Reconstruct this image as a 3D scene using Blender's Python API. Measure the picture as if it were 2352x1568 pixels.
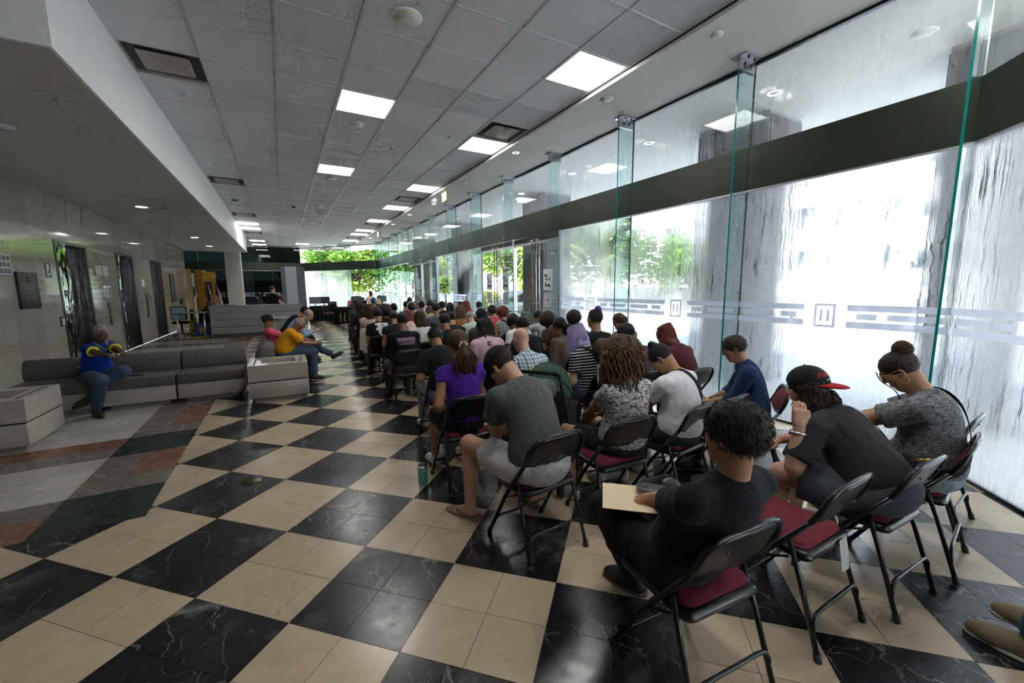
import bpy, bmesh, math, random
import numpy as np
from mathutils import Vector, Matrix
from mathutils.bvhtree import BVHTree
R_ = math.radians
SC = bpy.context.scene
COL = SC.collection
for _o in list(bpy.data.objects): bpy.data.objects.remove(_o)
# ---------------------------------------------------------------- camera
CAMZ = 1.618
yaw, pitch, roll = 0.513760649, -0.132632798, 0.006804811
_f = Vector((math.sin(yaw)*math.cos(pitch), math.cos(yaw)*math.cos(pitch), math.sin(pitch)))
_r = Vector((math.cos(yaw), -math.sin(yaw), 0)); _d = _f.cross(_r)
_r2 = _r*math.cos(roll)+_d*math.sin(roll); _d2 = _d*math.cos(roll)-_r*math.sin(roll)
cam = bpy.data.cameras.new('camera'); camo = bpy.data.objects.new('camera', cam); COL.objects.link(camo)
camo.matrix_world = Matrix(((_r2.x, -_d2.x, -_f.x, 0), (_r2.y, -_d2.y, -_f.y, 0), (_r2.z, -_d2.z, -_f.z, CAMZ), (0, 0, 0, 1)))
cam.sensor_width = 36; cam.lens = 36*926.724/2352; cam.clip_start = .05; cam.clip_end = 300
SC.camera = camo
# ---------------------------------------------------------------- world, sun, exposure
SC.view_settings.view_transform = 'Standard'; SC.view_settings.look = 'None'
SC.view_settings.gamma = 1; SC.view_settings.use_curve_mapping = False
SC.view_settings.exposure = EXPOSURE = 1.35
SC.cycles.max_bounces = 6; SC.cycles.diffuse_bounces = 3; SC.cycles.glossy_bounces = 3
SC.cycles.transmission_bounces = 4; SC.cycles.transparent_max_bounces = 12
SC.cycles.caustics_reflective = False; SC.cycles.caustics_refractive = False
SC.cycles.use_denoising = True; SC.cycles.use_adaptive_sampling = True; SC.cycles.adaptive_threshold = .09; SC.cycles.adaptive_min_samples = 12; SC.cycles.sample_clamp_indirect = 6
wd = bpy.data.worlds.new('sky'); SC.world = wd; wd.use_nodes = True
_nt = wd.node_tree; _bg = _nt.nodes['Background']
_tc = _nt.nodes.new('ShaderNodeTexCoord'); _sx = _nt.nodes.new('ShaderNodeSeparateXYZ')
_cr = _nt.nodes.new('ShaderNodeValToRGB')
_nt.links.new(_tc.outputs['Generated'], _sx.inputs[0]); _nt.links.new(_sx.outputs['Z'], _cr.inputs[0])
_cr.color_ramp.elements[0].position = 0; _cr.color_ramp.elements[0].color = (.93, .97, 1, 1)
_cr.color_ramp.elements[1].position = .8; _cr.color_ramp.elements[1].color = (.55, .74, 1, 1)
_nt.links.new(_cr.outputs[0], _bg.inputs[0]); _bg.inputs[1].default_value = 3.0
sun = bpy.data.lights.new('sun', 'SUN'); sun.energy = 14.0; sun.angle = R_(1); sun.color = (1, .95, .87)
suno = bpy.data.objects.new('sun', sun); COL.objects.link(suno); suno.rotation_euler = (R_(38), 0, R_(-60))
# ---------------------------------------------------------------- node materials
MATS = {}
class NG:
    def __init__(s, name):
        s.m = bpy.data.materials.new(name); s.m.use_nodes = True; s.t = s.m.node_tree
        s.t.nodes.clear(); s.out = s.t.nodes.new('ShaderNodeOutputMaterial')
    def n(s, typ, ins=None, **kw):
        nd = s.t.nodes.new('ShaderNode'+typ)
        for k, v in kw.items(): setattr(nd, k, v)
        for k, v in (ins or {}).items(): s.set(nd.inputs[k], v)
        return nd
    def set(s, sock, v):
        if isinstance(v, bpy.types.NodeSocket): s.t.links.new(v, sock)
        elif isinstance(v, bpy.types.Node): s.t.links.new(v.outputs[0], sock)
        elif isinstance(v, (tuple, list)) and len(v) == 3 and sock.type == 'RGBA': sock.default_value = (*v, 1)
        else: sock.default_value = v
    def math(s, op, a, b=0., c=None, clamp=False):
        nd = s.n('Math', operation=op, use_clamp=clamp); s.set(nd.inputs[0], a); s.set(nd.inputs[1], b)
        if c is not None: s.set(nd.inputs[2], c)
        return nd.outputs[0]
    def mix(s, f, a, b):
        nd = s.n('Mix', data_type='RGBA'); s.set(nd.inputs[0], f); s.set(nd.inputs[6], a); s.set(nd.inputs[7], b)
        return nd.outputs[2]
    def ramp(s, f, stops, mode='LINEAR'):
        nd = s.n('ValToRGB'); s.set(nd.inputs[0], f); cr = nd.color_ramp; cr.interpolation = mode
        while len(cr.elements) < len(stops): cr.elements.new(.5)
        for e, (p, c) in zip(cr.elements, stops):
            e.position = p; e.color = (*c, 1) if isinstance(c, tuple) else (c, c, c, 1)
        return nd.outputs[0]
    def pos(s): return s.n('NewGeometry').outputs['Position']
    def obj(s): return s.n('TexCoord').outputs['Object']
    def noise(s, v, scale, detail=3, rough=.5, dist=0, out=0):
        nd = s.n('TexNoise', {'Scale': scale, 'Detail': detail, 'Roughness': rough, 'Distortion': dist}); s.set(nd.inputs['Vector'], v)
        return nd.outputs[out]
    def mapv(s, v, scale=(1, 1, 1), loc=(0, 0, 0), rot=(0, 0, 0)):
        nd = s.n('Mapping'); s.set(nd.inputs['Vector'], v); nd.inputs['Scale'].default_value = scale
        nd.inputs['Location'].default_value = loc; nd.inputs['Rotation'].default_value = rot
        return nd.outputs[0]
    def bump(s, h, st=.2, dist=.01):
        nd = s.n('Bump'); s.set(nd.inputs['Height'], h); nd.inputs['Strength'].default_value = st; nd.inputs['Distance'].default_value = dist
        return nd.outputs[0]
    def bsdf(s, col, rough=.5, metal=0., spec=.5, normal=None, **kw):
        nd = s.n('BsdfPrincipled'); s.set(nd.inputs['Base Color'], col); s.set(nd.inputs['Roughness'], rough)
        s.set(nd.inputs['Metallic'], metal); s.set(nd.inputs['Specular IOR Level'], spec)
        if normal is not None: s.set(nd.inputs['Normal'], normal)
        for k, v in kw.items(): s.set(nd.inputs[k.replace('_', ' ')], v)
        return nd.outputs[0]
    def done(s, sh):
        s.t.links.new(sh, s.out.inputs[0]); MATS[s.m.name] = s.m; return s.m
def srgb(r, g, b):
    f = lambda c: (c/255/12.92 if c/255 <= .04045 else ((c/255+.055)/1.055)**2.4)
    return (f(r), f(g), f(b))
def plain(name, col, rough=.5, metal=0., spec=.5, var=.08, scale=30, bump=0., bscale=200, **kw):
    """colour with slight procedural mottling and fine relief"""
    if name in MATS: return MATS[name]
    g = NG(name); v = g.obj()
    nz = g.noise(v, scale, 3)
    c = g.mix(nz, tuple(x*(1-var) for x in col), tuple(min(1, x*(1+var)) for x in col))
    nrm = g.bump(g.noise(v, bscale, 2), bump, .002) if bump else None
    return g.done(g.bsdf(c, rough, metal, spec, nrm, **kw))
def emit(name, col, st):
    if name in MATS: return MATS[name]
    g = NG(name); e = g.n('Emission', {'Color': col, 'Strength': st})
    return g.done(e.outputs[0])
# ---------------------------------------------------------------- mesh helpers
class MB:
    def __init__(s): s.v = []; s.f = []; s.mi = []; s.sm = []
    def add(s, vs, fs, mi=0, smooth=False):
        o = len(s.v); s.v += [tuple(p) for p in vs]
        for f in fs: s.f.append(tuple(i+o for i in f)); s.mi.append(mi); s.sm.append(smooth)
        return s
    def box(s, a, b, mi=0, M=None, bottom=True):
        x0, y0, z0 = a; x1, y1, z1 = b
        vs = [(x0,y0,z0),(x1,y0,z0),(x1,y1,z0),(x0,y1,z0),(x0,y0,z1),(x1,y0,z1),(x1,y1,z1),(x0,y1,z1)]
        if M is not None: vs = [M @ Vector(p) for p in vs]
        fs = [(4,5,6,7),(0,1,5,4),(1,2,6,5),(2,3,7,6),(3,0,4,7)]
        if bottom: fs.append((3,2,1,0))
        return s.add(vs, fs, mi)
    def rbox(s, a, b, r, n=4, mi=0, M=None, smooth=True):
        """box with rounded vertical edges and softened top/bottom"""
        x0,y0,z0 = a; x1,y1,z1 = b; r = min(r, (x1-x0)/2, (y1-y0)/2); e = min(r*.45, (z1-z0)/2)
        def ring(inset, z):
            out = []
            for cx, cy, st in ((x1-r,y1-r,0),(x0+r,y1-r,90),(x0+r,y0+r,180),(x1-r,y0+r,270)):
                for k in range(n+1):
                    t = R_(st+90*k/n); out.append((cx+(r-inset)*math.cos(t), cy+(r-inset)*math.sin(t), z))
            return out
        rings = [ring(e, z0), ring(e*.3, z0+e*.3), ring(0, z0+e), ring(0, z1-e), ring(e*.3, z1-e*.3), ring(e, z1)]
        m = len(rings[0]); vs = [p for q in rings for p in q]; fs = []
        for i in range(len(rings)-1):
            for k in range(m): fs.append((i*m+k, i*m+(k+1)%m, (i+1)*m+(k+1)%m, (i+1)*m+k))
        fs.append(tuple(range(m-1,-1,-1))); fs.append(tuple((len(rings)-1)*m+k for k in range(m)))
        if M is not None: vs = [M @ Vector(p) for p in vs]
        return s.add(vs, fs, mi, smooth)
    def tube(s, path, r, n=8, mi=0, cap=True, closed=False):
        P = [Vector(p) for p in path]; rs = r if isinstance(r, (list, tuple)) else [r]*len(P)
        vs = []; fs = []; up = None; m = len(P)
        for i, p in enumerate(P):
            if closed: t = (P[(i+1) % m]-P[i-1]).normalized()
            else: t = (P[min(i+1, m-1)]-P[max(i-1, 0)]).normalized()
            if up is None:
                up = t.cross(Vector((0,0,1)))
                if up.length < .05: up = t.cross(Vector((1,0,0)))
            up = (up - t*up.dot(t)).normalized(); sd = t.cross(up)
            for k in range(n):
                a = 2*math.pi*k/n; vs.append(p+up*math.cos(a)*rs[i]+sd*math.sin(a)*rs[i])
        for i in range(m-1 if not closed else m):
            j = (i+1) % m
            for k in range(n): fs.append((i*n+k, i*n+(k+1)%n, j*n+(k+1)%n, j*n+k))
        if cap and not closed:
            fs.append(tuple(range(n-1,-1,-1))); fs.append(tuple((m-1)*n+k for k in range(n)))
        return s.add(vs, fs, mi, True)
    def lathe(s, prof, n=20, mi=0, c=(0,0,0), M=None):
        vs = []; fs = []
        for (r, z) in prof:
            for k in range(n):
                a = 2*math.pi*k/n; vs.append((c[0]+r*math.cos(a), c[1]+r*math.sin(a), c[2]+z))
        for i in range(len(prof)-1):
            for k in range(n): fs.append((i*n+k, i*n+(k+1)%n, (i+1)*n+(k+1)%n, (i+1)*n+k))
        fs.append(tuple(range(n-1,-1,-1))); fs.append(tuple((len(prof)-1)*n+k for k in range(n)))
        if M is not None: vs = [M @ Vector(p) for p in vs]
        return s.add(vs, fs, mi, True)
    def prism(s, poly, z0, z1, mi=0, M=None, bottom=True):
        n = len(poly); vs = [(x,y,z0) for x,y in poly]+[(x,y,z1) for x,y in poly]
        fs = [tuple(range(n,2*n))]+[(k,(k+1)%n,(k+1)%n+n,k+n) for k in range(n)]
        if bottom: fs.append(tuple(range(n-1,-1,-1)))
        if M is not None: vs = [M @ Vector(p) for p in vs]
        return s.add(vs, fs, mi)
    def quad(s, a, b, c, d, mi=0): return s.add([a,b,c,d], [(0,1,2,3)], mi)
    def sphere(s, c, r, n=12, mi=0, M=None):
        r = r if isinstance(r, (tuple, list)) else (r,r,r); vs = [(c[0],c[1],c[2]-r[2])]; fs = []; m = n//2
        for i in range(1, m):
            t = math.pi*i/m
            for k in range(n):
                a = 2*math.pi*k/n; vs.append((c[0]+r[0]*math.sin(t)*math.cos(a), c[1]+r[1]*math.sin(t)*math.sin(a), c[2]-r[2]*math.cos(t)))
        vs.append((c[0],c[1],c[2]+r[2])); L = len(vs)-1
        for k in range(n):
            fs.append((0, 1+(k+1)%n, 1+k)); fs.append((L, 1+(m-2)*n+k, 1+(m-2)*n+(k+1)%n))
            for i in range(m-2): fs.append((1+i*n+k, 1+i*n+(k+1)%n, 1+(i+1)*n+(k+1)%n, 1+(i+1)*n+k))
        if M is not None: vs = [M @ Vector(p) for p in vs]
        return s.add(vs, fs, mi, True)
    def mesh(s, name, mats):
        me = bpy.data.meshes.new(name); me.from_pydata(s.v, [], s.f)
        for m in (mats if isinstance(mats, (list, tuple)) else [mats]): me.materials.append(m)
        me.polygons.foreach_set('material_index', s.mi); me.polygons.foreach_set('use_smooth', s.sm); me.update()
        return me
    def build(s, name, mats, parent=None, loc=None, rz=0):
        return link(name, s.mesh(name, mats), parent, loc, rz)
def link(name, data, parent=None, loc=None, rz=0):
    o = bpy.data.objects.new(name, data); COL.objects.link(o); o.parent = parent
    if loc is not None: o.location = loc
    if rz: o.rotation_euler = (0,0,rz)
    return o
def tag(o, label=None, cat=None, group=None, kind=None):
    if label: o['label'] = label
    if cat: o['category'] = cat
    if group: o['group'] = group
    if kind: o['kind'] = kind
    return o
def thing(name, label, cat, loc=(0,0,0), rz=0, group=None):
    return tag(link(name, None, None, loc, rz), label, cat, group)
def struct(name, mb, mats, label=None, loc=None):
    return tag(mb.build(name, mats, None, loc), label, kind='structure')
def copy_tree(o, parent=None):
    c = o.copy(); COL.objects.link(c); c.parent = parent
    for ch in list(o.children): copy_tree(ch, c)
    return c
def text_mesh(s, size, mat, name, extrude=0., align='CENTER', spacing=1.):
    cu = bpy.data.curves.new(name, 'FONT'); cu.body = s; cu.size = size; cu.align_x = align; cu.align_y = 'CENTER'; cu.extrude = extrude
    cu.space_character = spacing
    tmp = bpy.data.objects.new(name+'_tmp', cu); COL.objects.link(tmp)
    dg = bpy.context.evaluated_depsgraph_get(); me = bpy.data.meshes.new_from_object(tmp.evaluated_get(dg))
    bpy.data.objects.remove(tmp); bpy.data.curves.remove(cu); me.materials.clear(); me.materials.append(mat); me.name = name
    return me
def clip_poly(poly, a, b, c):
    """keep a*x+b*y<=c"""
    out = []
    for i, p in enumerate(poly):
        q = poly[(i+1) % len(poly)]; dp = a*p[0]+b*p[1]-c; dq = a*q[0]+b*q[1]-c
        if dp <= 0: out.append(p)
        if (dp < 0 < dq) or (dq < 0 < dp):
            t = dp/(dp-dq); out.append((p[0]+t*(q[0]-p[0]), p[1]+t*(q[1]-p[1])))
    return out
def project(p):
    v = Vector(p)-Vector((0,0,CAMZ)); z = v.dot(_f)
    return (1176+926.724*v.dot(_r2)/z, 784+926.724*v.dot(_d2)/z, z)
rng = random.Random(7)
# ================================================================ ROOM SHELL
ZC, ZP, XG, XW = 4.322, 4.26, 5.12, -3.75
TCL, CX0, CY0 = .762, -1.398, 5.510
YN = 1.19                                   # near corner of the glass wall
YF = 25.3                                   # far corner of the long glass wall
FAR = 30.3                                  # end wall
BACK = -2.73
# ---- materials
def marble_black():
    g = NG('black_marble'); rnd = g.n('ObjectInfo').outputs['Random']; p = g.pos()
    off = g.n('CombineXYZ', {0: g.math('MULTIPLY', rnd, 37.), 1: g.math('MULTIPLY', rnd, 91.), 2: g.math('MULTIPLY', rnd, 13.)})
    v = g.n('VectorMath', {0: p, 1: off}, operation='ADD').outputs[0]
    w = g.n('VectorMath', {0: g.noise(v, 1.6, 5, .62, .3, out=1), 1: (.42, .42, .0)}, operation='MULTIPLY').outputs[0]
    vv = g.n('VectorMath', {0: v, 1: w}, operation='ADD').outputs[0]
    vo = g.n('TexVoronoi', {'Vector': g.mapv(vv, (3.4, 1., 1), rot=(0, 0, .6)), 'Scale': 1.5}, feature='DISTANCE_TO_EDGE').outputs[0]
    vein = g.ramp(vo, [(0, 1.), (.008, .4), (.02, 0.)])
    vo2 = g.n('TexVoronoi', {'Vector': g.mapv(vv, (1, 2.8, 1), rot=(0, 0, -.35)), 'Scale': 3.2}, feature='DISTANCE_TO_EDGE').outputs[0]
    vein2 = g.ramp(vo2, [(0, .45), (.008, .12), (.016, 0.)])
    msk = g.ramp(g.noise(v, 1.9, 2), [(.46, .0), (.60, 1.)])
    scuff = g.ramp(g.noise(p, 2.3, 6, .72), [(.52, 0.), (.74, .42)])
    vf = g.math('ADD', g.math('MULTIPLY', g.math('ADD', vein, vein2), msk), scuff, clamp=True)
    c = g.mix(vf, (.0085, .0085, .0095), (.19, .185, .18))
    ro = g.math('ADD', g.math('MULTIPLY', g.noise(p, 9, 4, .6), .22), .13)
    g.done(g.bsdf(c, ro, 0, .5))
def marble(name, ca, cb, cv, veinw=.02, sc=2., rough=.16, stretch=(1, 1, 1), rot=0):
    g = NG(name); rnd = g.n('ObjectInfo').outputs['Random']; p = g.pos()
    off = g.n('CombineXYZ', {0: g.math('MULTIPLY', rnd, 53.), 1: g.math('MULTIPLY', rnd, 17.), 2: 0.})
    v = g.mapv(g.n('VectorMath', {0: p, 1: off}, operation='ADD').outputs[0], stretch, rot=(0, 0, rot))
    w = g.noise(v, sc, 4, .6, .4, out=1)
    vv = g.n('VectorMath', {0: v, 1: w}, operation='ADD').outputs[0]
    vo = g.n('TexVoronoi', {'Vector': vv, 'Scale': sc*1.6}, feature='DISTANCE_TO_EDGE').outputs[0]
    vein = g.math('MULTIPLY', g.ramp(vo, [(0, 1.), (veinw, 0.)]), g.ramp(g.noise(v, sc*.8, 2), [(.45, 0.), (.65, .7)]))
    base = g.mix(g.noise(v, sc*3, 6, .65), ca, cb)
    dirt = g.ramp(g.noise(p, 5, 5, .7), [(.5, 0.), (.8, .22)])
    c = g.mix(dirt, g.mix(vein, base, cv), tuple(x*.45 for x in ca))
    tint = g.n('HueSaturation', {'Color': c, 'Value': g.math('ADD', g.math('MULTIPLY', rnd, .16), .92)}).outputs[0]
    ro = g.math('ADD', g.math('MULTIPLY', g.noise(p, 8, 4, .6), .2), rough)
    return g.done(g.bsdf(tint, ro, 0, .5))
marble_black()
marble('cream_marble', (.42, .325, .225), (.56, .45, .325), (.26, .17, .11), .012, 1.6, .12)
marble('white_marble', (.42, .40, .38), (.56, .54, .52), (.27, .26, .26), .03, 1.3, .14, (1, 3, 1), .5)
marble('green_marble', (.012, .022, .016), (.022, .034, .026), (.12, .14, .12), .006, 2.2, .16)
marble('brown_marble', (.13, .105, .09), (.22, .185, .16), (.42, .37, .3), .03, 3.2, .16, (1, 2.2, 1), .7)
marble('red_marble', (.15, .065, .04), (.26, .12, .075), (.55, .43, .3), .03, 3., .16, (2, 1, 1), .5)
def wall_marble():
    g = NG('travertine_wall'); rnd = g.n('ObjectInfo').outputs['Random']; p = g.pos()
    off = g.n('CombineXYZ', {0: g.math('MULTIPLY', rnd, 31.), 1: g.math('MULTIPLY', rnd, 77.), 2: g.math('MULTIPLY', rnd, 19.)})
    v = g.n('VectorMath', {0: p, 1: off}, operation='ADD').outputs[0]
    st = g.mapv(v, (1, 2.6, .9))
    base = g.mix(g.noise(st, 5, 6, .7, .5), (.27, .245, .215), (.46, .425, .38))
    speck = g.ramp(g.noise(g.mapv(v, (1, 2, 1)), 42, 3, .7), [(.35, .55), (.5, 1.)])
    c = g.n('Mix', data_type='RGBA', blend_type='MULTIPLY'); g.set(c.inputs[0], 1.); g.set(c.inputs[6], base); g.set(c.inputs[7], speck)
    t = g.n('HueSaturation', {'Color': c.outputs[2], 'Value': g.math('ADD', g.math('MULTIPLY', rnd, .22), .88)}).outputs[0]
    pol = g.ramp(g.n('SeparateXYZ', {0: p}).outputs[2], [(0, .1), (1, .1)])
    g.done(g.bsdf(t, g.math('ADD', g.math('MULTIPLY', g.noise(v, 30, 3), .06), .04), 0, .7))
wall_marble()
def ceil_mat(name, a, b, sc, th):
    g = NG(name); p = g.pos(); n1 = g.noise(p, sc, 3, .6)
    c = g.mix(g.ramp(n1, [(th, 0.), (th+.06, 1.)]), a, b); c2 = g.mix(g.ramp(g.noise(p, .9, 3), [(.4, 0.), (.75, .22)]), c, tuple(x*.6 for x in b))
    rnd = g.n('ObjectInfo').outputs['Random']
    t = g.n('HueSaturation', {'Color': c2, 'Value': g.math('ADD', g.math('MULTIPLY', rnd, .08), .95)}).outputs[0]
    g.done(g.bsdf(t, .9, 0, .2, g.bump(n1, .3, .003)))
ceil_mat('ceiling_panel', (.78, .78, .80), (.84, .84, .86), 260, .4)
ceil_mat('fissured_panel', (.42, .42, .43), (.84, .84, .86), 120, .42)
plain('white_paint', (.84, .84, .85), .6, var=.04, scale=3)
plain('grid_white', (.66, .66, .67), .4, var=.05)
plain('grid_dark', (.05, .05, .05), .6)
plain('perimeter_plaster', (.80, .785, .72), .7, var=.12, scale=1.6)
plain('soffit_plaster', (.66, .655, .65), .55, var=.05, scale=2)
plain('green_metal', (.022, .029, .018), .33, .3, .5, var=.1, scale=2)
plain('dark_frame', (.02, .022, .024), .35, .6)
plain('alu', (.55, .56, .58), .3, .9, var=.05)
plain('steel', (.5, .5, .52), .28, 1., var=.08, scale=12)
plain('bronze', (.16, .12, .08), .28, 1., var=.1)
plain('black_metal', (.012, .012, .013), .3, .2, .5)
plain('rubber', (.01, .01, .01), .7)
plain('grout', (.05, .045, .04), .8)
plain('concrete', (.36, .35, .34), .8, var=.15, scale=6)
plain('fin_edge', (.0, .22, .19), .15, 0, .6)
def glass(name, tint, gl=1.0):
    g = NG(name); tr = g.n('BsdfTransparent', {'Color': tint}); go = g.n('BsdfGlossy', {'Color': (gl, gl, gl), 'Roughness': .02})
    bf = g.n('NewGeometry').outputs['Backfacing']; fr = g.n('Fresnel', {'IOR': g.math('SUBTRACT', 1.45, g.math('MULTIPLY', bf, .76))}); mx = g.n('MixShader'); g.set(mx.inputs[0], fr); g.set(mx.inputs[1], tr); g.set(mx.inputs[2], go)
    return g.done(mx.outputs[0])
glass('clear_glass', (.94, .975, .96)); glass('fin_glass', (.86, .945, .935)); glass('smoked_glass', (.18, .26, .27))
def fog_glass(name, dens, blobs, tint=(.9, .93, .95), drips=True, ax=1):
    """glass covered with condensation: haze broken by running drips. Shapes belong to the water film."""
    g = NG(name); p = g.pos(); sp = g.n('SeparateXYZ', {0: p}); z = sp.outputs[2]
    q = g.n('CombineXYZ', {0: g.math('ADD', sp.outputs[1], g.math('MULTIPLY', sp.outputs[0], .7)), 1: z, 2: 0.}).outputs[0]
    wob = g.math('MULTIPLY', g.math('SUBTRACT', g.noise(q, 9, 2), .5), .05)
    qd = g.n('CombineXYZ', {0: g.math('MULTIPLY', g.math('ADD', g.n('SeparateXYZ', {0: q}).outputs[0], wob), 26.), 1: g.math('MULTIPLY', z, .9), 2: 0.}).outputs[0]
    dr = g.ramp(g.math('ABSOLUTE', g.math('SUBTRACT', g.noise(qd, .9, 1, .4), .5)), [(0, 1.), (.013, .9), (.03, 0.)])
    fine = g.ramp(g.noise(g.mapv(q, (70, 9, 1)), 1., 3, .6), [(.35, .75), (.65, 1.)])
    big = g.ramp(g.noise(q, .55, 2, .5), blobs)
    low = g.ramp(g.math('DIVIDE', z, 4.3), [(0, 1.), (.62, .95), (.75, .6), (1, .5)])
    fac = g.math('MULTIPLY', g.math('MULTIPLY', big, fine), dens)
    if drips:
        dm = g.ramp(g.noise(q, 1.1, 2), [(.38, .25), (.58, 1.)])
        fac = g.math('MULTIPLY', fac, g.math('SUBTRACT', 1., g.math('MULTIPLY', dr, dm)))
    fac = g.math('MULTIPLY', fac, low)
    tr = g.n('BsdfTransparent', {'Color': tint}); go = g.n('BsdfGlossy', {'Roughness': .03})
    bf = g.n('NewGeometry').outputs['Backfacing']; fr = g.n('Fresnel', {'IOR': g.math('SUBTRACT', 1.4, g.math('MULTIPLY', bf, .686))}); m1 = g.n('MixShader'); g.set(m1.inputs[0], fr); g.set(m1.inputs[1], tr); g.set(m1.inputs[2], go)
    tl = g.n('BsdfTranslucent', {'Color': (.86, .89, .92)}); rf = g.n('BsdfRefraction', {'Color': (.95, .97, 1), 'Roughness': .32, 'IOR': 1.14})
    m2 = g.n('MixShader', {0: .36}); g.set(m2.inputs[1], rf); g.set(m2.inputs[2], tl)
    m3 = g.n('MixShader'); g.set(m3.inputs[0], fac); g.set(m3.inputs[1], m1); g.set(m3.inputs[2], m2)
    return g.done(m3.outputs[0])
fog_glass('fog_heavy', .60, [(.2, .8), (.5, 1.)])
fog_glass('fog_mid', .6, [(.38, .0), (.52, 1.)])
fog_glass('fog_light', .5, [(.5, .0), (.62, 1.)], drips=False)
fog_glass('fog_upper', .42, [(.2, .5), (.6, 1.)])
def frost():
    g = NG('frosted_film'); tr = g.n('BsdfTransparent', {'Color': (.9, .93, 1)}); tl = g.n('BsdfTranslucent', {'Color': (.93, .94, 1)})
    df = g.n('BsdfDiffuse', {'Color': (.8, .82, .88)}); a = g.n('MixShader', {0: .2}); g.set(a.inputs[1], tl); g.set(a.inputs[2], df)
    m = g.n('MixShader', {0: .78}); g.set(m.inputs[1], tr); g.set(m.inputs[2], a); g.done(m.outputs[0])
frost()
emit('panel_light', (1, .985, .95), 9.); emit('warm_light', (1, .9, .72), 5.); emit('down_light', (.92, .96, 1), 7.)
plain('lamp_off', (.75, .73, .55), .4); plain('lamp_white', (.72, .74, .8), .4); plain('vent_beige', (.42, .37, .31), .5); plain('vent_dark', (.02, .018, .015), .7)
# ---- floor ------------------------------------------------------
fl = MB()
outline = [(XW, BACK), (1.2, BACK), (XG, YN), (XG, YF), (1.2, FAR), (-6.2, FAR), (-6.2, 23.5), (XW, 23.5)]
fl.prism(outline, -.25, -.004)
floor = struct('floor', fl, MATS['grout'], 'black and cream checkered marble floor with a coloured marble border')
S2 = math.sqrt(.5); FX, FY, FB = -1.3797, 3.3809, .6096; HT = FB/2; JG = .0013
def tile_poly_diag(a, b):
    pts = []
    for (i, j) in ((a, b), (a+.5, b), (a+.5, b+.5), (a, b+.5)):
        pts.append((FX+FB*S2*(i+j), FY+FB*S2*(j-i)))
    return pts
def shrink(poly, g=JG):
    cx = sum(p[0] for p in poly)/len(poly); cy = sum(p[1] for p in poly)/len(poly); out = []
    for x, y in poly:
        d = math.hypot(x-cx, y-cy) or 1; k = max(0, 1-g*1.5/d); out.append((cx+(x-cx)*k, cy+(y-cy)*k))
    return out
tiles = []
BX, BY = -.975, 3.68
for a2 in range(-70, 80):
    for b2 in range(-30, 110):
        a, b = a2/2, b2/2; pl = tile_poly_diag(a, b); cx = sum(p[0] for p in pl)/4; cy = sum(p[1] for p in pl)/4
        if not (XW-.3 < cx < XG+.3 and BACK-.3 < cy < FAR+.3): continue
        mk = 'cream_marble' if (math.floor(a)+math.floor(b)) % 2 == 0 else 'black_marble'
        for (A, B, C) in ((-1, 0, 3.75), (1, 0, XG), (0, -1, -BACK), (0, 1, FAR), (1, -1, XG-YN), (1, (XG-1.2)/(FAR-YF), XG+YF*(XG-1.2)/(FAR-YF))):
            pl = clip_poly(pl, A, B, C)
            if len(pl) < 3: break
        if len(pl) < 3: continue
        for part in (clip_poly(pl, 0, 1, BY), clip_poly(clip_poly(pl, 0, -1, -BY), -1, 0, -BX)):
            if len(part) >= 3: tiles.append((shrink(part), mk))
# border field west of the checker: 1-ft stones
nx = 0
x = BX
for ix in range(10):
    x1 = x-.3048*ix; x0 = max(XW, x1-.3048)
    if x1-x0 < .05: break
    for iy in range(66):
        y0 = BY+.3048*iy; y1 = y0+.3048
        if ix < 2:
            mk = 'green_marble' if iy in (0, 1, 5, 6) else ('brown_marble' if ix == 1 else ('red_marble' if (iy*7+ix*3) % 5 in (0, 1, 3) else 'brown_marble'))
        else:
            mk = 'red_marble' if iy in (6,) else ('brown_marble' if iy in (5, 1) else ('red_marble' if iy == 0 else 'white_marble'))
            if iy > 9 and (iy % 6 in (0, 1)): mk = 'brown_marble'
        if ix < 2 and iy in (0, 1): continue
        if ix < 2 and iy in (5, 6): continue
        tiles.append((shrink([(x0, y0), (x1, y0), (x1, y1), (x0, y1)]), mk))
for y0 in (BY, BY+.3048*5):
    tiles.append((shrink([(BX-.6096, y0), (BX, y0), (BX, y0+.6096), (BX-.6096, y0+.6096)]), 'green_marble'))
def shown(pl):
    pts = [project((x, y, 0)) for x, y in pl]
    if min(p[2] for p in pts) < .2: return 0
    xs = [min(max(p[0], 0), 2352) for p in pts]; ys = [min(max(p[1], 0), 1568) for p in pts]
    A = 0
    for i in range(len(xs)): j = (i+1) % len(xs); A += xs[i]*ys[j]-xs[j]*ys[i]
    return abs(A)
order = sorted(range(len(tiles)), key=lambda i: -shown(tiles[i][0])); near = set(order[:300])
rest = {}
cache = {}
for i, (pl, mk) in enumerate(tiles):
    if i in near:
        cx = sum(p[0] for p in pl)/len(pl); cy = sum(p[1] for p in pl)/len(pl)
        key = (mk, tuple((round(px-cx, 3), round(py-cy, 3)) for px, py in pl))
        if key not in cache: cache[key] = MB().prism([(px-cx, py-cy) for px, py in pl], -.004, 0, bottom=False).mesh('tile', MATS[mk])
        link('tile', cache[key], floor, (cx, cy, (i*7919 % 7)*.00006))
    else: rest.setdefault(mk, MB()).prism(pl, -.004, 0, bottom=False)
mts = list(rest); RB = MB()
for k, mk in enumerate(mts):
    for f in range(1): RB.add(rest[mk].v, rest[mk].f, k)
tag(RB.build('distant_tile', [MATS[m] for m in mts], floor), kind='stuff')
pb = MB().lathe([(.001, 0), (.085, 0), (.085, .003), (.001, .003)], 28)
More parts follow.
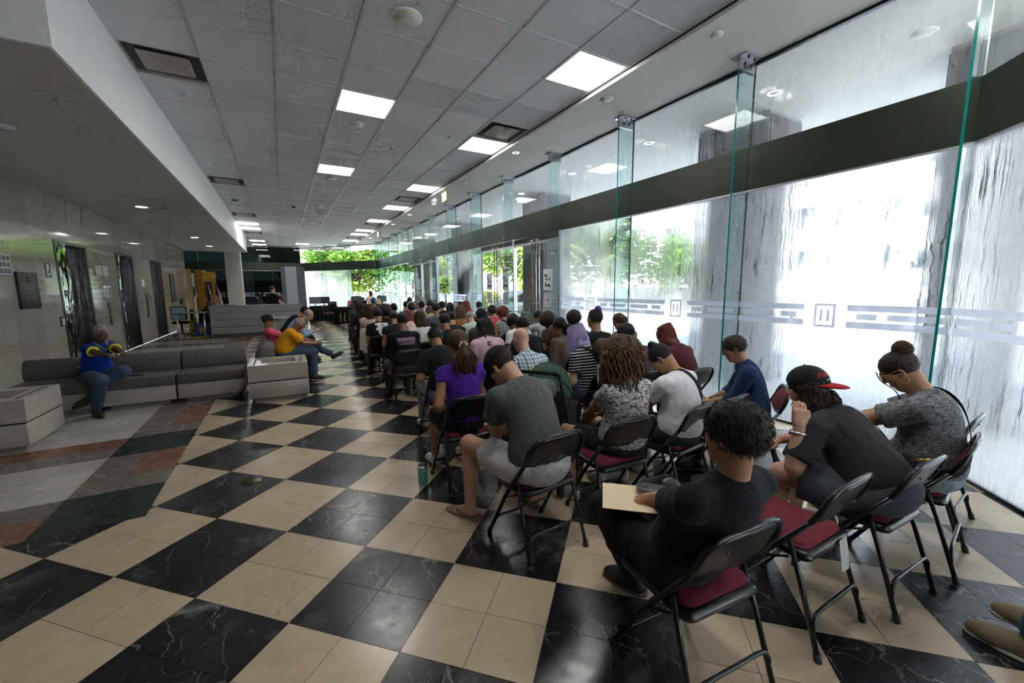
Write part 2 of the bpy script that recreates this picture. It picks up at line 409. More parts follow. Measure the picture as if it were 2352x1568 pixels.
tag(link('floor_outlet_cover', pb.mesh('floor_outlet_cover', plain('brass_cover', (.10, .085, .05), .35, .6)), None, (-.42+.09, 3.94, .0008)), 'round dull brass cover plate set into a cream floor tile', 'cover plate')
# ---- ceiling ----------------------------------------------------
cl = MB().box((CX0, BACK, ZC+.03), (3.936, FAR+2, ZC+.2))
ceiling = struct('ceiling', cl, MATS['grid_dark'], 'suspended ceiling of large square panels in a metal grid')
LIT = {(6, -2), (3, 1), (6, 2), (3, 6), (6, 7), (6, 11), (6, 15), (6, 19), (6, 21), (6, 25), (0, 19), (0, 21), (0, 28), (0, 31), (3, 29), (3, -6), (6, -6)}
VENT = {(0, 1), (0, 9), (0, 16), (6, 1), (6, 9), (6, 16), (6, 23), (0, 23)}
FIS = {(4, 0), (5, 0), (6, 0), (6, -4), (6, -3)}
def cell(i, j): return CX0+TCL*i, CY0+TCL*j
def farlim(x): return FAR if x < 1.2 else FAR-(x-1.2)*(FAR-YF)/(XG-1.2)
pan = {k: MB().box((-.374, -.374, 0), (.374, .374, .018), bottom=True).mesh('ceiling_tile', MATS[k]) for k in ('ceiling_panel', 'fissured_panel')}
lf = MB()
for a, b in (((-.378, -.378), (.378, -.355)), ((-.378, .355), (.378, .378)), ((-.378, -.355), (-.355, .355)), ((.355, -.355), (.378, .355))): lf.box((*a, -.002), (*b, .012))
lfm = lf.mesh('frame', MATS['grid_white']); ldm = MB().box((-.355, -.355, .004), (.355, .355, .01)).mesh('diffuser', MATS['panel_light'])
vm = MB()
for (r0, z0, r1, z1) in ((.376, -.004, .33, .06), (.33, .06, .24, .07)):
    for s in range(4):
        c, sn = [(1, 0), (0, 1), (-1, 0), (0, -1)][s]
        P = lambda r, t, z: (r*c-t*sn, r*sn+t*c, z)
        vm.quad(P(r0, -r0, z0), P(r0, r0, z0), P(r1, r1, z1), P(r1, -r1, z1))
vbm = vm.mesh('tray', [plain('vent_rust', (.36, .30, .25), .6, var=.25, scale=8)]); vpm = MB().rbox((-.25, -.25, .0), (.25, .25, .014), .03).mesh('face_plate', MATS['vent_beige'])
def wherecell(i, j):
    side = {0: 'along the dropped soffit', 3: 'in the middle of the ceiling', 6: 'along the glass wall'}[i]
    return side
nn = 0
for i in range(7):
    for j in range(-10, 34):
        x, y = cell(i, j); cx, cy = x+TCL/2, y+TCL/2
        if cy+.2 > farlim(cx) or cy < BACK-.2: continue
        if (i, j) in LIT:
            t = thing('ceiling_light', 'lit square panel light '+wherecell(i, j), 'ceiling light', (cx, cy, ZC), 0, 'square panel lights '+wherecell(i, j))
            link('frame', lfm, t); link('diffuser', ldm, t)
        elif (i, j) in VENT:
            t = thing('ceiling_vent', 'square beige air vent '+wherecell(i, j), 'vent', (cx, cy, ZC), 0, 'square vents '+wherecell(i, j))
            link('tray', vbm, t); link('face_plate', vpm, t)
        else:
            link('ceiling_tile', pan['fissured_panel' if (i, j) in FIS else 'ceiling_panel'], ceiling, (cx, cy, ZC+.002+(nn*37 % 5)*.0004)); nn += 1
gm = MB().box((-.014, BACK, -.006), (.014, FAR+1, .004)).mesh('grid_bar', MATS['grid_white'])
gc = MB().box((0, -.010, -.003), (TCL*7, .010, .004)).mesh('grid_bar', MATS['grid_white'])
for i in range(8): link('grid_bar', gm, ceiling, (CX0+TCL*i, 0, ZC))
for j in range(-10, 33): link('grid_bar', gc, ceiling, (CX0, CY0+TCL*j, ZC))
gd = MB().box((-.012, BACK, -.004), (.0, FAR, .03)).box((.0, BACK, -.02), (.008, FAR, .03))
tag(gd.build('trim_1', MATS['grid_dark'], None, (3.955, 0, ZC)), 'dark edge trim of the ceiling grid', kind='structure')
# small ceiling devices
def disc(name, label, cat, x, y, r, m, ring=None, z=ZC, group=None):
    t = thing(name, label, cat, (x, y, z), 0, group)
    MB().lathe([(r*.9, -.012), (r, -.004), (r, .004), (r*.9, .004)] if ring else [(r, -.006), (r, .004)], 24).build('rim', MATS[ring or m], t)
    if ring: MB().lathe([(.001, -.008), (r*.8, -.014), (r*.82, 0), (.001, 0)], 24).build('lens', MATS[m], t)
    return t
for (i, j) in ((0, 2), (0, 7), (3, 2), (3, 7), (0, 12), (3, 12), (2, 17), (3, 17)):
    x, y = cell(i, j); disc('ceiling_speaker', 'round white speaker grille flush in the ceiling panels', 'speaker', x+.38, y+.42, .125, 'lamp_white', 'grid_white', group='ceiling speakers')
x, y = cell(3, -2); disc('recessed_lamp', 'unlit round recessed lamp with yellowed lens in a ceiling panel', 'lamp', x+.4, y+.4, .15, 'lamp_off', 'white_paint')
for j in (3, 8, 13, 18, 23):
    x, y = cell(4, j); t = thing('sprinkler', 'small black fire sprinkler head hanging from the ceiling panel', 'sprinkler', (x+.37, y+.45, ZC), 0, 'fire sprinklers')
    MB().lathe([(.035, 0), (.035, -.006), (.012, -.01), (.012, -.04), (.02, -.045), (.001, -.05)], 12).build('body', MATS['alu'], t)
    MB().lathe([(.03, -.052), (.03, -.056), (.001, -.056)], 12).build('deflector', MATS['black_metal'], t)
x, y = cell(2, 12); t = thing('dome_camera', 'black dome security camera on the ceiling panel', 'camera', (x+.4, y+.7, ZC))
MB().lathe([(.08, .0), (.08, -.02), (.07, -.03)], 20).build('base', MATS['white_paint'], t); MB().sphere((0, 0, -.03), (.06, .06, .055), 16).build('dome', MATS['black_metal'], t)
x, y = cell(0, 12); t = thing('ceiling_detector', 'flat black detector on the ceiling panel by the soffit', 'detector', (x+.35, y+.6, ZC))
MB().rbox((-.09, -.06, -.03), (.09, .06, .0), .03).build('housing', MATS['black_metal'], t)
# perimeter ceiling strip + its step, runs on outside as the canopy soffit
pc = MB()
pc.box((3.963, BACK, ZP), (XG+.05, FAR, ZP+.3))
struct('ceiling_perimeter', pc, MATS['perimeter_plaster'], 'plaster ceiling strip along the glass wall')
for k, yy in enumerate((2.98, 4.66, 7.24, 9.84, 12.3, 14.9, 17.4, 19.9, 22.4)):
    on = k in (2, 5, 6, 8)
    disc('recessed_downlight', '%s round downlight in the plaster strip' % ('glowing warm' if on else 'unlit'), 'downlight', 4.2, yy, .085 if k else .06, 'warm_light' if on else 'lamp_white', 'white_paint', ZP, 'perimeter downlights '+('lit' if on else 'unlit'))
# dropped soffit on the west
ZS = 3.46
so = MB().box((XW, 4.64, ZS), (CX0, 24.6, ZC+.25))
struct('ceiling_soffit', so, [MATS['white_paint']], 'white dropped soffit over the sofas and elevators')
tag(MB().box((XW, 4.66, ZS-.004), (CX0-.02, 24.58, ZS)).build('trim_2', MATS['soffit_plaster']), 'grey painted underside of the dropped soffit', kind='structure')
for (px, py, on) in ((-2.6, 7.0, 0), (-2.58, 12.1, 1), (-2.55, 18.2, 1), (-2.6, 15.2, 0), (-2.55, 21.5, 1)):
    disc('soffit_downlight', 'round downlight %s in the grey soffit underside' % ('shining white' if on else 'unlit'), 'downlight', px, py, .13 if on else .1, 'down_light' if on else 'lamp_white', 'white_paint', ZS-.004, 'soffit downlights '+('lit' if on else 'unlit'))
t = thing('smoke_detector', 'white smoke detector beside the soffit downlight', 'detector', (-2.4, 17.4, ZS-.004))
MB().lathe([(.07, 0), (.07, -.02), (.04, -.045), (.001, -.045)], 16).build('housing', MATS['white_paint'], t)
nr = MB().box((-6.2, BACK, ZC+.02), (CX0+.02, 4.7, ZC+.2)); nr.box((-6.2, 24.5, ZC+.02), (CX0, FAR, ZC+.2)); nr.box((-6.2, 23.4, ZS), (XW, 24.6, ZC+.2))
struct('ceiling_hall', nr, MATS['ceiling_panel'], 'plain ceiling beside the soffit')
# ---- walls ------------------------------------------------------
EL = [(11.19, 12.68), (14.48, 15.9), (17.72, 19.08)]; ZE = 2.6
wl = MB(); ys = [BACK]+[v for e in EL for v in e]+[23.4]
wb = MB()
for k in range(0, len(ys), 2): wb.box((XW-.3, ys[k], 0), (XW-.02, ys[k+1], ZC))
for a, b in EL: wb.box((XW-.3, a, ZE), (XW-.02, b, ZC))
wb.box((XW-.4, BACK, 0), (XW-.3, 23.4, ZC))
wall_left = struct('wall_left', wb, MATS['grout'], 'grey marble-clad wall with three elevator doors')
zs = [0, 1.2, 2.6, 3.46, ZC]
for k in range(0, len(ys), 2):
    n = max(1, round((ys[k+1]-ys[k])/.82)); 
    for a in range(n):
        y0 = ys[k]+(ys[k+1]-ys[k])*a/n; y1 = ys[k]+(ys[k+1]-ys[k])*(a+1)/n
        if y0 < 5: zz = [0, 2.6, ZC]
        else: zz = zs
        for z0, z1 in zip(zz, zz[1:]):
            MB().box((-.02, y0+.001, z0+.001), (rng.uniform(0, .0008), y1-.001, z1-.001)).build('slab', MATS['travertine_wall'], wall_left, (XW, 0, 0))
for a, b in EL:
    for z0, z1 in ((ZE, 3.46), (3.46, ZC)):
        for (y0, y1) in ((a, (a+b)/2), ((a+b)/2, b)): MB().box((-.02, y0+.001, z0+.001), (.0004, y1-.001, z1-.001)).build('slab', MATS['travertine_wall'], wall_left, (XW, 0, 0))
def mirror():
    g = NG('mirror_steel'); v = g.mapv(g.pos(), (1, 2.2, 1.3))
    g.done(g.bsdf((.42, .43, .44), .04, 1., .5, g.bump(g.noise(v, 1.7, 1), .35, .08)))
mirror()
plain('jamb_bronze', (.075, .07, .068), .25, .8)
for n, (a, b) in enumerate(EL):
    d = tag(link('door_%d' % (n+1), None, None, (XW, a, 0)), 'polished steel elevator door in the marble wall, number %d from the blue-shirted man' % (n+1), kind='structure')
    w = b-a
    MB().box((-.2, .0, 0), (.012, .07, ZE)).box((-.2, w-.07, 0), (.012, w, ZE)).box((-.2, .07, ZE-.06), (.012, w-.07, ZE)).build('door_frame', MATS['jamb_bronze'], d)
    for s in range(2): MB().box((-.17, .07+(w-.14)*s/2+.002, .01), (-.15, .07+(w-.14)*(s+1)/2-.002, ZE-.06)).build('door_leaf', MATS['mirror_steel'], d)
    MB().box((-.2, .07, 0), (-.0, w-.07, .008)).build('sill', MATS['steel'], d)
    pl = MB().box((-.0, 0, 0), (.006, .16, .13)).build('floor_sign', MATS['black_metal'], d, (-.149, w*.42, 1.5))
    me = text_mesh('1', .1, MATS['white_paint'], 'number'); o = link('number', me, pl, (.008, .11, .065)); o.rotation_euler = (R_(90), 0, R_(90))
    st = MB().add([(.008, .055+.028*(1 if k % 2 == 0 else .42)*math.sin(math.pi*k/5), .065+.028*(1 if k % 2 == 0 else .42)*math.cos(math.pi*k/5)) for k in range(10)], [tuple(range(10))])
    st.build('star', MATS['white_paint'], pl)
# wall-mounted things
plain('plaque_bronze', (.028, .026, .025), .4, .6); plain('plaque_text', (.10, .095, .085), .4, .6); plain('sign_blue', (.035, .05, .06), .4); plain('plaque_raised', (.15, .13, .08), .35, .8); plain('vent_grey', (.4, .41, .44), .5)
def wallplate(name, label, cat, y0, y1, z0, z1, m, th=.03):
    t = thing(name, label, cat, (XW, y0, z0)); MB().rbox((0, 0, 0), (y1-y0, z1-z0, th), .008, 3, M=Matrix(((0,0,1,0),(1,0,0,0),(0,1,0,0),(0,0,0,1)))).build('plate', MATS[m], t)
    return t
def wtext(t, s, y, z, size, m, x=.032):
    o = link('lettering', text_mesh(s, size, MATS[m], 'lettering', .001), t, (x, y, z)); o.rotation_euler = (R_(90), 0, R_(90)); return o
t = wallplate('plaque', 'large square dark bronze plaque on the marble wall beside the first elevator', 'plaque', 9.70, 10.325, 1.32, 1.93, 'plaque_bronze', .035)
emb = MB()
for (a, b, c, d) in ((0, 0, .09, .012), (0, 0, .012, .12), (.04, .0, .052, .12), (0, .054, .09, .066), (0, .11, .09, .122), (.08, .0, .092, .05)): emb.box((.036, .265+a, .43+b), (.042, .265+c, .43+d))
emb.build('emblem', MATS['plaque_raised'], t)
for k, (w, z) in enumerate(((.46, .38), (.34, .335), (.18, .28), (.30, .24), (.34, .18), (.28, .13), (.16, .09))): MB().box((.035, .312-w/2, z), (.0375, .312+w/2, z+.012)).build('text_line', MATS['plaque_text'], t)
t = wallplate('fire_stair_sign', 'small dark blue elevator emergency sign on the marble wall', 'sign', 10.72, 10.93, 1.865, 2.14, 'sign_blue', .006)
fig = MB().box((.007, .07, .12), (.009, .10, .24)).box((.007, .11, .13), (.009, .125, .25)).add([(.008, .05, .1), (.008, .075, .1), (.008, .15, .19), (.008, .135, .2)], [(0, 1, 2, 3)]); fig.build('pictogram', MATS['lamp_white'], t)
for z in (.03, .05, .07): MB().box((.0065, .04, z), (.0075, .17, z+.01)).build('text_line', MATS['lamp_white'], t)
t = wallplate('framed_notice', 'small black framed notice on the marble beside the first elevator', 'notice', 11.0, 11.16, .94, 1.12, 'black_metal', .02); MB().box((.021, .02, .02), (.022, .14, .145)).build('notice', plain('paper_pink', (.5, .44, .46), .8), t)
t = wallplate('wall_vent', 'light grey wall grille with nine square openings', 'grille', 9.25, 9.63, 1.86, 2.2, 'vent_grey', .02)
for a in range(3):
    for b in range(3): MB().box((.0205, .04+a*.11, .035+b*.1), (.022, .12+a*.11, .105+b*.1)).build('opening', plain('vent_hole', (.13, .135, .15), .7), t)
t = wallplate('directory_frame', 'silver framed directory between the first two elevators', 'directory', 13.36, 13.85, 1.39, 1.72, 'alu', .02)
MB().box((.021, .03, .03), (.022, .46, .3)).build('panel', plain('directory_blue', (.13, .15, .2), .4), t)
for k in range(6): MB().box((.0222, .06+.03*(k % 2), .06+k*.038), (.0232, .26+.12*((k*5) % 3)/2, .075+k*.038)).build('text_line', MATS['lamp_white'], t)
for (y, z0, z1, nm) in ((13.56, .77, 1.33, 'first and second'), (16.8, .77, 1.52, 'second and third')):
    t = wallplate('call_panel', 'tall narrow black elevator call panel between the %s elevators' % nm, 'call panel', y, y+.13, z0, z1, 'plaque_bronze', .015)
    for k, zz in enumerate((.12, .28)): MB().lathe([(.022, 0), (.022, .01), (.001, .012)], 14, M=Matrix.Translation((.015, .065, zz)) @ Matrix.Rotation(R_(90), 4, 'Y')).build('button', MATS['steel'], t)
t = wallplate('plaque', 'tall narrow dark plaque beyond the third elevator', 'plaque', 20.2, 20.86, 1.13, 2.22, 'plaque_bronze', .03); t.location.x += .003
for k in range(9): MB().box((.03, .12+.05*(k % 2), .12+k*.1), (.033, .54-.05*(k % 3), .135+k*.1)).build('text_line', MATS['plaque_text'], t)
t = wallplate('card_reader', 'black card reader on the marble wall end', 'card reader', 21.6, 22.0, 1.0, 1.25, 'black_metal', .06)
t = wallplate('paper_notice', 'white sheet taped to the marble by the second elevator', 'notice', 16.55, 16.85, 1.72, 1.95, 'lamp_white', .004)
t = wallplate('wall_vent', 'blank beige cover plate high between the first two elevators', 'cover plate', 13.0, 13.35, 1.95, 2.2, 'vent_beige', .03)
t = wallplate('wall_vent', 'second blank grey cover plate high between the first two elevators', 'cover plate', 13.42, 13.75, 1.95, 2.2, 'vent_grey', .03)
# back + hall end
bw = MB().box((-6.3, BACK-.2, 0), (1.2, BACK, ZC+.1)); struct('wall_back', bw, MATS['travertine_wall'], 'marble wall behind the photographer')
# ================================================================ GLASS WALLS
FIN = [YN]+[3.10+1.932*k for k in range(12)]
ZB0, ZB1 = 2.79, 3.30
DOORB = {(3, 4), (4, 5), (7, 8), (8, 9)}
W_N = [0]
def strips(par, L, fr, y0=0., seed=0):
    """frosted film bands in bay-local coordinates (u along the wall, x = inward)"""
    r = random.Random(seed); x = -.012
    c = L*.5
    for (za, zb) in ((1.352, 1.415), (1.268, 1.328), (1.18, 1.245)):
        segs = [(0, c-.2), (c+.2, L)] if za != 1.268 else [(0.06, c*.45), (c*.45+.08, c-.28), (c+.28, L-c*.45-.08), (L-c*.45, L-.06)]
        for a, b in segs: MB().box((x-.001, a, za), (x, b, zb)).build('frosted_strip', MATS['frosted_film'], par)
    for (a, b, za, zb) in ((c-.10, c+.10, 1.40, 1.425), (c-.10, c+.10, 1.17, 1.195), (c-.10, c-.075, 1.195, 1.40), (c+.075, c+.10, 1.195, 1.40), (c-.045, c-.02, 1.235, 1.36), (c+.02, c+.045, 1.235, 1.36)):
        MB().box((x-.001, a, za), (x, b, zb)).build('frosted_mark', MATS['frosted_film'], par)
def bay(p0, p1, mats, fin=True, finlen=.32, bracket=True, label='', decal=True, alu=False):
    """one glazed bay from p0 to p1 (xy); local u axis along the wall, local -x points into the room"""
    W_N[0] += 1; d = Vector((p1[0]-p0[0], p1[1]-p0[1])); L = d.length
    w = tag(link('window_%d' % W_N[0], None, None, (p0[0], p0[1], 0), math.atan2(d.y, d.x)-math.pi/2), label, kind='structure')
    lo, up = mats
    if lo: MB().box((0, .006, .02), (.012, L-.006, ZB0)).build('pane', MATS[lo], w)
    MB().box((0, .006, ZB1), (.012, L-.006, ZP)).build('pane', MATS[up], w)
    MB().box((-.02, .004, ZB0), (.06, L-.004, ZB1)).build('transom_panel', MATS['green_metal'], w)
    MB().box((-.022, 0, ZB0-.022), (.05, L, ZB0)).build('transom_trim', MATS['alu'], w)
    MB().box((-.03, 0, ZP-.03), (.03, L, ZP)).build('head_channel', MATS['dark_frame'], w)
    if lo: MB().box((-.012, 0, 0), (.024, L, .022)).build('sill', MATS['dark_frame'], w)
    if fin:
        MB().box((-finlen, -.009, 0), (-.004, .009, ZP-.001)).build('glass_fin', MATS['fin_glass'], w)
        MB().box((-finlen-.003, -.0095, 0), (-finlen, .0095, ZP-.13)).build('fin_edge', MATS['fin_edge'], w)
        MB().box((-.006, -.006, 0), (.014, .006, ZP)).build('joint', MATS['alu' if alu else 'dark_frame'], w)
        if bracket:
            b = MB().box((-finlen-.02, -.095, ZP-.014), (.0, .095, ZP-.001))
            for s in (-1, 1): b.box((-finlen-.012, .010*s-.008, ZP-.15), (-.03, .010*s+.008, ZP-.014))
            br = b.build('bracket', MATS['alu'], w)
            for uu in (.35, .72):
                for s in (-1, 1):
                    bo = MB().lathe([(.012, 0), (.012, .012), (.001, .014)], 8, M=Matrix.Translation((-finlen*uu-.01, .018*s, ZP-.075)) @ Matrix.Rotation(R_(-90*s), 4, 'X')); bo.box((-finlen*uu-.014, .019*s-.003, ZP-.115), (-finlen*uu-.006, .019*s+.003, ZP-.075)); bo.build('bolt', MATS['black_metal'], br)
                    MB().lathe([(.011, 0), (.011, -.02), (.001, -.022)], 8, c=(-finlen*uu-.01, .06*s, ZP-.014)).build('bolt', MATS['black_metal'], br)
    if decal and lo: strips(w, L, None, seed=W_N[0])
    return w
def door_pair(p0, p1, label, posters=()):
    W_N[0] += 1; L = p1[1]-p0[1]
    d = tag(link('door_%d' % (W_N[0]+20), None, None, (p0[0], p0[1], 0)), label, kind='structure')
    MB().box((-.05, -.025, 0), (.05, .025, ZB0)).build('mullion', MATS['alu'], d)
    MB().box((-.03, .02, 2.66), (.03, L-.02, ZB0-.02)).build('header', MATS['dark_frame'], d)
    for s in range(2):
        u0 = .03+s*(L/2-.01); u1 = u0+L/2-.045
        lf = MB().box((-.006, u0, .06), (.006, u1, 2.65)).build('door_leaf', MATS['clear_glass'], d)
        fm = MB().box((-.02, u0, .0), (.02, u1, .09)).box((-.02, u0, 2.6), (.02, u1, 2.66)); h = u1 if s == 0 else u0
        fm.build('rail', MATS['steel'], lf)
        # tall rectangular pull loop on the meeting side
        m0, m1 = (u0+.06, u1-.05) if s == 0 else (u0+.05, u1-.06); zb, zt = 1.02, 2.62
        ux = m1 if s == 0 else m0; uo = m0 if s == 0 else m1; sg = -1 if s == 0 else 1
        path = [(-.05, ux, zt), (-.05, ux, zb+.06)]+[(-.05, ux+sg*.06*(1-math.cos(R_(a))), zb+.06-.06*math.sin(R_(a))) for a in (30, 60, 90)]+[(-.05, uo, zb)]
        MB().tube(path, .013, 8).build('pull_bar', MATS['bronze'], lf)
        MB().tube([(.05, ux, zt), (.05, ux, .5)], .013, 8).build('pull_bar', MATS['steel'], lf)
        for zz in (1.25, 2.4): MB().tube([(-.05, ux, zz), (.05, ux, zz)], .007, 6).build('pull_mount', MATS['steel'], lf)
        MB().box((-.05, ux-.12 if s == 0 else ux-.02, 2.66), (-.03, ux+.02 if s == 0 else ux+.12, 2.70)).build('closer', MATS['vent_beige'], d)
        if s in posters:
            po = MB().box((-.009, u0+.28, 1.56), (-.007, u0+.62, 2.02)).build('poster', MATS['lamp_white'], lf)
            rr = random.Random(4); blk = MB()
            for q in range(11):
                cy, cz = u0+.45+rr.uniform(-.11, .11), 1.79+rr.uniform(-.16, .16); a = rr.uniform(0, 3)
                pts = [(-.0095, cy+.05*math.cos(a+t)*k, cz+.05*math.sin(a+t)*k) for t, k in ((0, 1), (1.7, .5), (3.1, 1), (4.6, .45))]; blk.add(pts, [(0, 1, 2, 3), (3, 2, 1, 0)])
            blk.build('print', MATS['black_metal'], po)
            nt = MB().box((-.009, u0+.30, 1.18), (-.007, u0+.60, 1.50)).build('paper_notice', plain('paper_lilac', (.55, .5, .58), .8), lf)
            MB().box((-.0095, u0+.40, 1.33), (-.009, u0+.50, 1.36)).build('text_line', plain('ink', (.12, .1, .13), .8), nt)
    # the fixed light above and fin as in the other bays
    MB().box((0, .006, ZB1), (.012, L-.006, ZP)).build('pane', MATS['fog_upper'], d)
    MB().box((-.02, .004, ZB0), (.06, L-.004, ZB1)).build('transom_panel', MATS['green_metal'], d)
    MB().box((-.03, 0, ZP-.03), (.03, L, ZP)).build('head_channel', MATS['dark_frame'], d)
    return d
def fin_only(y, label):
    f = tag(link('trim_%d' % (30+int(y)), None, None, (XG, y, 0)), label, kind='structure'); fl = .32
    MB().box((-fl, -.009, 0), (-.06, .009, ZP-.001)).build('glass_fin', MATS['fin_glass'], f)
    b = MB().box((-fl-.02, -.095, ZP-.014), (0, .095, ZP-.001))
    for s in (-1, 1): b.box((-fl-.012, .01*s-.008, ZP-.15), (-.03, .01*s+.008, ZP-.014))
    br = b.build('bracket', MATS['alu'], f)
    for uu in (.35, .72): MB().lathe([(.012, 0), (.012, .012), (.001, .014)], 8, M=Matrix.Translation((-fl*uu-.01, -.018, ZP-.075)) @ Matrix.Rotation(R_(90), 4, 'X')).build('bolt', MATS['black_metal'], br)
# near diagonal bay (behind-right of camera)
dl = (XG-1.2)/3
for k in range(3):
    a = (1.2+dl*k, BACK+dl*k); b = (1.2+dl*(k+1), BACK+dl*(k+1))
    bay(a, b, ('fog_heavy', 'fog_upper'), fin=(k > 0), label='misted glass bay of the diagonal corner wall, pane %d from the back wall' % (k+1))
pts = FIN+[YF]
for k in range(len(pts)-1):
    if k in (3, 4, 7, 8):
        door_pair((XG, pts[k]), (XG, pts[k+1]), 'pair of glass entrance doors with tall pull bars, doorway %d of the glass wall' % k, posters=(0,) if k in (3, 7) else (0, 1))
        fin_only(pts[k], 'glass fin with steel bracket at doorway %d' % k)
    else:
        fm = {0: 'fog_heavy', 1: 'fog_heavy', 2: 'fog_mid', 5: 'fog_light', 6: 'fog_light'}.get(k, 'clear_glass')
        bay((XG, pts[k]), (XG, pts[k+1]), (fm, 'fog_upper' if k < 9 else 'clear_glass'), label='glass bay %d of the long window wall, with a green fin and frosted bands' % (k+1), alu=(k == 0), bracket=(k > 0 or True))
# far diagonal
p0 = Vector((XG, YF)); p1 = Vector((1.2, FAR)); nb = 3
for k in range(nb):
    a = p0.lerp(p1, k/nb); b = p0.lerp(p1, (k+1)/nb)
    bay(a, b, ('fog_mid' if k else 'clear_glass', 'clear_glass'), label='glass bay %d of the far diagonal window wall' % (k+1), bracket=False)
# end wall: smoked glass
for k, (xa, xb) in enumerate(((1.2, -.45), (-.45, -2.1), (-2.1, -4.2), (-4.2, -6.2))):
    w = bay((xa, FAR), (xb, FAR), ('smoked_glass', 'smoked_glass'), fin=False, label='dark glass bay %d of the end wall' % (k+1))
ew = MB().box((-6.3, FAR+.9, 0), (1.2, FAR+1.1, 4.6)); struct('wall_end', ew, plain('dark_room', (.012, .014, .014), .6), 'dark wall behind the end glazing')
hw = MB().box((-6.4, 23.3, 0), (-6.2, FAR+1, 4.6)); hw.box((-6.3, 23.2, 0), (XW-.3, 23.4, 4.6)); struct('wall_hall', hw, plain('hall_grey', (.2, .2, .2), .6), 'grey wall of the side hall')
# ================================================================ OUTSIDE
plain('sidewalk', (.46, .44, .41), .85, var=.12, scale=2); plain('asphalt', (.26, .27, .29), .8, var=.12, scale=2); plain('kerb', (.5, .49, .46), .8)
plain('road_paint', (.75, .75, .72), .7); plain('road_yellow', (.75, .45, .05), .7); plain('lawn', (.09, .16, .03), .9, var=.4, scale=4); plain('bldg_white', (.55, .545, .53), .7, var=.05, scale=1)
plain('bldg_window', (.04, .05, .06), .15, .2); plain('bark', (.12, .09, .065), .9, var=.3, scale=12); plain('sign_yellow', (.85, .42, .03), .5); plain('column_purple', (.27, .25, .27), .7, var=.08, scale=4); plain('column_dark', (.05, .048, .048), .6, var=.2, scale=8)
def leafmat(name, a, b):
    g = NG(name); n = g.noise(g.pos(), 1.3, 2); c = g.mix(n, a, b)
    d = g.n('BsdfDiffuse', {'Color': c}); t = g.n('BsdfTranslucent', {'Color': c}); m = g.n('MixShader', {0: .45}); g.set(m.inputs[1], d); g.set(m.inputs[2], t); g.done(m.outputs[0])
leafmat('leaf_green', (.05, .13, .02), (.16, .27, .05)); leafmat('leaf_bright', (.14, .26, .04), (.34, .42, .10)); leafmat('leaf_dark', (.03, .07, .02), (.09, .15, .045)); leafmat('leaf_palm', (.10, .18, .04), (.34, .36, .11))
g_ = MB(); g_.prism([(XG+.08, 60), (XG+.08, YN-.05), (1.3, BACK-.05), (1.3, -30), (9.6, -30), (9.6, 60)], -.3, -.012); tag(g_.build('pavement', MATS['sidewalk']), 'pale pavement outside the glass wall', kind='structure')
g_ = MB(); g_.box((9.75, -30, -.4), (19.5, 90, -.14)); tag(g_.build('road', MATS['asphalt']), 'grey asphalt street outside', kind='structure')
g_ = MB(); g_.box((9.6, -30, -.4), (9.75, 90, -.01)); g_.box((19.5, -30, -.4), (19.65, 90, -.01)); tag(g_.build('kerb', MATS['kerb']), 'concrete kerbs of the street', kind='structure')
g_ = MB(); g_.box((19.65, -40, -.4), (60, 100, -.02)); g_.box((-40, FAR+1.2, -.4), (9.6, 100, -.02)); tag(g_.build('ground', MATS['sidewalk']), 'pale ground beyond the street', kind='structure')
g_ = MB()
for y in range(-20, 80, 6): g_.box((14.5, y, -.14), (14.65, y+3, -.136))
tag(g_.build('lane_marking', MATS['road_paint']), 'dashed white lane paint on the street', kind='structure')
g_ = MB().box((9.9, -30, -.14), (10.05, 90, -.136)).box((19.2, -30, -.14), (19.35, 90, -.136)); tag(g_.build('kerb_paint', MATS['road_yellow']), 'yellow painted lines along the kerb', kind='structure')
# canopy over the pavement; stretch round the near corner added to dim the glass
g_ = MB(); g_.prism([(XG+.05, YF+4), (XG+.05, YN), (1.25, BACK), (1.25, -14), (9.2, -14), (9.2, YF+4)], ZP, ZP+.5); tag(g_.build('canopy', MATS['perimeter_plaster']), 'plaster canopy over the pavement', kind='structure')
for k, y in enumerate((1.9, 3.4, 5.6, 7.9, 10.2, 12.6, 15.0)):
    disc('canopy_downlight', 'round warm downlight in the canopy outside the glass', 'downlight', 6.1, y, .11, 'warm_light' if k in (1, 2, 3, 4) else 'lamp_off', 'white_paint', ZP, 'canopy downlights')
for (y0, y1, nm) in ((3.72, 4.92, 'near the denim-shirted man'), (9.75, 10.95, 'behind the entrance doors'), (15.75, 16.95, 'beyond the second doorway'), (21.75, 22.95, 'at the far end'), (.75, 1.85, 'by the corner of the glass')):
    t = thing('column', 'square stone-clad column outside the glass %s' % nm, 'column', (6.6 if y0 > 1 else 6.75, y0, 0))
    MB().box((0, 0, 0), (.9, y1-y0, ZP)).build('shaft', MATS['column_purple'], t)
    for z0, z1 in ((.02, 1.4), (1.41, 2.8), (2.81, 4.2)): MB().box((-.03, .02, z0), (0, y1-y0-.02, z1)).build('cladding', MATS['column_dark' if y0 != 9.75 else 'column_purple'], t); MB().box((.02, y1-y0, z0), (.88, y1-y0+.02, z1)).build('cladding', MATS['column_dark'], t); MB().box((.02, -.02, z0), (.88, 0, z1)).build('cladding', MATS['column_dark'], t)
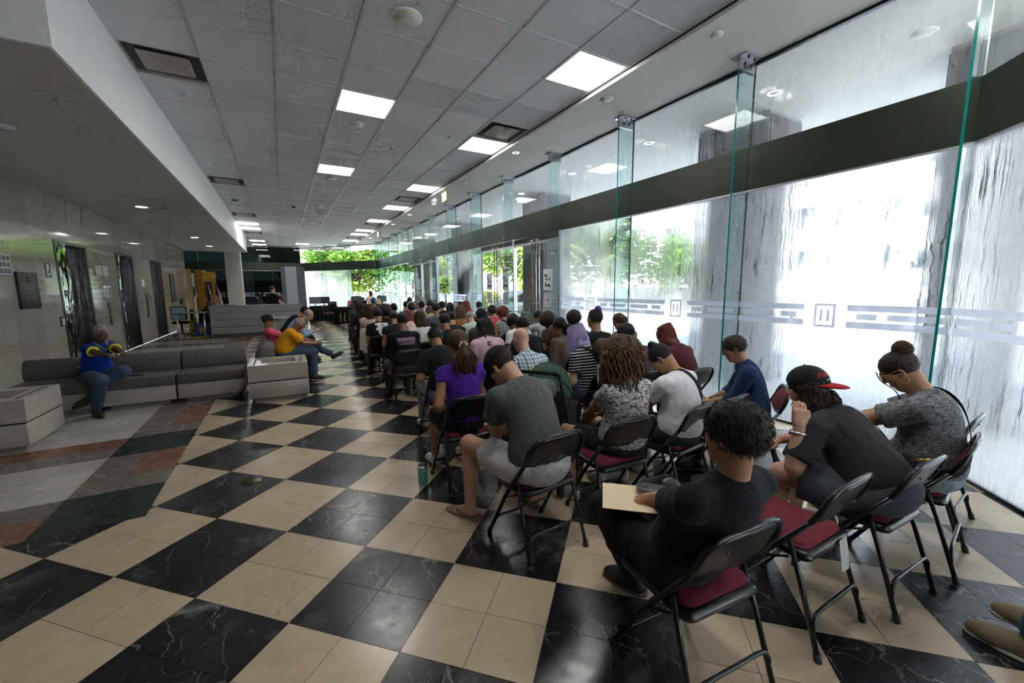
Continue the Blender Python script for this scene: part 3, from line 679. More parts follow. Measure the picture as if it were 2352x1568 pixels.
# trees
def tree(name, label, x, y, h, r, mat, n=2200, seed=1, ls=.3, trunk=.16, zc=.62, group=None):
    rr = random.Random(seed); t = thing(name, label, 'tree', (x, y, 0), 0, group)
    b = MB(); b.tube([(0, 0, -.3), (.1*rr.uniform(-1, 1), .1, h*.3), (.2*rr.uniform(-1, 1), .1, h*.55)], [trunk, trunk*.8, trunk*.5], 7)
    tips = []
    for k in range(7):
        a = rr.uniform(0, 6.28); q = (math.cos(a)*r*.6, math.sin(a)*r*.6, h*rr.uniform(.55, .9)); tips.append(q)
        b.tube([(0, 0, h*rr.uniform(.28, .5)), (q[0]*.5, q[1]*.5, q[2]*.75), q], [trunk*.5, trunk*.3, trunk*.12], 5)
    b.build('trunk', MATS['bark'], t)
    cl = [(rr.gauss(0, r*.42), rr.gauss(0, r*.42), h*zc+rr.gauss(0, h*.16), r*rr.uniform(.25, .5)) for _ in range(16)]+[(*q, r*.35) for q in tips]
    vs = []; fs = []
    for k in range(n):
        c = rr.choice(cl); d = Vector((rr.gauss(0, 1), rr.gauss(0, 1), rr.gauss(0, .8))).normalized()*c[3]*rr.uniform(.5, 1.05); p = Vector(c[:3])+d
        u = Vector((rr.gauss(0, 1), rr.gauss(0, 1), rr.gauss(0, .5))).normalized(); w = u.cross(Vector((rr.gauss(0, 1), rr.gauss(0, 1), rr.gauss(0, 1)))).normalized()
        s = ls*rr.uniform(.6, 1.2); o = len(vs); vs += [p-u*s, p+w*s*.42, p+u*s, p-w*s*.42]; fs.append((o, o+1, o+2, o+3))
    m = MB(); m.add(vs, fs); tag(m.build('foliage', MATS[mat], t), kind='stuff')
def palm(label, x, y, h, seed=1, n=15, L=2.3):
    rr = random.Random(seed); t = thing('palm', label, 'palm', (x, y, 0)); MB().tube([(0, 0, -.3), (.1, 0, h*.5), (.05, .1, h)], [.17, .13, .11], 8).build('trunk', MATS['bark'], t)
    for k in range(n):
        a = 6.28*k/n+rr.uniform(-.2, .2); e = rr.uniform(-.2, .9); f = MB(); pts = []
        for i in range(9):
            s = i/8; pts.append(Vector((math.cos(a)*L*s*math.cos(e*(1-s)), math.sin(a)*L*s*math.cos(e*(1-s)), h+L*s*math.sin(e)-1.3*L*s*s*.6)))
        f.tube(pts, .015, 4)
        sd = Vector((-math.sin(a), math.cos(a), 0))
        for i in range(1, 9):
            for sg in (-1, 1):
                for q in (0, .5):
                    p = pts[i].lerp(pts[i-1], q); w = .55*(1-abs(i/8-.45)); tip = p+sd*sg*w+Vector((0, 0, -.22))+(pts[i]-pts[i-1])*.8
                    f.add([p, p+(pts[i]-pts[i-1])*.3, tip], [(0, 1, 2)])
        f.build('frond', MATS['leaf_palm'], t)
tree('street_tree', 'broad dark green tree across the street', 21.5, 23.5, 7.2, 3.3, 'leaf_dark', 3200, 2, .34)
tree('street_tree', 'bright tree hanging over the street beside the dark broad one', 20.5, 28, 8.2, 3.6, 'leaf_bright', 3200, 3, .32)
tree('street_tree', 'rounded tree seen past the pale column and the white building', 25.5, 18.6, 5.2, 2.7, 'leaf_green', 2600, 4, .32)
tree('street_tree', 'forked grey-branched tree framed by the entrance doors', 17.8, 32.5, 8.5, 3.6, 'leaf_green', 2400, 5, .3, .26, .68)
tree('street_tree', 'tall tree right behind the forked one', 23, 40, 9, 4.5, 'leaf_bright', 2600, 6, .4)
for k, (x, y, h, r, mt) in enumerate(((3.4, 37.0, 5.6, 2.2, 'leaf_green'), (5.6, 36.0, 6.2, 2.4, 'leaf_bright'), (7.8, 37.2, 6.4, 2.6, 'leaf_green'), (10.2, 38.5, 7.5, 3.2, 'leaf_bright'), (13.2, 42, 8, 3.4, 'leaf_green'), (12.4, 33.6, 4.2, 1.9, 'leaf_bright'))):
    tree('garden_tree', ['leafy tree beyond the frosted emblem of the far glass', 'bright leafy tree above the standing woman in beige', 'dense tree at the corner of the far glass', 'tall yellow-green tree by the far doorway', 'large tree behind the yellow-green one', 'low shrubby tree in the clear door panes'][k], x, y, h, r, mt, 2200, 20+k, .26, .12, .55)
palm('palm tree with drooping yellow fronds across the street', 15.6, 22.3, 4.1, 3, 16, 2.2)
for k, (x, y) in enumerate(((12.0, 22.5), (12.6, 27.0), (11.9, 25.0))): palm(['low fan palm at the kerb beyond the doors', 'bushy palm clump further along the kerb', 'small palm between the two clumps'][k], x, y, .9+.2*k, 9+k, 18, 1.5)
# buildings
def building(label, x, y0, y1, h, rows, z0, dz, wins, wh, base=0., name='building'):
    t = thing(name, label, 'building', (x, y0, 0)); MB().box((0, 0, -.3), (9, y1-y0, h)).build('walls', MATS['bldg_white'], t)
    MB().box((-.3, -.2, h), (9.2, y1-y0+.2, h+.3)).build('parapet', MATS['bldg_white'], t)
    for r in range(rows):
        zz = z0+dz*r; MB().box((-.35, 0, zz-.5), (0, y1-y0, zz-.3)).build('ledge', MATS['bldg_white'], t)
        for (a, b) in wins:
            w = MB().box((-.05, a, zz), (.05, b, zz+wh)).build('window', MATS['bldg_window'], t)
            MB().box((-.08, (a+b)/2-.04, zz), (-.05, (a+b)/2+.04, zz+wh)).build('window_bar', MATS['bldg_white'], w)
building('large white apartment block across the street with rows of dark windows', 33, -24, 18.5, 15, 4, 2.6, 3.0, [(1.2+2.9*k, 3.2+2.9*k) for k in range(14)], 1.5)
building('narrower white block with square windows left of the large one', 33, 21.5, 29, 13, 4, 2.6, 3.0, [(1, 2.6), (4.6, 6.2)], 1.6)
building('low grey house with a barred window behind the parked cars', 27.5, 31, 41, 3.6, 1, .9, 3, [(1, 2.2), (4.2, 5.6)], 1.4, name='house')
building('white house beyond the far garden trees', -2.5, 44, 50, 6, 2, 1.2, 2.8, [(1, 2.5)], 1.3, name='house')
t = thing('garden_wall', 'low concrete wall under the garden trees', 'wall', (0, 33.5, 0)); MB().box((1.4, 0, 0), (9, .3, .95)).build('wall_body', MATS['concrete'], t)
t = thing('garden_wall', 'long white wall across the street', 'wall', (26, 0, 0)); MB().box((0, -6, -.1), (.3, 30, 1.55)).build('wall_body', MATS['bldg_white'], t)
t = thing('road_sign', 'yellow diamond road sign on a post across the street', 'road sign', (20.5, 23.0, 0)); MB().tube([(0, 0, 0), (0, 0, 2.1)], .03, 6).build('post', MATS['alu'], t)
MB().box((-.32, -.02, -.32), (.32, .02, .32), M=Matrix.Translation((-.05, 0, 2.2)) @ Matrix.Rotation(R_(60), 4, 'Z') @ Matrix.Rotation(R_(45), 4, 'Y')).build('plate', MATS['sign_yellow'], t)
plain('car_glass', (.02, .025, .03), .08); plain('tyre', (.015, .015, .015), .7); plain('tail_red', (.5, .02, .02), .2)
def car(label, x, y, rz, col, L=4.6, H=1.58, suv=True):
    t = thing('car', label, 'car', (x, y, -.13), rz); W = .9; bm = plain('car_'+col[0], col[1], .2, .3, .6, var=.02)
    prof = [(-L/2, .35), (-L/2, .85), (-L/2+.12, 1.0), (-L/2+(.25 if suv else .9), H-.08), (-L/2+(.6 if suv else 1.3), H), (L*.08, H), (L*.2, H-.1), (L*.33, 1.02), (L/2-.1, .86), (L/2, .6), (L/2, .35)]
    b = MB(); n = len(prof); vs = []
    for s, k in ((-1, 0), (1, 0)):
        for (px, pz) in prof: vs.append((px, s*(W if pz < 1.05 else W-.2*(pz-1.0)/(H-1)), pz))
    fs = [tuple(range(n-1, -1, -1)), tuple(range(n, 2*n))]+[(k, (k+1) % n, (k+1) % n+n, k+n) for k in range(n)]
    b.add(vs, fs); b.build('body', bm, t)
    for s in (-1, 1):
        for (a, c) in ((-L*.36, -L*.16), (-L*.14, L*.06), (L*.08, L*.25)):
            wy = s*(W-.06); wt = s*(W-.19); hi = H-.12
            MB().add([(a, wy+.012*s, 1.03), (c, wy+.012*s, 1.03), (c-.12 if a > 0 else c, wt+.012*s, hi), (a+.05, wt+.012*s, hi)], [(0, 1, 2, 3), (3, 2, 1, 0)]).build('side_window', MATS['car_glass'], t)
        for wx in (-L*.31, L*.31): MB().lathe([(.2, -.1), (.33, -.1), (.33, .1), (.2, .1)], 18, M=Matrix.Translation((wx, s*(W-.08), .33)) @ Matrix.Rotation(R_(90), 4, 'X')).build('wheel', MATS['tyre'], t)
        MB().box((-L/2-.01, s*.62-.12, .75), (-L/2+.03, s*.62+.12, .95)).build('tail_light', MATS['tail_red'], t)
        MB().box((L/2-.06, s*.62-.14, .62), (L/2+.01, s*.62+.14, .76)).build('head_light', MATS['lamp_white'], t)
    MB().add([(L*.335, -.62, 1.05), (L*.335, .62, 1.05), (L*.21, .55, H-.11), (L*.21, -.55, H-.11)], [(0, 1, 2, 3)]).build('windscreen', MATS['car_glass'], t)
    MB().add([(-L/2+.11, -.6, 1.04), (-L/2+.24, -.55, H-.1), (-L/2+.24, .55, H-.1), (-L/2+.11, .6, 1.04)], [(0, 1, 2, 3)]).build('rear_window', MATS['car_glass'], t)
car('silver estate car parked beyond the entrance doors', 11.3, 18.6, R_(90), ('silver', (.5, .52, .55)))
car('white hatchback parked behind the dark one', 16.9, 24.6, R_(-90), ('white', (.8, .8, .8)), 4.1, 1.5)
car('dark grey car on the street beyond the door mullion', 15.2, 21.4, R_(-90), ('grey', (.12, .13, .14)), 4.4, 1.48, False)
car('white car passing behind the misted glass', 17.6, 5.2, R_(-90), ('white', (.8, .8, .8)), 4.5, 1.5, False)
car('white van-like car parked by the white apartment block', 22.4, 9.5, R_(90), ('white', (.8, .8, .8)), 4.8, 1.9)
# ================================================================ FIGURES: smooth-union solids polygonised by surface nets
def V(*a): return np.array(a, float)
def rotx(d): c, s = math.cos(R_(d)), math.sin(R_(d)); return np.array([[1,0,0],[0,c,-s],[0,s,c]])
def roty(d): c, s = math.cos(R_(d)), math.sin(R_(d)); return np.array([[c,0,s],[0,1,0],[-s,0,c]])
def rotz(d): c, s = math.cos(R_(d)), math.sin(R_(d)); return np.array([[c,-s,0],[s,c,0],[0,0,1]])
I3 = np.eye(3)
class Solid:
    """ordered list of operations on a distance field"""
    def __init__(s): s.ops = []; s.lo = V(9,9,9); s.hi = V(-9,-9,-9)
    def _bb(s, lo, hi): s.lo = np.minimum(s.lo, lo); s.hi = np.maximum(s.hi, hi)
    def cone(s, a, b, ra, rb=None, k=.02, sub=False):
        a, b = np.asarray(a, float), np.asarray(b, float); rb = ra if rb is None else rb; m = max(ra, rb)
        lo = np.minimum(a, b)-m; hi = np.maximum(a, b)+m
        if not sub: s._bb(lo, hi)
        s.ops.append(('c', lo, hi, k, sub, (a, b, ra, rb))); return s
    def flat(s, a, b, ra, rb=None, k=.02):
        a, b = np.asarray(a, float), np.asarray(b, float); rb = ra if rb is None else rb; m = max(ra, rb)
        lo = np.minimum(a, b)-m; hi = np.maximum(a, b)+m; s._bb(lo, hi); s.ops.append(('k', lo, hi, k, False, (a, b, ra, rb))); return s
    def ell(s, c, r, R=I3, k=.02, sub=False):
        c, r = np.asarray(c, float), np.asarray(r, float); e = np.abs(R) @ r
        if not sub: s._bb(c-e, c+e)
        s.ops.append(('e', c-e, c+e, k, sub, (c, r, R))); return s
    def box(s, c, r, R=I3, rd=.01, k=.01, sub=False):
        c, r = np.asarray(c, float), np.asarray(r, float); e = np.abs(R) @ (r+rd)
        if not sub: s._bb(c-e, c+e)
        s.ops.append(('b', c-e, c+e, k, sub, (c, r, R, rd))); return s
    def chain(s, pts, rs, k=.02):
        for i in range(len(pts)-1): s.cone(pts[i], pts[i+1], rs[i], rs[i+1], k)
        return s
    def cut(s, p, n):
        """remove what lies on the side n points to"""
        s.ops.append(('x', None, None, 0, False, (np.asarray(p, float), np.asarray(n, float)/np.linalg.norm(n)))); return s
    def cutell(s, c, r, R=I3): s.ops.append(('q', None, None, 0, False, (np.asarray(c, float), np.asarray(r, float), R))); return s
    def mesh(s, h, fine=(), noise=None):
        axes = []
        for ax in range(3):
            lo, hi = s.lo[ax]-2.5*h, s.hi[ax]+2.5*h; zones = sorted([(c[ax]-r, c[ax]+r, f) for c, r, f in fine]); x = lo; xs = [x]
            while x < hi:
                st = h
                for a, b, f in zones:
                    if a-h < x < b: st = min(st, f)
                x += st; xs.append(x)
            axes.append(np.array(xs))
        X, Y, Z = axes; D = np.full((len(X), len(Y), len(Z)), 9., np.float32)
        for typ, lo, hi, k, sub, a in s.ops:
            if typ in 'xq':
                if typ == 'x':
                    p, n = a; d = ((X-p[0])*n[0])[:, None, None]+((Y-p[1])*n[1])[None, :, None]+((Z-p[2])*n[2])[None, None, :]
                else:
                    c, r, R = a; P = np.stack(np.meshgrid(X-c[0], Y-c[1], Z-c[2], indexing='ij'), -1) @ R; d = (1-np.sqrt(((P/r)**2).sum(-1)))*min(r)
                np.maximum(D, d, out=D); continue
            m = k+3*h; sl = tuple(slice(max(0, np.searchsorted(A, lo[i]-m)-1), np.searchsorted(A, hi[i]+m)+1) for i, A in enumerate(axes))
            x, y, z = X[sl[0]], Y[sl[1]], Z[sl[2]]
            if not (len(x) and len(y) and len(z)): continue
            x = x[:, None, None]; y = y[None, :, None]; z = z[None, None, :]
            if typ in 'ck':
                A, B, ra, rb = a; ba = B-A; L2 = ba @ ba
                if L2 < 1e-10: d = np.sqrt((x-A[0])**2+(y-A[1])**2+(z-A[2])**2)-ra
                else:
                    px, py, pz = x-A[0], y-A[1], z-A[2]; t = (px*ba[0]+py*ba[1]+pz*ba[2])/L2
                    if typ == 'c':
                        t = np.clip(t, 0, 1); d = np.sqrt((px-t*ba[0])**2+(py-t*ba[1])**2+(pz-t*ba[2])**2)-(ra+(rb-ra)*t)
                    else:
                        q = np.sqrt(np.maximum(px*px+py*py+pz*pz-t*t*L2, 0)); tc = np.clip(t, 0, 1); d = np.maximum(q-(ra+(rb-ra)*tc), np.maximum(-t, t-1)*math.sqrt(L2))
            else:
                c, r, R = a[:3]; px, py, pz = x-c[0], y-c[1], z-c[2]
                u = px*R[0,0]+py*R[1,0]+pz*R[2,0]; v = px*R[0,1]+py*R[1,1]+pz*R[2,1]; w = px*R[0,2]+py*R[1,2]+pz*R[2,2]
                if typ == 'e':
                    k0 = np.sqrt((u/r[0])**2+(v/r[1])**2+(w/r[2])**2); k1 = np.sqrt((u/r[0]**2)**2+(v/r[1]**2)**2+(w/r[2]**2)**2); d = k0*(k0-1)/np.maximum(k1, 1e-6)
                else:
                    u, v, w = np.abs(u)-r[0], np.abs(v)-r[1], np.abs(w)-r[2]; d = np.sqrt(np.maximum(u, 0)**2+np.maximum(v, 0)**2+np.maximum(w, 0)**2)+np.minimum(np.maximum(u, np.maximum(v, w)), 0)-a[3]
            o = D[sl]
            if sub:
                e = np.maximum(k-np.abs(o+d), 0)/k if k else 0; D[sl] = np.maximum(o, -d)+e*e*k*.25
            else:
                e = np.maximum(k-np.abs(o-d), 0)/k if k else 0; D[sl] = np.minimum(o, d)-e*e*k*.25
        if noise: D += noise(X[:, None, None], Y[None, :, None], Z[None, None, :]).astype(np.float32)
        return nets(D, X, Y, Z)
def nets(D, X, Y, Z):
    S = D < 0; nx, ny, nz = D.shape
    cnt = np.zeros((nx-1, ny-1, nz-1), np.int8)
    for i in (0, 1):
        for j in (0, 1):
            for k in (0, 1): cnt += S[i:nx-1+i, j:ny-1+j, k:nz-1+k]
    act = np.argwhere((cnt > 0) & (cnt < 8))
    if len(act) == 0: return np.zeros((0, 3)), np.zeros((0, 4), int)
    idx = np.full((nx-1, ny-1, nz-1), -1, np.int32); idx[act[:, 0], act[:, 1], act[:, 2]] = np.arange(len(act))
    acc = np.zeros((len(act), 3)); num = np.zeros(len(act)); ii, jj, kk = act.T
    for ax in range(3):
        o1, o2 = [(1, 2), (0, 2), (0, 1)][ax]
        for a in (0, 1):
            for b in (0, 1):
                q = [ii.copy(), jj.copy(), kk.copy()]; q[o1] = q[o1]+a; q[o2] = q[o2]+b; r = [c.copy() for c in q]; r[ax] = r[ax]+1
                d0, d1 = D[q[0], q[1], q[2]], D[r[0], r[1], r[2]]; m = (d0 < 0) != (d1 < 0); t = np.where(m, d0/np.where(m, d0-d1, 1), 0)
                P = np.stack([q[0], q[1], q[2]], 1).astype(float); P[:, ax] += t; acc[m] += P[m]; num[m] += 1
    P = acc/num[:, None]; out = np.empty_like(P)
    for ax, A in enumerate((X, Y, Z)): out[:, ax] = np.interp(P[:, ax], np.arange(len(A)), A)
    F = []
    for ax in range(3):
        sl0 = [slice(1, -1)]*3; sl0[ax] = slice(0, -1); sl1 = list(sl0); sl1[ax] = slice(1, None)
        s0 = S[tuple(sl0)]; s1 = S[tuple(sl1)]; E = np.argwhere(s0 != s1)
        if len(E) == 0: continue
        fl = s0[E[:, 0], E[:, 1], E[:, 2]]; o1, o2 = [(1, 2), (2, 0), (0, 1)][ax]
        base = E.copy(); base[:, o1] += 1; base[:, o2] += 1
        def at(d1, d2):
            c = base.copy(); c[:, o1] -= d1; c[:, o2] -= d2; return idx[c[:, 0], c[:, 1], c[:, 2]]
        q = np.stack([at(1, 1), at(0, 1), at(0, 0), at(1, 0)], 1); q[~fl] = q[~fl][:, ::-1]; F.append(q)
    F = np.concatenate(F); F = F[(F >= 0).all(1)]
    return out, F
def np_mesh(name, v, f, mats):
    me = bpy.data.meshes.new(name); me.vertices.add(len(v)); me.vertices.foreach_set('co', np.asarray(v, np.float32).ravel())
    n = len(f); w = f.shape[1] if n else 4; me.loops.add(n*w); me.loops.foreach_set('vertex_index', f.astype(np.int32).ravel()); me.polygons.add(n)
    me.polygons.foreach_set('loop_start', np.arange(0, n*w, w, dtype=np.int32)); me.polygons.foreach_set('use_smooth', np.ones(n, bool))
    for m in (mats if isinstance(mats, (list, tuple)) else [mats]): me.materials.append(m)
    me.update(calc_edges=True); me.validate(); return me
def lump(a=.006, f=60.):
    return lambda x, y, z: a*(np.sin(f*x+2*np.sin(f*.7*y))*np.sin(f*y+2*np.sin(f*.6*z))*np.sin(f*z+2*np.sin(f*.8*x)))
def ik(a, t, l1, l2, pole):
    a, t, pole = np.asarray(a, float), np.asarray(t, float), np.asarray(pole, float); d = t-a; L = np.linalg.norm(d); u = d/max(L, 1e-6); L = min(L, (l1+l2)*.999); t = a+u*L
    x = (l1*l1-l2*l2+L*L)/(2*L); h = math.sqrt(max(l1*l1-x*x, 0)); p = pole-u*(pole @ u); p = p/max(np.linalg.norm(p), 1e-6)
    return a+u*x+p*h, t
def skinmat(k):
    c = {'pale': (.56, .33, .24), 'light': (.48, .27, .18), 'tan': (.36, .185, .105), 'brown': (.24, .115, .062), 'dark': (.10, .045, .027)}[k]
    return plain('skin_'+k, c, .48, 0, .4, .12, 25, .15, 300, Subsurface_Weight=.06)
def fabric(name, col, kind='plain', col2=None, sc=1.):
    if name in MATS: return MATS[name]
    g = NG(name); v = g.obj(); fold = g.noise(g.mapv(v, (1, 1, .55)), 11, 3, .5, .8); weave = g.noise(v, 420, 1)
    if kind == 'plain': c = g.mix(g.noise(v, 40, 3), tuple(x*.88 for x in col), tuple(min(1, x*1.08) for x in col))
    elif kind == 'heather':
        n = g.noise(g.mapv(v, (40, 40, 150)), 1.*sc, 3, .7); c = g.mix(g.ramp(n, [(.42, 0.), (.58, 1.)]), col, col2)
    elif kind == 'stripe':
        z = g.n('SeparateXYZ', {0: v}).outputs[2]; y = g.n('SeparateXYZ', {0: v}).outputs[1]
        w = g.math('FRACT', g.math('MULTIPLY', g.math('ADD', z, g.math('MULTIPLY', y, .18)), 34.*sc)); c = g.mix(g.math('GREATER_THAN', w, .70), col, col2)
    elif kind == 'plaid':
        s3 = g.n('SeparateXYZ', {0: v}); a = g.math('GREATER_THAN', g.math('FRACT', g.math('MULTIPLY', s3.outputs[0], 30.*sc)), .55); b = g.math('GREATER_THAN', g.math('FRACT', g.math('MULTIPLY', s3.outputs[2], 30.*sc)), .55)
        a2 = g.math('GREATER_THAN', g.math('FRACT', g.math('MULTIPLY', s3.outputs[0], 15.*sc)), .8); c = g.mix(g.math('MULTIPLY', g.math('ADD', g.math('ADD', a, b), a2), .36), col, col2)
    elif kind == 'floral':
        vo = g.n('TexVoronoi', {'Vector': v, 'Scale': 26.*sc}); c = g.mix(g.ramp(vo.outputs[0], [(.25, 0.), (.45, 1.)]), vo.outputs[1], col)
        c = g.mix(.45, c, col2)
    elif kind == 'denim': c = g.mix(g.noise(g.mapv(v, (160, 160, 30)), 1., 2), col, col2); c = g.mix(g.ramp(g.noise(v, 5, 3), [(.4, 0.), (.7, .5)]), c, col2)
    elif kind == 'pin':
        w = g.math('FRACT', g.math('MULTIPLY', g.n('SeparateXYZ', {0: v}).outputs[0], 60.*sc)); c = g.mix(g.math('GREATER_THAN', w, .6), col, col2)
    h = g.math('ADD', g.math('MULTIPLY', fold, 1.), g.math('MULTIPLY', weave, .02))
    return g.done(g.bsdf(c, .88, 0, .16, g.bump(h, .55, .03), Sheen_Weight=.04))
def hairmat(name, ca, cb, axis='z'):
    if name in MATS: return MATS[name]
    g = NG(name); v = g.obj(); n = g.ramp(g.noise(g.mapv(v, (120, 120, 9)), 1., 3, .6), [(.3, 0.), (.7, 1.)]); c = g.mix(n, ca, cb)
    return g.done(g.bsdf(c, .5, 0, .22, g.bump(n, .7, .006)))
HB = hairmat('hair_black', (.006, .005, .005), (.022, .018, .016)); HD = hairmat('hair_dark', (.012, .007, .005), (.04, .024, .015)); HBR = hairmat('hair_brown', (.035, .018, .010), (.10, .052, .028))
HLB = hairmat('hair_light_brown', (.07, .035, .018), (.2, .11, .055)); HR = hairmat('hair_red', (.06, .01, .008), (.16, .03, .02)); HO = hairmat('hair_orange', (.2, .035, .01), (.45, .1, .03)); HG = hairmat('hair_grey', (.2, .19, .18), (.45, .43, .41)); HW = hairmat('hair_white', (.20, .195, .185), (.36, .35, .34))
def lavmat():
    g = NG('hair_lavender'); v = g.obj(); n = g.noise(g.mapv(v, (150, 150, 12)), 1., 3, .6); z = g.n('SeparateXYZ', {0: v}).outputs[2]
    lav = g.mix(n, (.22, .15, .36), (.50, .42, .68)); drk = g.mix(n, (.02, .018, .02), (.09, .085, .095)); f = g.ramp(g.math('ADD', g.math('SUBTRACT', 1.22, z), g.math('MULTIPLY', n, .12)), [(.0, 0.), (.16, 1.)])
    g.done(g.bsdf(g.mix(f, drk, lav), .45, 0, .4, g.bump(n, .7, .006)))
lavmat(); hairmat('hair_purple', (.05, .025, .12), (.16, .09, .32))
plain('eye_white', (.6, .58, .55), .2, var=.02); plain('iris', (.02, .012, .008), .15); plain('lip', (.25, .09, .07), .5)
F_BLACK = fabric('cloth_black', (.012, .012, .014)); F_NAVY = fabric('cloth_navy', (.012, .016, .028)); F_JEANS = fabric('denim_blue', (.03, .05, .09), 'denim', (.07, .11, .18)); F_LJEANS = fabric('denim_light', (.16, .2, .24), 'denim', (.3, .35, .39)); F_DGREY = fabric('cloth_dark_grey', (.05, .05, .052)); F_WHITE = fabric('cloth_white', (.78, .77, .80))
plain('shoe_black', (.012, .012, .012), .6); plain('shoe_white', (.6, .6, .58), .6); plain('sole_white', (.5, .48, .44), .7); plain('sole_dark', (.03, .028, .026), .8); plain('leather_brown', (.12, .055, .03), .5); plain('shoe_tan', (.22, .17, .11), .8)
def seated(**o):
    """joint positions of a seated figure facing +y, floor at z=0"""
    s = o.get('s', 1.); lean, hunch = o.get('lean', 8), o.get('hunch', 14); tw = o.get('twist', 0); side = o.get('side', 0)
    J = {'s': s}; hz = o.get('hz', .535); J['hip'] = V(0, o.get('hy', 0), hz)
    T = lambda a: rotz(tw*.5) @ roty(side) @ rotx(-a); T2 = rotz(tw) @ roty(side) @ rotx(-(lean+hunch*.5)); T3 = rotz(tw) @ roty(side) @ rotx(-(lean+hunch))
    J['waist'] = J['hip']+T(lean) @ V(0, 0, .175)*s; J['chest'] = J['waist']+T2 @ V(0, 0, .175)*s; J['nb'] = J['chest']+T3 @ V(0, 0, .145)*s; J['T2'] = T2; J['T3'] = T3; J['T1'] = T(lean)
    sw = o.get('sw', .172)*s; J['shL'] = J['nb']+T3 @ V(-sw, 0, -.065*s); J['shR'] = J['nb']+T3 @ V(sw, 0, -.065*s)
    hp, hy, hr = o.get('head', (lean+hunch-6, 0, 0)); J['H'] = rotz(tw+hy) @ roty(hr) @ rotx(-hp); J['head'] = J['nb']+T3 @ V(0, .012, .06)*s+J['H'] @ V(0, .018, .115)*s
    up = T3 @ V(0, 0, 1)
    for sd, sg in (('L', -1), ('R', 1)):
        hd = o.get('hand'+sd, (sg*.09, .30, .66)); pole = o.get('pole'+sd, (sg*.42, -.5, -1.))
        J['el'+sd], J['wr'+sd] = ik(J['sh'+sd], hd, .285*s, .245*s, pole); J['hd'+sd] = o.get('hdir'+sd, None)
        J['hp'+sd] = J['hip']+V(sg*.088*s, .02, -.035); kn = o.get('knee'+sd, (sg*.13, .44, .50)); J['kn'+sd] = V(*kn); J['an'+sd] = V(*o.get('ank'+sd, (sg*.135, .42, .095))); J['toe'+sd] = o.get('toe'+sd, (sg*.12, 1., 0.))
    return J
def head_ops(S, J, g=1., hero=False):
    C, R, s = J['head'], J['H'], J['s']; P = lambda x, y, z: C+R @ (V(x, y, z)*s); k = s
    S.cone(J['nb']-(J['T3'] @ V(0, .0, .03)), P(0, -.022, -.05), .056*g*s, .052*g*s, .03)
    S.ell(P(0, -.014, .028), V(.075, .094, .086)*k, R, .03).ell(P(0, .026, -.04), V(.06*g, .064, .078)*k, R, .03)
    S.cone(P(-.02, .055, -.095), P(.02, .055, -.095), .026*k, None, .03)
    if hero:
        for e in (-1, 1):
            S.ell(P(e*.04, .055, -.022), V(.028, .028, .03)*k, R, .025); S.ell(P(e*.076, -.006, -.008), V(.011, .021, .032)*k, R @ rotz(e*18), .008); S.ell(P(e*.082, .002, -.006), V(.006, .011, .017)*k, R, .004, True)
            S.cone(P(e*.012, .088, .030), P(e*.046, .070, .030), .010*k, .007*k, .016); S.ell(P(e*.031, .094, .010), V(.016, .014, .011)*k, R, .012, True)
            S.ell(P(e*.031, .078, .009), V(.0135, .0125, .0125)*k, R, .002); S.ell(P(e*.011, .098, -.031), V(.009, .009, .007)*k, R, .008)
        S.cone(P(0, .088, .018), P(0, .108, -.026), .008*k, .0115*k, .012)
        S.cone(P(-.017, .090, -.056), P(.017, .090, -.056), .006*k, None, .012); S.cone(P(-.015, .088, -.067), P(.015, .088, -.067), .0075*k, None, .01); S.cone(P(-.022, .099, -.0615), P(.022, .099, -.0615), .0022*k, None, .004, True)
    else:
        for e in (-1, 1): S.ell(P(e*.076, -.006, -.008), V(.012, .021, .032)*k, R, .008); S.ell(P(e*.031, .094, .010), V(.016, .013, .011)*k, R, .012, True)
        S.cone(P(0, .088, .018), P(0, .106, -.026), .009*k, .013*k, .014); S.cone(P(-.018, .090, -.060), P(.018, .090, -.060), .009*k, None, .012)
def hand_ops(S, wr, fw, up, s=1., curl=35, side=1, hero=True, spread=1.):
    """palm plus five bent fingers; fw = direction of the fingers, up = back of the hand"""
    fw = fw/np.linalg.norm(fw); up = up-fw*(up @ fw); up /= np.linalg.norm(up); sd = np.cross(fw, up)*side
    S.cone(wr-fw*.02, wr+fw*.02, .026*s, .026*s, .02)
    S.box(wr+fw*.055*s, V(.030, .036, .006)*s, np.stack([sd, fw, up], 1), .010*s, .014)
    for i, (off, L) in enumerate(((-.031, .062), (-.0105, .074), (.0105, .070), (.030, .052))):
        p = wr+fw*.092*s+sd*off*s; a0 = curl*.45; d = fw*math.cos(R_(a0))-up*math.sin(R_(a0))+sd*off*3*spread*.3; d /= np.linalg.norm(d); rad = (.0088 if i != 3 else .0078)*s
        q = p+d*L*.45*s; a1 = a0+curl; d2 = fw*math.cos(R_(a1))-up*math.sin(R_(a1)); q2 = q+d2*L*.32*s; a2 = a1+curl*.8; d3 = fw*math.cos(R_(a2))-up*math.sin(R_(a2)); q3 = q2+d3*L*.25*s
        S.cone(p-fw*.015, q, rad*1.05, rad, .004).cone(q, q2, rad, rad*.93, .003).cone(q2, q3, rad*.93, rad*.82, .003)
    p = wr+fw*.028*s-sd*.03*s; d = fw*.62-sd*.62-up*.35; d /= np.linalg.norm(d); q = p+d*.042*s; d2 = fw*.9-sd*.12-up*.3; d2 /= np.linalg.norm(d2); S.cone(p, q, .0135*s, .0115*s, .01).cone(q, q+d2*.032*s, .0115*s, .009*s, .004)
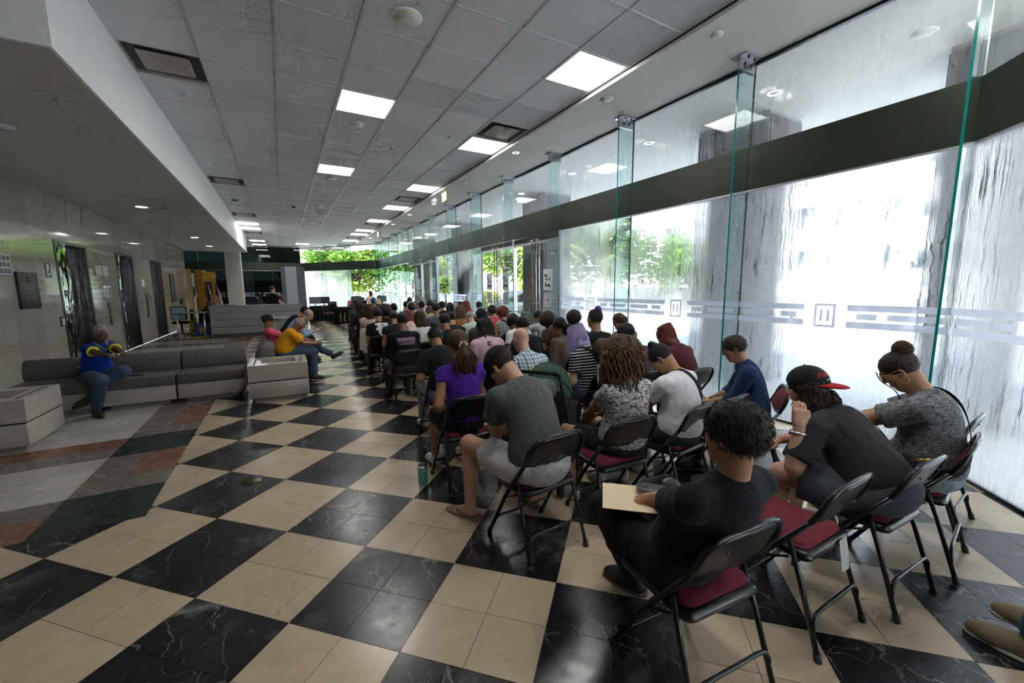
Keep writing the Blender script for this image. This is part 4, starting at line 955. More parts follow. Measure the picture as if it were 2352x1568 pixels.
def body_solid(J, g=1., hero=False, hands=True, legs='bare', feet=False, sl=.62, pl=1., o={}):
    """sl / pl: share of arm and leg under cloth, kept slimmer there"""
    S = Solid(); s = J['s']; gg = g
    S.ell(J['hip']+V(0, 0, .01), V(.135*gg, .10*gg, .10)*s, J['T1'], .03).ell(J['waist'], V(.112*gg, .085*gg, .13)*s, J['T1'], .04).ell(J['chest']-J['T2'] @ V(0, 0, .03), V(.130*gg**.6, .085*gg**.6, .15)*s, J['T2'], .04)
    for sd in 'LR':
        sh, el, wr = J['sh'+sd], J['el'+sd], J['wr'+sd]; ga = gg**.6
        S.cone(J['nb']-J['T3'] @ V(0, 0, .035), sh, .046*s, .040*s, .03)
        if sl >= 1.6: S.cone(sh, el, .037*s, .034*s, .02).cone(el, wr, .034*s, .025*s, .02)
        else:
            c = sh+(el-sh)*min(sl, .97)*.9; S.cone(sh, c, .040*s*ga, .042*s*ga, .02); m = el*.72+wr*.28
            S.cone(c, el, .043*s*ga, .040*s*ga, .02).cone(el, m, .039*s*ga, .041*s*ga, .02).cone(m, wr, .041*s*ga, .027*s, .02)
        kn, an, hp = J['kn'+sd], J['an'+sd], J['hp'+sd]; bk = V(0, -.02, 0)*s; c2 = kn*.66+an*.34
        if pl >= 1: S.cone(hp, kn, .066*s*ga, .050*s, .02).cone(kn, c2+bk*.5, .048*s, .046*s, .02).cone(c2+bk*.5, an, .046*s, .034*s, .02)
        else:
            c = hp+(kn-hp)*pl*.9; S.cone(hp, c, .070*s*ga, .062*s*ga, .02).cone(c, kn, .066*s*gg**.7, .057*s*gg**.5, .03).cone(kn, c2+bk, .053*s, .054*s*gg**.5, .03).cone(c2+bk, an, .054*s*gg**.5, .036*s, .03)
        tv = V(*J['toe'+sd]); tv = tv/np.linalg.norm(tv)
        if feet:
            S.cone(an-V(0, 0, .045)-tv*.02, an-V(0, 0, .06)+tv*.10, .036*s, .034*s, .02).cone(an-V(0, 0, .02), an-V(0, 0, .058)+tv*.09, .034*s, .026*s, .02)
            lat = np.cross(tv, V(0, 0, 1))
            for i in range(5): ox = (-.030+.015*i)*s*(1 if sd == 'R' else -1); L = (.175-.010*i)*s; S.cone(an-V(0, 0, .07)+tv*.11+lat*ox*1., an-V(0, 0, .073)+tv*L+lat*ox*1.15, .0105*s*(1.25 if i == 0 else 1), .010*s*(1.2 if i == 0 else .9), .006)
        if hands:
            fw = J['hd'+sd]; sg = 1 if sd == 'R' else -1
            if fw is None: fw = J['wr'+sd]-J['el'+sd]; upv = V(0, -.2, 1); curl = 40
            else: fw, upv, curl = V(*fw[0]), V(*fw[1]), fw[2]
            hand_ops(S, J['wr'+sd], fw, upv, s, curl, sg, hero)
    head_ops(S, J, 1+(g-1)*.5, hero)
    return S
def shirt_solid(J, g=1., sleeve='short', hem=.13, inf=.016, o={}):
    S = Solid(); s = J['s']
    S.ell(J['hip']+J['T1'] @ V(0, 0, .05), V(.155*g, .125*g, .15)*s+inf, J['T1'], .04).ell(J['waist']+J['T1'] @ V(0, .01*g, .0), V(.128*g, .105*g, .17)*s+inf, J['T1'], .06).ell(J['chest']-J['T2'] @ V(0, 0, .02), V(.147*g**.6, .104*g**.6, .175)*s+inf*.7, J['T2'], .06)
    if o.get('bust'):
        for e in (-1, 1): S.ell(J['chest']+J['T2'] @ V(e*.075, .085, -.02)*s, V(.07, .06, .075)*s*o['bust'], J['T2'], .05)
    S.cut(J['hip']-J['T1'] @ V(0, 0, hem*s), J['T1'] @ V(0, 0, -1))
    for sd in 'LR':
        sh, el, wr = J['sh'+sd], J['el'+sd], J['wr'+sd]; S.cone(J['nb']-J['T3'] @ V(0, 0.004, .048*s), sh, .056*s+inf*.3, .054*s+inf*.35, .05); ga = g**.7
        if sleeve == 'short': t = o.get('sl', .62); S.flat(sh, sh+(el-sh)*t, .052*s*ga+inf*.5, .056*s*ga+inf*.75, .03)
        elif sleeve == 'cap': S.flat(sh, sh+(el-sh)*.32, .052*s*ga+inf*.5, .055*s*ga+inf*.4, .03)
        elif sleeve == 'long': S.cone(sh, el, .052*s*ga+inf*.6, .046*s+inf*.6, .03); S.flat(el, wr-(wr-el)*.03, .046*s+inf*.6, .034*s+inf*.5, .02); S.cone(el, el, .047*s+inf*.6, None, .02)
        elif sleeve == 'roll': S.cone(sh, el, .052*s*ga+inf*.6, .046*s+inf*.6, .03); S.flat(el, el+(wr-el)*.25, .047*s+inf*.7, .05*s+inf*.7, .015); S.cone(el, el, .047*s+inf*.6, None, .02)
        elif sleeve == 'none': S.cut(sh+J['T3'] @ V((.035 if sd == 'R' else -.035)*s, 0, 0), J['T3'] @ V(1 if sd == 'R' else -1, 0, .35))
    if o.get('collar'): 
        a = J['nb']-J['T3'] @ V(0, 0, .02*s); S.flat(a, a+J['T3'] @ V(0, .012, .062)*s, .078*s, .066*s, .015)
    return S
def pants_solid(J, g=1., kind='long', inf=.013, o={}):
    S = Solid(); s = J['s']; S.ell(J['hip']+V(0, 0, -.005), V(.158*g, .128*g, .115)*s+inf, J['T1'], .05)
    for sd in 'LR':
        hp, kn, an = J['hp'+sd], J['kn'+sd], J['an'+sd]; ga = g**.8
        if kind == 'long':
            S.cone(hp, kn, .088*s*ga+inf, .062*s*g**.5+inf*.8, .04); S.cone(kn, kn*.55+an*.45-V(0, .012, 0), .061*s+inf*.7, .058*s+inf, .03); S.flat(kn*.55+an*.45-V(0, .012, 0), an+(kn-an)*.06, .058*s+inf, .047*s+inf, .02)
        else: t = o.get('pl', .8); S.flat(hp, hp+(kn-hp)*t, .088*s*ga+inf, .078*s*ga+inf, .04)
    return S
def shoe_solids(J, sd, kind='sneaker'):
    an = J['an'+sd]; s = J['s']; tv = V(*J['toe'+sd]); tv = tv/np.linalg.norm(tv); dn = np.cross(np.cross(V(0, 0, 1), tv), tv); 
    lat = np.cross(tv, V(0, 0, 1)); lat /= np.linalg.norm(lat); dn = np.cross(tv, lat); dn = dn if dn[2] < 0 else -dn
    A = lambda f, d, l=0: an+tv*f*s+dn*d*s+lat*l*s
    U = Solid(); U.cone(A(-.035, .045), A(.12, .055), .044*s, .042*s, .03).cone(A(-.02, .01), A(.08, .045), .046*s, .034*s, .03).cone(A(.10, .058), A(.165, .064), .043*s, .033*s, .03); U.cut(A(0, .082), dn)
    W = Solid(); W.cone(A(-.04, .082), A(.06, .082), .046*s, .045*s, .02).cone(A(.06, .082), A(.165, .082), .047*s, .036*s, .02); W.cut(A(0, .074), -dn); W.cut(A(0, .0945), dn)
    return U, W
def hair_solid(J, kind, o={}):
    C, R, s = J['head'], J['H'], J['s']; P = lambda x, y, z: C+R @ (V(x, y, z)*s); N = lambda x, y, z: R @ V(x, y, z); S = Solid()
    inf = {'short': .012, 'fade': .010, 'buzz': .004, 'bun': .008, 'pony': .010, 'long': .013, 'afro': .05, 'curly': .03, 'mid': .018, 'sides': .006, 'thick': .024}[kind]; inf = o.get('inf', inf)
    S.ell(P(0, -.016, .030), (V(.077, .095, .087)*s+inf), R, .02)
    if kind in ('afro', 'curly'): S.ell(P(0, -.03, .02), (V(.082, .09, .09)*s+inf*1.1), R, .03)
    if kind in ('long', 'mid', 'pony', 'bun', 'curly', 'afro'): S.cut(P(0, .072 if kind != 'afro' else .085, .0), N(0, .80, -.60)); S.cutell(P(0, .095, -.055), V(.064, .085, .088)*s, R)
    else: S.cut(P(0, .066, .012), N(0, .78, -.62)); 
    if kind in ('short', 'fade', 'buzz', 'thick'): S.cut(P(0, -.05, -.055), N(0, .35, -1))
    elif kind == 'sides': S.cut(P(0, -.05, -.055), N(0, .35, -1)); S.cut(P(0, -.02, .05), N(0, .25, 1))
    if kind in ('bun', 'pony'): S.cut(P(0, -.06, -.065), N(0, -.2, -1))
    if kind == 'fade': S.ell(P(0, .0, .055), V(.070, .086, .068)*s, R, .02)
    if kind == 'bun':
        b = o.get('bun', (0, -.085, .105)); r = o.get('bunr', .045); S.ell(P(*b), V(r, r, r*.9)*s, R, .015); S.cone(P(0, -.05, .06), P(*b), .03*s, r*.6*s, .02)
    if kind == 'pony':
        b = V(*o.get('tie', (0, -.115, -.01))); L = o.get('L', .26); d = o.get('fall', (0, -.10, -1)); dv = np.array(d)/np.linalg.norm(d)
        p0 = P(*b); S.cone(P(0, -.07, .01), p0, .04*s, .028*s, .03); pts = [p0, p0+dv*L*.3+R @ V(0, -.03, 0), p0+dv*L*.65+R @ V(0, -.02, 0), p0+dv*L]; w = o.get('w', .045); S.chain(pts, [.026*s, w*s, w*.95*s, .016], .03)
    if kind in ('long', 'mid'):
        L = o.get('L', .34 if kind == 'long' else .17); w = o.get('w', .075); top = P(0, -.055, -.01); bk = J['nb']-J['T3'] @ V(0, .085+inf, .02)*s; dwn = J['chest']-J['T2'] @ V(0, .125*o.get('g', 1), -.06)*s
        for e in (-.8, -.27, .27, .8):
            a = P(e*.066, -.058, .0); b1 = bk+R @ V(e*w, .0, .03); b2 = a+V(0, -.015, -.12); b = b1*.4+b2*.6; d = (dwn-bk)/np.linalg.norm(dwn-bk)*.45+V(0, 0, -.6); d /= np.linalg.norm(d); c = b+d*max(.02, L-.16)
            S.cone(a, b, .042*s, .035*s, .03).cone(b, c, .035*s, .02*s, .03)
        for e in (-1, 1): S.cone(P(e*.078, -.015, .0), P(e*.082, -.02, -.09), .022*s, .028*s, .03)
    return S
# ================================================================ CHAIRS
MAROON = fabric('maroon_upholstery', (.125, .016, .028), 'heather', (.155, .02, .034), .6)
plain('chair_black', (.010, .010, .011), .28, .35, .6, var=.1, scale=60)
def make_chair():
    t = thing('folding_chair', 'x', 'chair'); m = MATS['chair_black']
    for s in (-1, 1):
        MB().tube([(s*.215, .205, .02), (s*.213, .02, .34), (s*.21, -.175, .60)], .0125, 8).build('front_leg', m, t)
        MB().tube([(s*.197, -.095, .475), (s*.205, -.15, .33), (s*.215, -.25, .02)], .0115, 8).build('rear_leg', m, t)
        MB().tube([(s*.215, .21, 0), (s*.215, .205, .035)], .0165, 8).build('foot_cap', MATS['rubber'], t); MB().tube([(s*.216, -.256, 0), (s*.215, -.247, .035)], .0155, 8).build('foot_cap', MATS['rubber'], t)
        MB().tube([(s*.205, -.10, .40), (s*.21, .02, .335)], .006, 6).build('link_bar', m, t)
    arc = [(-.21, -.175, .60), (-.208, -.207, .665)]+[(-.21+.09*(1-math.cos(R_(a))), -.207-.037*math.sin(R_(a)), .665+.105*math.sin(R_(a))) for a in (22, 45, 68, 90)]
    arc += [(0, -.252, .778)]+[(-x, y, z) for x, y, z in arc[::-1]]
    MB().tube(arc, .0125, 8).build('back_frame', m, t)
    MB().tube([(-.207, -.165, .27), (-.19, -.168, .255), (-.165, -.168, .25), (.165, -.168, .25), (.19, -.168, .255), (.207, -.165, .27)][:0] or [(-.212, -.225, .09), (-.208, -.222, .15), (-.185, -.218, .178), (-.15, -.216, .185), (.15, -.216, .185), (.185, -.218, .178), (.208, -.222, .15), (.212, -.225, .09)], .009, 8).build('rear_brace', m, t)
    MB().tube([(-.214, .13, .145), (-.19, .12, .16), (.19, .12, .16), (.214, .13, .145)], .009, 8).build('front_brace', m, t)
    MB().rbox((-.2, -.18, .395), (.2, .215, .438), .045, 5).build('seat_pan', m, t)
    MB().rbox((-.178, -.155, .425), (.178, .192, .468), .05, 5).build('seat_cushion', MAROON, t)
    bp = MB(); bc = MB(); n = 12; rows = 7
    for B, th, inset in ((bp, .007, 0), (bc, .02, .022)):
        f = []; 
        for side in (0, 1):
            for j in range(rows+1):
                v = j/rows
                for i in range(n+1):
                    u = -1+2*i/n; top = .772-.10*max(0, abs(u)-.55)**1.6/(.45**1.6)-inset; bot = .585+.035*(1-u*u)*-1+.02+inset; z = bot+(top-bot)*v
                    y = -.178-.072*((z-.60)/.175)-.012*(1-u*u); y += (.006 if B is bp else .010)
                    if B is bc and side == 0: y += th*(1-abs(u)**4)*(1-(2*v-1)**4)
                    if side == 1: y -= th if B is bp else 0
                    f.append((u*(.205-inset), y, z))
        k = (rows+1)*(n+1); fs = []
        for side in (0, 1):
            for j in range(rows):
                for i in range(n):
                    a = side*k+j*(n+1)+i; q = (a, a+1, a+n+2, a+n+1); fs.append(q if side == 1 else q[::-1])
        ring = [i for i in range(n+1)]+[j*(n+1)+n for j in range(1, rows+1)]+[rows*(n+1)+i for i in range(n-1, -1, -1)]+[j*(n+1) for j in range(rows-1, 0, -1)]
        for a, b in zip(ring, ring[1:]+ring[:1]): fs.append((a, b, b+k, a+k))
        B.add(f, fs, 0, True)
    bpo = bp.build('back_panel', m, t); bc.build('back_cushion', MAROON, t)
    for s in (-1, 1): MB().lathe([(.006, 0), (.006, .004), (.001, .005)], 8, M=Matrix.Translation((s*.1, -.236, .70)) @ Matrix.Rotation(R_(90), 4, 'X')).build('rivet', MATS['black_metal'], bpo)
    return t
CH0 = make_chair(); CH_USED = [False]
def chair(x, y, rz, label, group=None):
    if CH_USED[0]: c = copy_tree(CH0)
    else: c = CH0; CH_USED[0] = True
    c.location = (x, y, 0); c.rotation_euler = (0, 0, rz); c['label'] = label
    if group: c['group'] = group
    return c
# ================================================================ LOBBY FURNITURE
GREYF = fabric('sofa_grey', (.105, .097, .092), 'heather', (.125, .117, .111), .5); plain('laminate', (.44, .41, .37), .22, 0, .5, var=.06, scale=3); plain('laminate_shadow', (.06, .055, .05), .6); plain('plinth', (.30, .28, .255), .5)
def sofa_unit(label, loc, rz, w=.82):
    """faces local -y; back along y=0"""
    t = thing('sofa_unit', label, 'sofa', loc, rz, 'grey upholstered lobby seating')
    MB().rbox((.01, -.72, .07), (w-.01, -.03, .28), .012, 3).build('base', MATS['laminate'], t); MB().box((.09, -.64, 0), (w-.09, -.1, .07)).build('plinth', MATS['plinth'], t)
    MB().rbox((.004, -.74, .28), (w-.004, -.14, .43), .045, 4).build('seat_cushion', GREYF, t)
    prof = [(-.26, .40), (-.285, .50), (-.275, .60), (-.235, .67), (-.165, .70), (-.09, .685), (-.03, .63), (-.005, .55), (-.005, .08), (-.10, .08), (-.16, .30)]
    b = MB(); xs = [.004, .03, w-.03, w-.004]; ins = [.02, 0, 0, .02]; n = len(prof); cx = sum(p[0] for p in prof)/n; cz = sum(p[1] for p in prof)/n; vs = []
    for x, i in zip(xs, ins): vs += [(x, p[0]+(cx-p[0])*i*3, p[1]+(cz-p[1])*i*1.2) for p in prof]
    fs = [(k*n+i, k*n+(i+1) % n, (k+1)*n+(i+1) % n, (k+1)*n+i) for k in range(3) for i in range(n)]; fs += [tuple(range(n-1, -1, -1)), tuple(3*n+i for i in range(n))]
    b.add(vs, fs, 0, True); b.build('back_cushion', GREYF, t); return t
for k, x0 in enumerate((-3.06, -2.235, -1.41)): sofa_unit(['grey sofa unit under the man in the blue shirt', 'grey sofa unit with a black phone on its seat', 'grey sofa unit next to the square planter and the yellow-shirted man'][k], (x0, 7.98, 0), 0, .82)
YS = [7.55, 8.37, 9.6, 10.42, 11.24, 12.06, 12.88]
for k, y0 in enumerate(YS): sofa_unit('grey sofa unit facing the aisle, %s' % ['under the yellow-shirted man', 'under the pink-shirted man', 'under the man in the pale blue shirt', 'under the person in black', 'empty, next after the person in black', 'empty, second last of its row', 'last of the row before the reception desk'][k], (-.46, y0, 0), R_(90), .82)
def planter(label, x, y):
    t = thing('planter_box', label, 'planter', (x, y, 0), 0, 'square laminate planters'); w = .76; m = MATS['laminate']
    MB().rbox((0, 0, .07), (w, w, .295), .012, 3).build('lower_drawer', m, t); MB().box((.02, .02, .29), (w-.02, w-.02, .32)).build('shadow_gap', MATS['laminate_shadow'], t); MB().box((.06, .06, 0), (w-.06, w-.06, .075)).build('plinth', MATS['plinth'], t)
    b = MB(); o = [(0, 0), (w, 0), (w, w), (0, w)]; i = [(.16, .16), (w-.16, .16), (w-.16, w-.16), (.16, w-.16)]; z0, z1, zi = .315, .548, .44
    vs = [(*p, z0) for p in o]+[(*p, z1) for p in o]+[(*p, z1) for p in i]+[(*p, zi) for p in i]
    fs = [(3, 2, 1, 0)]+[(k, (k+1) % 4, 4+(k+1) % 4, 4+k) for k in range(4)]+[(4+k, 4+(k+1) % 4, 8+(k+1) % 4, 8+k) for k in range(4)]+[(8+k, 8+(k+1) % 4, 12+(k+1) % 4, 12+k) for k in range(4)]+[(12, 13, 14, 15)]
    b.add(vs, fs); b.build('upper_box', m, t)
    for (a, c) in (((.07, .07), (.09, w-.07)), ((w-.09, .07), (w-.07, w-.07))): MB().box((*a, z1), (*c, z1+.002)).build('inlay', MATS['laminate_shadow'], t)
planter('pale square planter box between the two sofa rows', -.505, 6.66); planter('pale square planter box at the wall end of the blue-shirted man\'s sofa', -3.08, 5.8)
def phone(label, loc, M, par=None, case=MATS['black_metal']):
    t = thing('phone', label, 'phone', loc); t.matrix_world = Matrix.Translation(loc) @ M
    MB().rbox((-.037, -.077, 0), (.037, .077, .0095), .012, 4).build('case', case, t); return t
p = phone('black phone lying on the grey sofa seat', (-1.86, 7.42, .432), Matrix.Rotation(R_(70), 4, 'Z')); MB().box((-.033, -.071, .0096), (.033, .071, .0102)).build('screen', plain('screen_black', (.005, .005, .006), .08), p)
# reception desk
plain('desk_grey', (.27, .275, .285), .4, var=.05); plain('desk_wood', (.42, .3, .2), .5); plain('desk_white', (.7, .69, .66), .4)
t = thing('reception_desk', 'long grey panelled reception desk', 'desk', (-2.15, 16.6, 0)); L = 2.75
MB().box((.03, .02, 0), (L-.03, .8, 1.0)).build('carcass', MATS['laminate_shadow'], t)
for k, (z0, z1) in enumerate(((.0, .12), (.135, .36), (.372, .60), (.612, .84), (.852, 1.06))): MB().box((.0, 0 if k else .03, z0), (L, .035, z1)).build('front_panel', MATS['desk_grey'], t); MB().box((0, .035, z0), (.03, .8, z1)).build('side_panel', MATS['desk_grey'], t)
MB().box((-.02, -.02, 1.06), (L+.02, .3, 1.085)).build('counter', MATS['desk_grey'], t); MB().box((.03, .3, .74), (L-.03, .85, .77)).build('worktop', MATS['desk_wood'], t)
MB().box((1.55, -.06, .60), (L, .0, .635)).build('ledge', MATS['desk_white'], t)
for z in (.4, .62, .84): MB().box((-.02, .03, z), (0, .07, z+.03)).build('hinge', MATS['black_metal'], t)
t = thing('folder_stack', 'flat stack of beige folders on the reception counter', 'folders', (-2.02, 16.62, 1.085)); 
for k in range(3): MB().box((.02*k, 0, .012*k), (.55+.05*k, .24, .012*k+.011)).build('folder', plain('folder_%d' % k, [(.05, .05, .055), (.35, .27, .18), (.5, .4, .28)][k], .8), t)
t = thing('rail_table', 'narrow grey folding shelf table beside the reception desk', 'table', (-3.10, 16.5, 0)); MB().box((0, 0, .86), (.86, .35, .90)).build('top', MATS['desk_grey'], t)
for x in (.08, .78): MB().tube([(x+.02, .1, .86), (x, .1, 0)], .025, 8).build('leg', MATS['alu'], t)
t = thing('wet_floor_sign', 'yellow folding wet floor sign behind the shelf table', 'sign', (-2.85, 18.3, 0)); plain('sign_y', (.55, .38, .01), .5)
for s in (-1, 1):
    pl = MB().add([(-.16, s*.14, 0), (.16, s*.14, 0), (.09, s*.01, .62), (-.09, s*.01, .62)], [(0, 1, 2, 3), (3, 2, 1, 0)]).build('panel', MATS['sign_y'], t)
    if s == -1:
        MB().add([(-.06, -.117, .13), (.06, -.117, .13), (.06, -.099, .21), (-.06, -.099, .21)], [(0, 1, 2, 3)]).build('print', MATS['black_metal'], pl); MB().add([(-.03, -.07, .36), (.03, -.07, .36), (0, -.058, .42)], [(0, 1, 2)]).build('print', MATS['tail_red'], pl)
t = thing('printed_box', 'blue box with a coloured crest print on the floor by the desk', 'box', (-2.64, 16.85, 0)); MB().box((0, 0, 0), (.42, .3, .5)).build('carton', plain('box_blue', (.015, .05, .16), .5), t)
MB().add([(.21+r*math.cos(a)*.8, -.002, .28+r*math.sin(a)) for a, r in [(k*.785, (.15 if k % 2 else .09)) for k in range(8)]], [tuple(range(8))]).build('print', plain('crest', (.5, .25, .1), .6, var=.6, scale=40), t)
MB().box((.0, -.004, 0), (.42, 0, .07)).build('print', MATS['sign_y'], t); MB().box((.02, .02, .5), (.40, .28, .505)).build('opening', plain('box_dark', (.03, .02, .02), .8), t)
# office chair behind the shelf table, blue bag on it
t = thing('office_chair', 'black swivel office chair behind the shelf table', 'chair', (-3.15, 18.0, 0)); MB().rbox((-.24, -.22, .45), (.24, .24, .53), .06).build('seat', F_BLACK, t); MB().rbox((-.22, -.3, .6), (.22, -.22, 1.05), .04).build('backrest', F_BLACK, t); MB().tube([(0, 0, .1), (0, 0, .45)], .03).build('column', MATS['black_metal'], t); MB().tube([(0, -.2, .5), (0, -.29, .6)], .02).build('back_bar', MATS['black_metal'], t)
for k in range(5): a = R_(72*k); MB().tube([(0, 0, .12), (.28*math.cos(a), .28*math.sin(a), .05)], .018, 6).build('leg', MATS['black_metal'], t); MB().sphere((.28*math.cos(a), .28*math.sin(a), .03), .03, 8).build('caster', MATS['rubber'], t)
t = thing('cushion', 'pale blue cushion tied on the office chair backrest', 'cushion', (-3.15, 17.665, .62)); MB().rbox((-.19, -.05, 0), (.19, .03, .40), .035).build('pad', fabric('cloth_pale_blue', (.30, .42, .56)), t); MB().box((-.195, -.054, .17), (.195, .034, .20)).build('strap', F_NAVY, t)
# yellow partition, flags, picture
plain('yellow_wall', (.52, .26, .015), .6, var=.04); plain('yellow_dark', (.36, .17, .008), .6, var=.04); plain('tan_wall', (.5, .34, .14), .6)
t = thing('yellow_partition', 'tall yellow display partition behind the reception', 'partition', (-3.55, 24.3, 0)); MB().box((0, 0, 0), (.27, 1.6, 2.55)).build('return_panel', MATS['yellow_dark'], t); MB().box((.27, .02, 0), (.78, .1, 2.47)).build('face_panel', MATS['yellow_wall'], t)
t = thing('partition', 'narrow tan partition at the end of the marble wall', 'partition', (-3.86, 23.95, 0)); MB().box((0, 0, 0), (.16, .4, 2.6)).build('panel', MATS['tan_wall'], t)
t = thing('poster_stand', 'white printed panel beside the yellow partition', 'poster', (-3.66, 24.1, 0)); MB().box((0, 0, 0), (.1, .04, 2.4)).build('panel', MATS['desk_white'], t); MB().box((.02, -.005, 1.3), (.08, 0, 1.75)).build('print', MATS['black_metal'], t)
t = thing('picture', 'framed picture of dark suited figures on the yellow partition', 'picture', (-3.22, 24.28, 1.28)); MB().box((0, 0, 0), (.30, .03, .72)).build('frame', MATS['bronze'], t); MB().box((.02, -.004, .03), (.28, 0, .69)).build('print', plain('picture_dark', (.03, .03, .035), .5), t)
for k, (x, c) in enumerate(((.06, MATS['lamp_white']), (.13, MATS['lamp_white']), (.2, MATS['tail_red']))): MB().box((x, -.006, .12), (x+.03, -.003, .55)).build('stripe', c, t)
plain('flag_navy', (.012, .02, .07), .8); plain('flag_red', (.28, .02, .03), .8); plain('flag_white', (.6, .58, .55), .8); plain('gold', (.6, .42, .12), .3, .9)
def flag(label, x, y, kind):
    t = thing('flag', label, 'flag', (x, y, 0)); MB().tube([(0, 0, 0), (0, 0, 2.1)], .014, 8).build('pole', MATS['leather_brown'], t); MB().lathe([(.16, 0), (.16, .02), (.05, .06), (.02, .08)], 16).build('stand', MATS['gold'], t)
    if kind == 'eagle': MB().sphere((0, 0, 2.13), .03, 8).add([(-.13, 0, 2.22), (0, 0, 2.15), (.13, 0, 2.22), (.1, 0, 2.28), (0, .0, 2.24), (-.1, 0, 2.28)], [(0, 1, 4, 5), (1, 2, 3, 4)]).sphere((0, 0, 2.26), .03, 8).build('finial', MATS['gold'], t)
    else: MB().lathe([(.02, 2.1), (.035, 2.16), (.02, 2.22), (.001, 2.3)], 10).build('finial', MATS['gold'], t)
    # hanging cloth in vertical folds, coloured strips
    n = 14; vs = []; fs = []; mi = []
    for j in range(15):
        z = 1.98-1.2*j/14; w = .06+.24*(j/14)**.8
        for i in range(n+1):
            u = i/n; vs.append((.01+u*w, -.05*math.sin(u*11+j*.15)-.02, z-.22*u*(1-j/20)))
    m = MB()
    for j in range(14):
        for i in range(n):
            if kind == 'eagle': c = 0 if (j < 7 and i < 8) else (1 if (i % 2 == 0) else 2)
            else: c = 0 if (i < 9 and j < 9+3*(i < 5)) else (1 if (i//2) % 2 else 2)
            a = j*(n+1)+i; m.add([vs[a], vs[a+1], vs[a+n+2], vs[a+n+1]], [(0, 1, 2, 3)], c, True)
    fc = m.build('cloth', [MATS['flag_navy'], MATS['flag_red'], MATS['flag_white']], t)
    st = MB()
    for (cx, cz, r) in ([(.05+.06*a, 1.86-.09*b-.03*a, .013) for a in range(3) for b in range(5)] if kind == 'eagle' else [(.12, 1.5, .055)]):
        st.add([(cx+r*(1 if k % 2 == 0 else .42)*math.sin(math.pi*k/5), -.085, cz+r*(1 if k % 2 == 0 else .42)*math.cos(math.pi*k/5)) for k in range(10)], [tuple(range(10))])
    st.build('star', MATS['flag_white'], fc)
flag('striped flag with stars under an eagle finial behind the receptionist', -2.62, 22.6, 'eagle'); flag('single-star flag with red and white bands beside the eagle flag', -2.98, 22.9, 'spear')
# pylons and columns at the far end
t = thing('column', 'white square column at the end of the soffit', 'column', (-2.4, 25.0, 0)); MB().box((0, 0, 0), (.66, .7, ZC)).build('shaft', plain('column_white', (.5, .49, .47), .6), t)
plain('pylon_light', (.42, .44, .5), .5); plain('pylon_dark', (.12, .13, .165), .5)
t = thing('pylon', 'freestanding grey pylon with darker sides past the reception desk', 'pylon', (.0, 20.8, 0)); MB().box((.17, 0, 0), (.62, .5, 2.62)).build('face', MATS['pylon_light'], t); MB().box((0, .02, 0), (.165, .5, 2.62)).build('side_panel', MATS['pylon_dark'], t); MB().box((.625, .02, 0), (.95, .5, 2.62)).build('side_panel', MATS['pylon_dark'], t)
# far tables
CLOTHB = fabric('tablecloth_black', (.008, .008, .010))
def ctable(label, x, y, w, d, h=.76):
    t = thing('draped_table', label, 'table', (x, y, 0)); S = MB(); n = 40; top = [(0, 0), (w, 0), (w, d), (0, d)]; ring = []
    for k in range(4):
        a, b = top[k], top[(k+1) % 4]
        for i in range(n): ring.append((a[0]+(b[0]-a[0])*i/n, a[1]+(b[1]-a[1])*i/n))
    cx, cy = w/2, d/2; vs = [(x_, y_, h) for x_, y_ in ring]; m = len(ring)
    for j, z in enumerate((h*.6, h*.3, .01)):
        for i, (x_, y_) in enumerate(ring):
            f = .012+.012*(j+1)*math.sin(i*1.1); q = math.hypot(x_-cx, y_-cy); vs.append((x_+(x_-cx)/q*f*1.6, y_+(y_-cy)/q*f*1.6, z))
    fs = [tuple(range(m))]+[(j*m+i, (j+1)*m+i, (j+1)*m+(i+1) % m, j*m+(i+1) % m) for j in range(3) for i in range(m)]; S.add(vs, fs, 0, False); S.build('tablecloth', CLOTHB, t)
    for (x_, y_) in ((.08, .08), (w-.08, .08), (.08, d-.08), (w-.08, d-.08)): MB().tube([(x_, y_, 0), (x_, y_, h-.02)], .018, 6).build('leg', MATS['black_metal'], t)
    return t
ctable('black draped table beside the grey pylon with two screens', 1.15, 22.4, 1.25, .8); t = ctable('black draped table with yellow tags in front of the aisle', 2.15, 20.3, 1.5, .8); 
for x_ in (.12, .3): MB().box((x_, -.075, .12), (x_+.03, -.072, .5)).build('tag', MATS['sign_y'], t)
ctable('black draped table at the far glass where the standing woman waits', 3.2, 23.1, 2.0, .7)
def monitor(label, x, y, z=.76, rz=0):
    t = thing('monitor', label, 'monitor', (x, y, z), rz); MB().rbox((-.13, -.09, 0), (.13, .09, .015), .03).build('base', MATS['black_metal'], t); MB().box((-.02, .0, .01), (.02, .03, .2)).build('stand', MATS['black_metal'], t)
    MB().box((-.27, -.02, .12), (.27, .02, .46)).build('housing', plain('monitor_grey', (.05, .055, .06), .4), t); MB().box((-.25, -.023, .14), (.25, -.0205, .44)).build('screen', plain('monitor_back', (.09, .1, .115), .3), t)
monitor('grey screen nearest the pylon on the draped table', 1.42, 22.7); monitor('second screen beside it, turned away', 1.85, 22.95, .76, R_(160)); monitor('dark screen in front of the standing woman', 3.5, 23.4, .76, R_(175)); monitor('dark screen at the right end of the far draped table', 4.85, 23.5, .76, R_(190))
t = thing('device_box', 'black equipment case on the draped table by the pylon', 'case', (2.0, 22.43, .76)); MB().rbox((0, 0, 0), (.38, .3, .22), .03).build('case_body', MATS['black_metal'], t); MB().tube([(.36, .1, .1), (.43, .1, .14), (.43, .2, .14), (.36, .2, .1)], .012).build('handle', MATS['alu'], t)
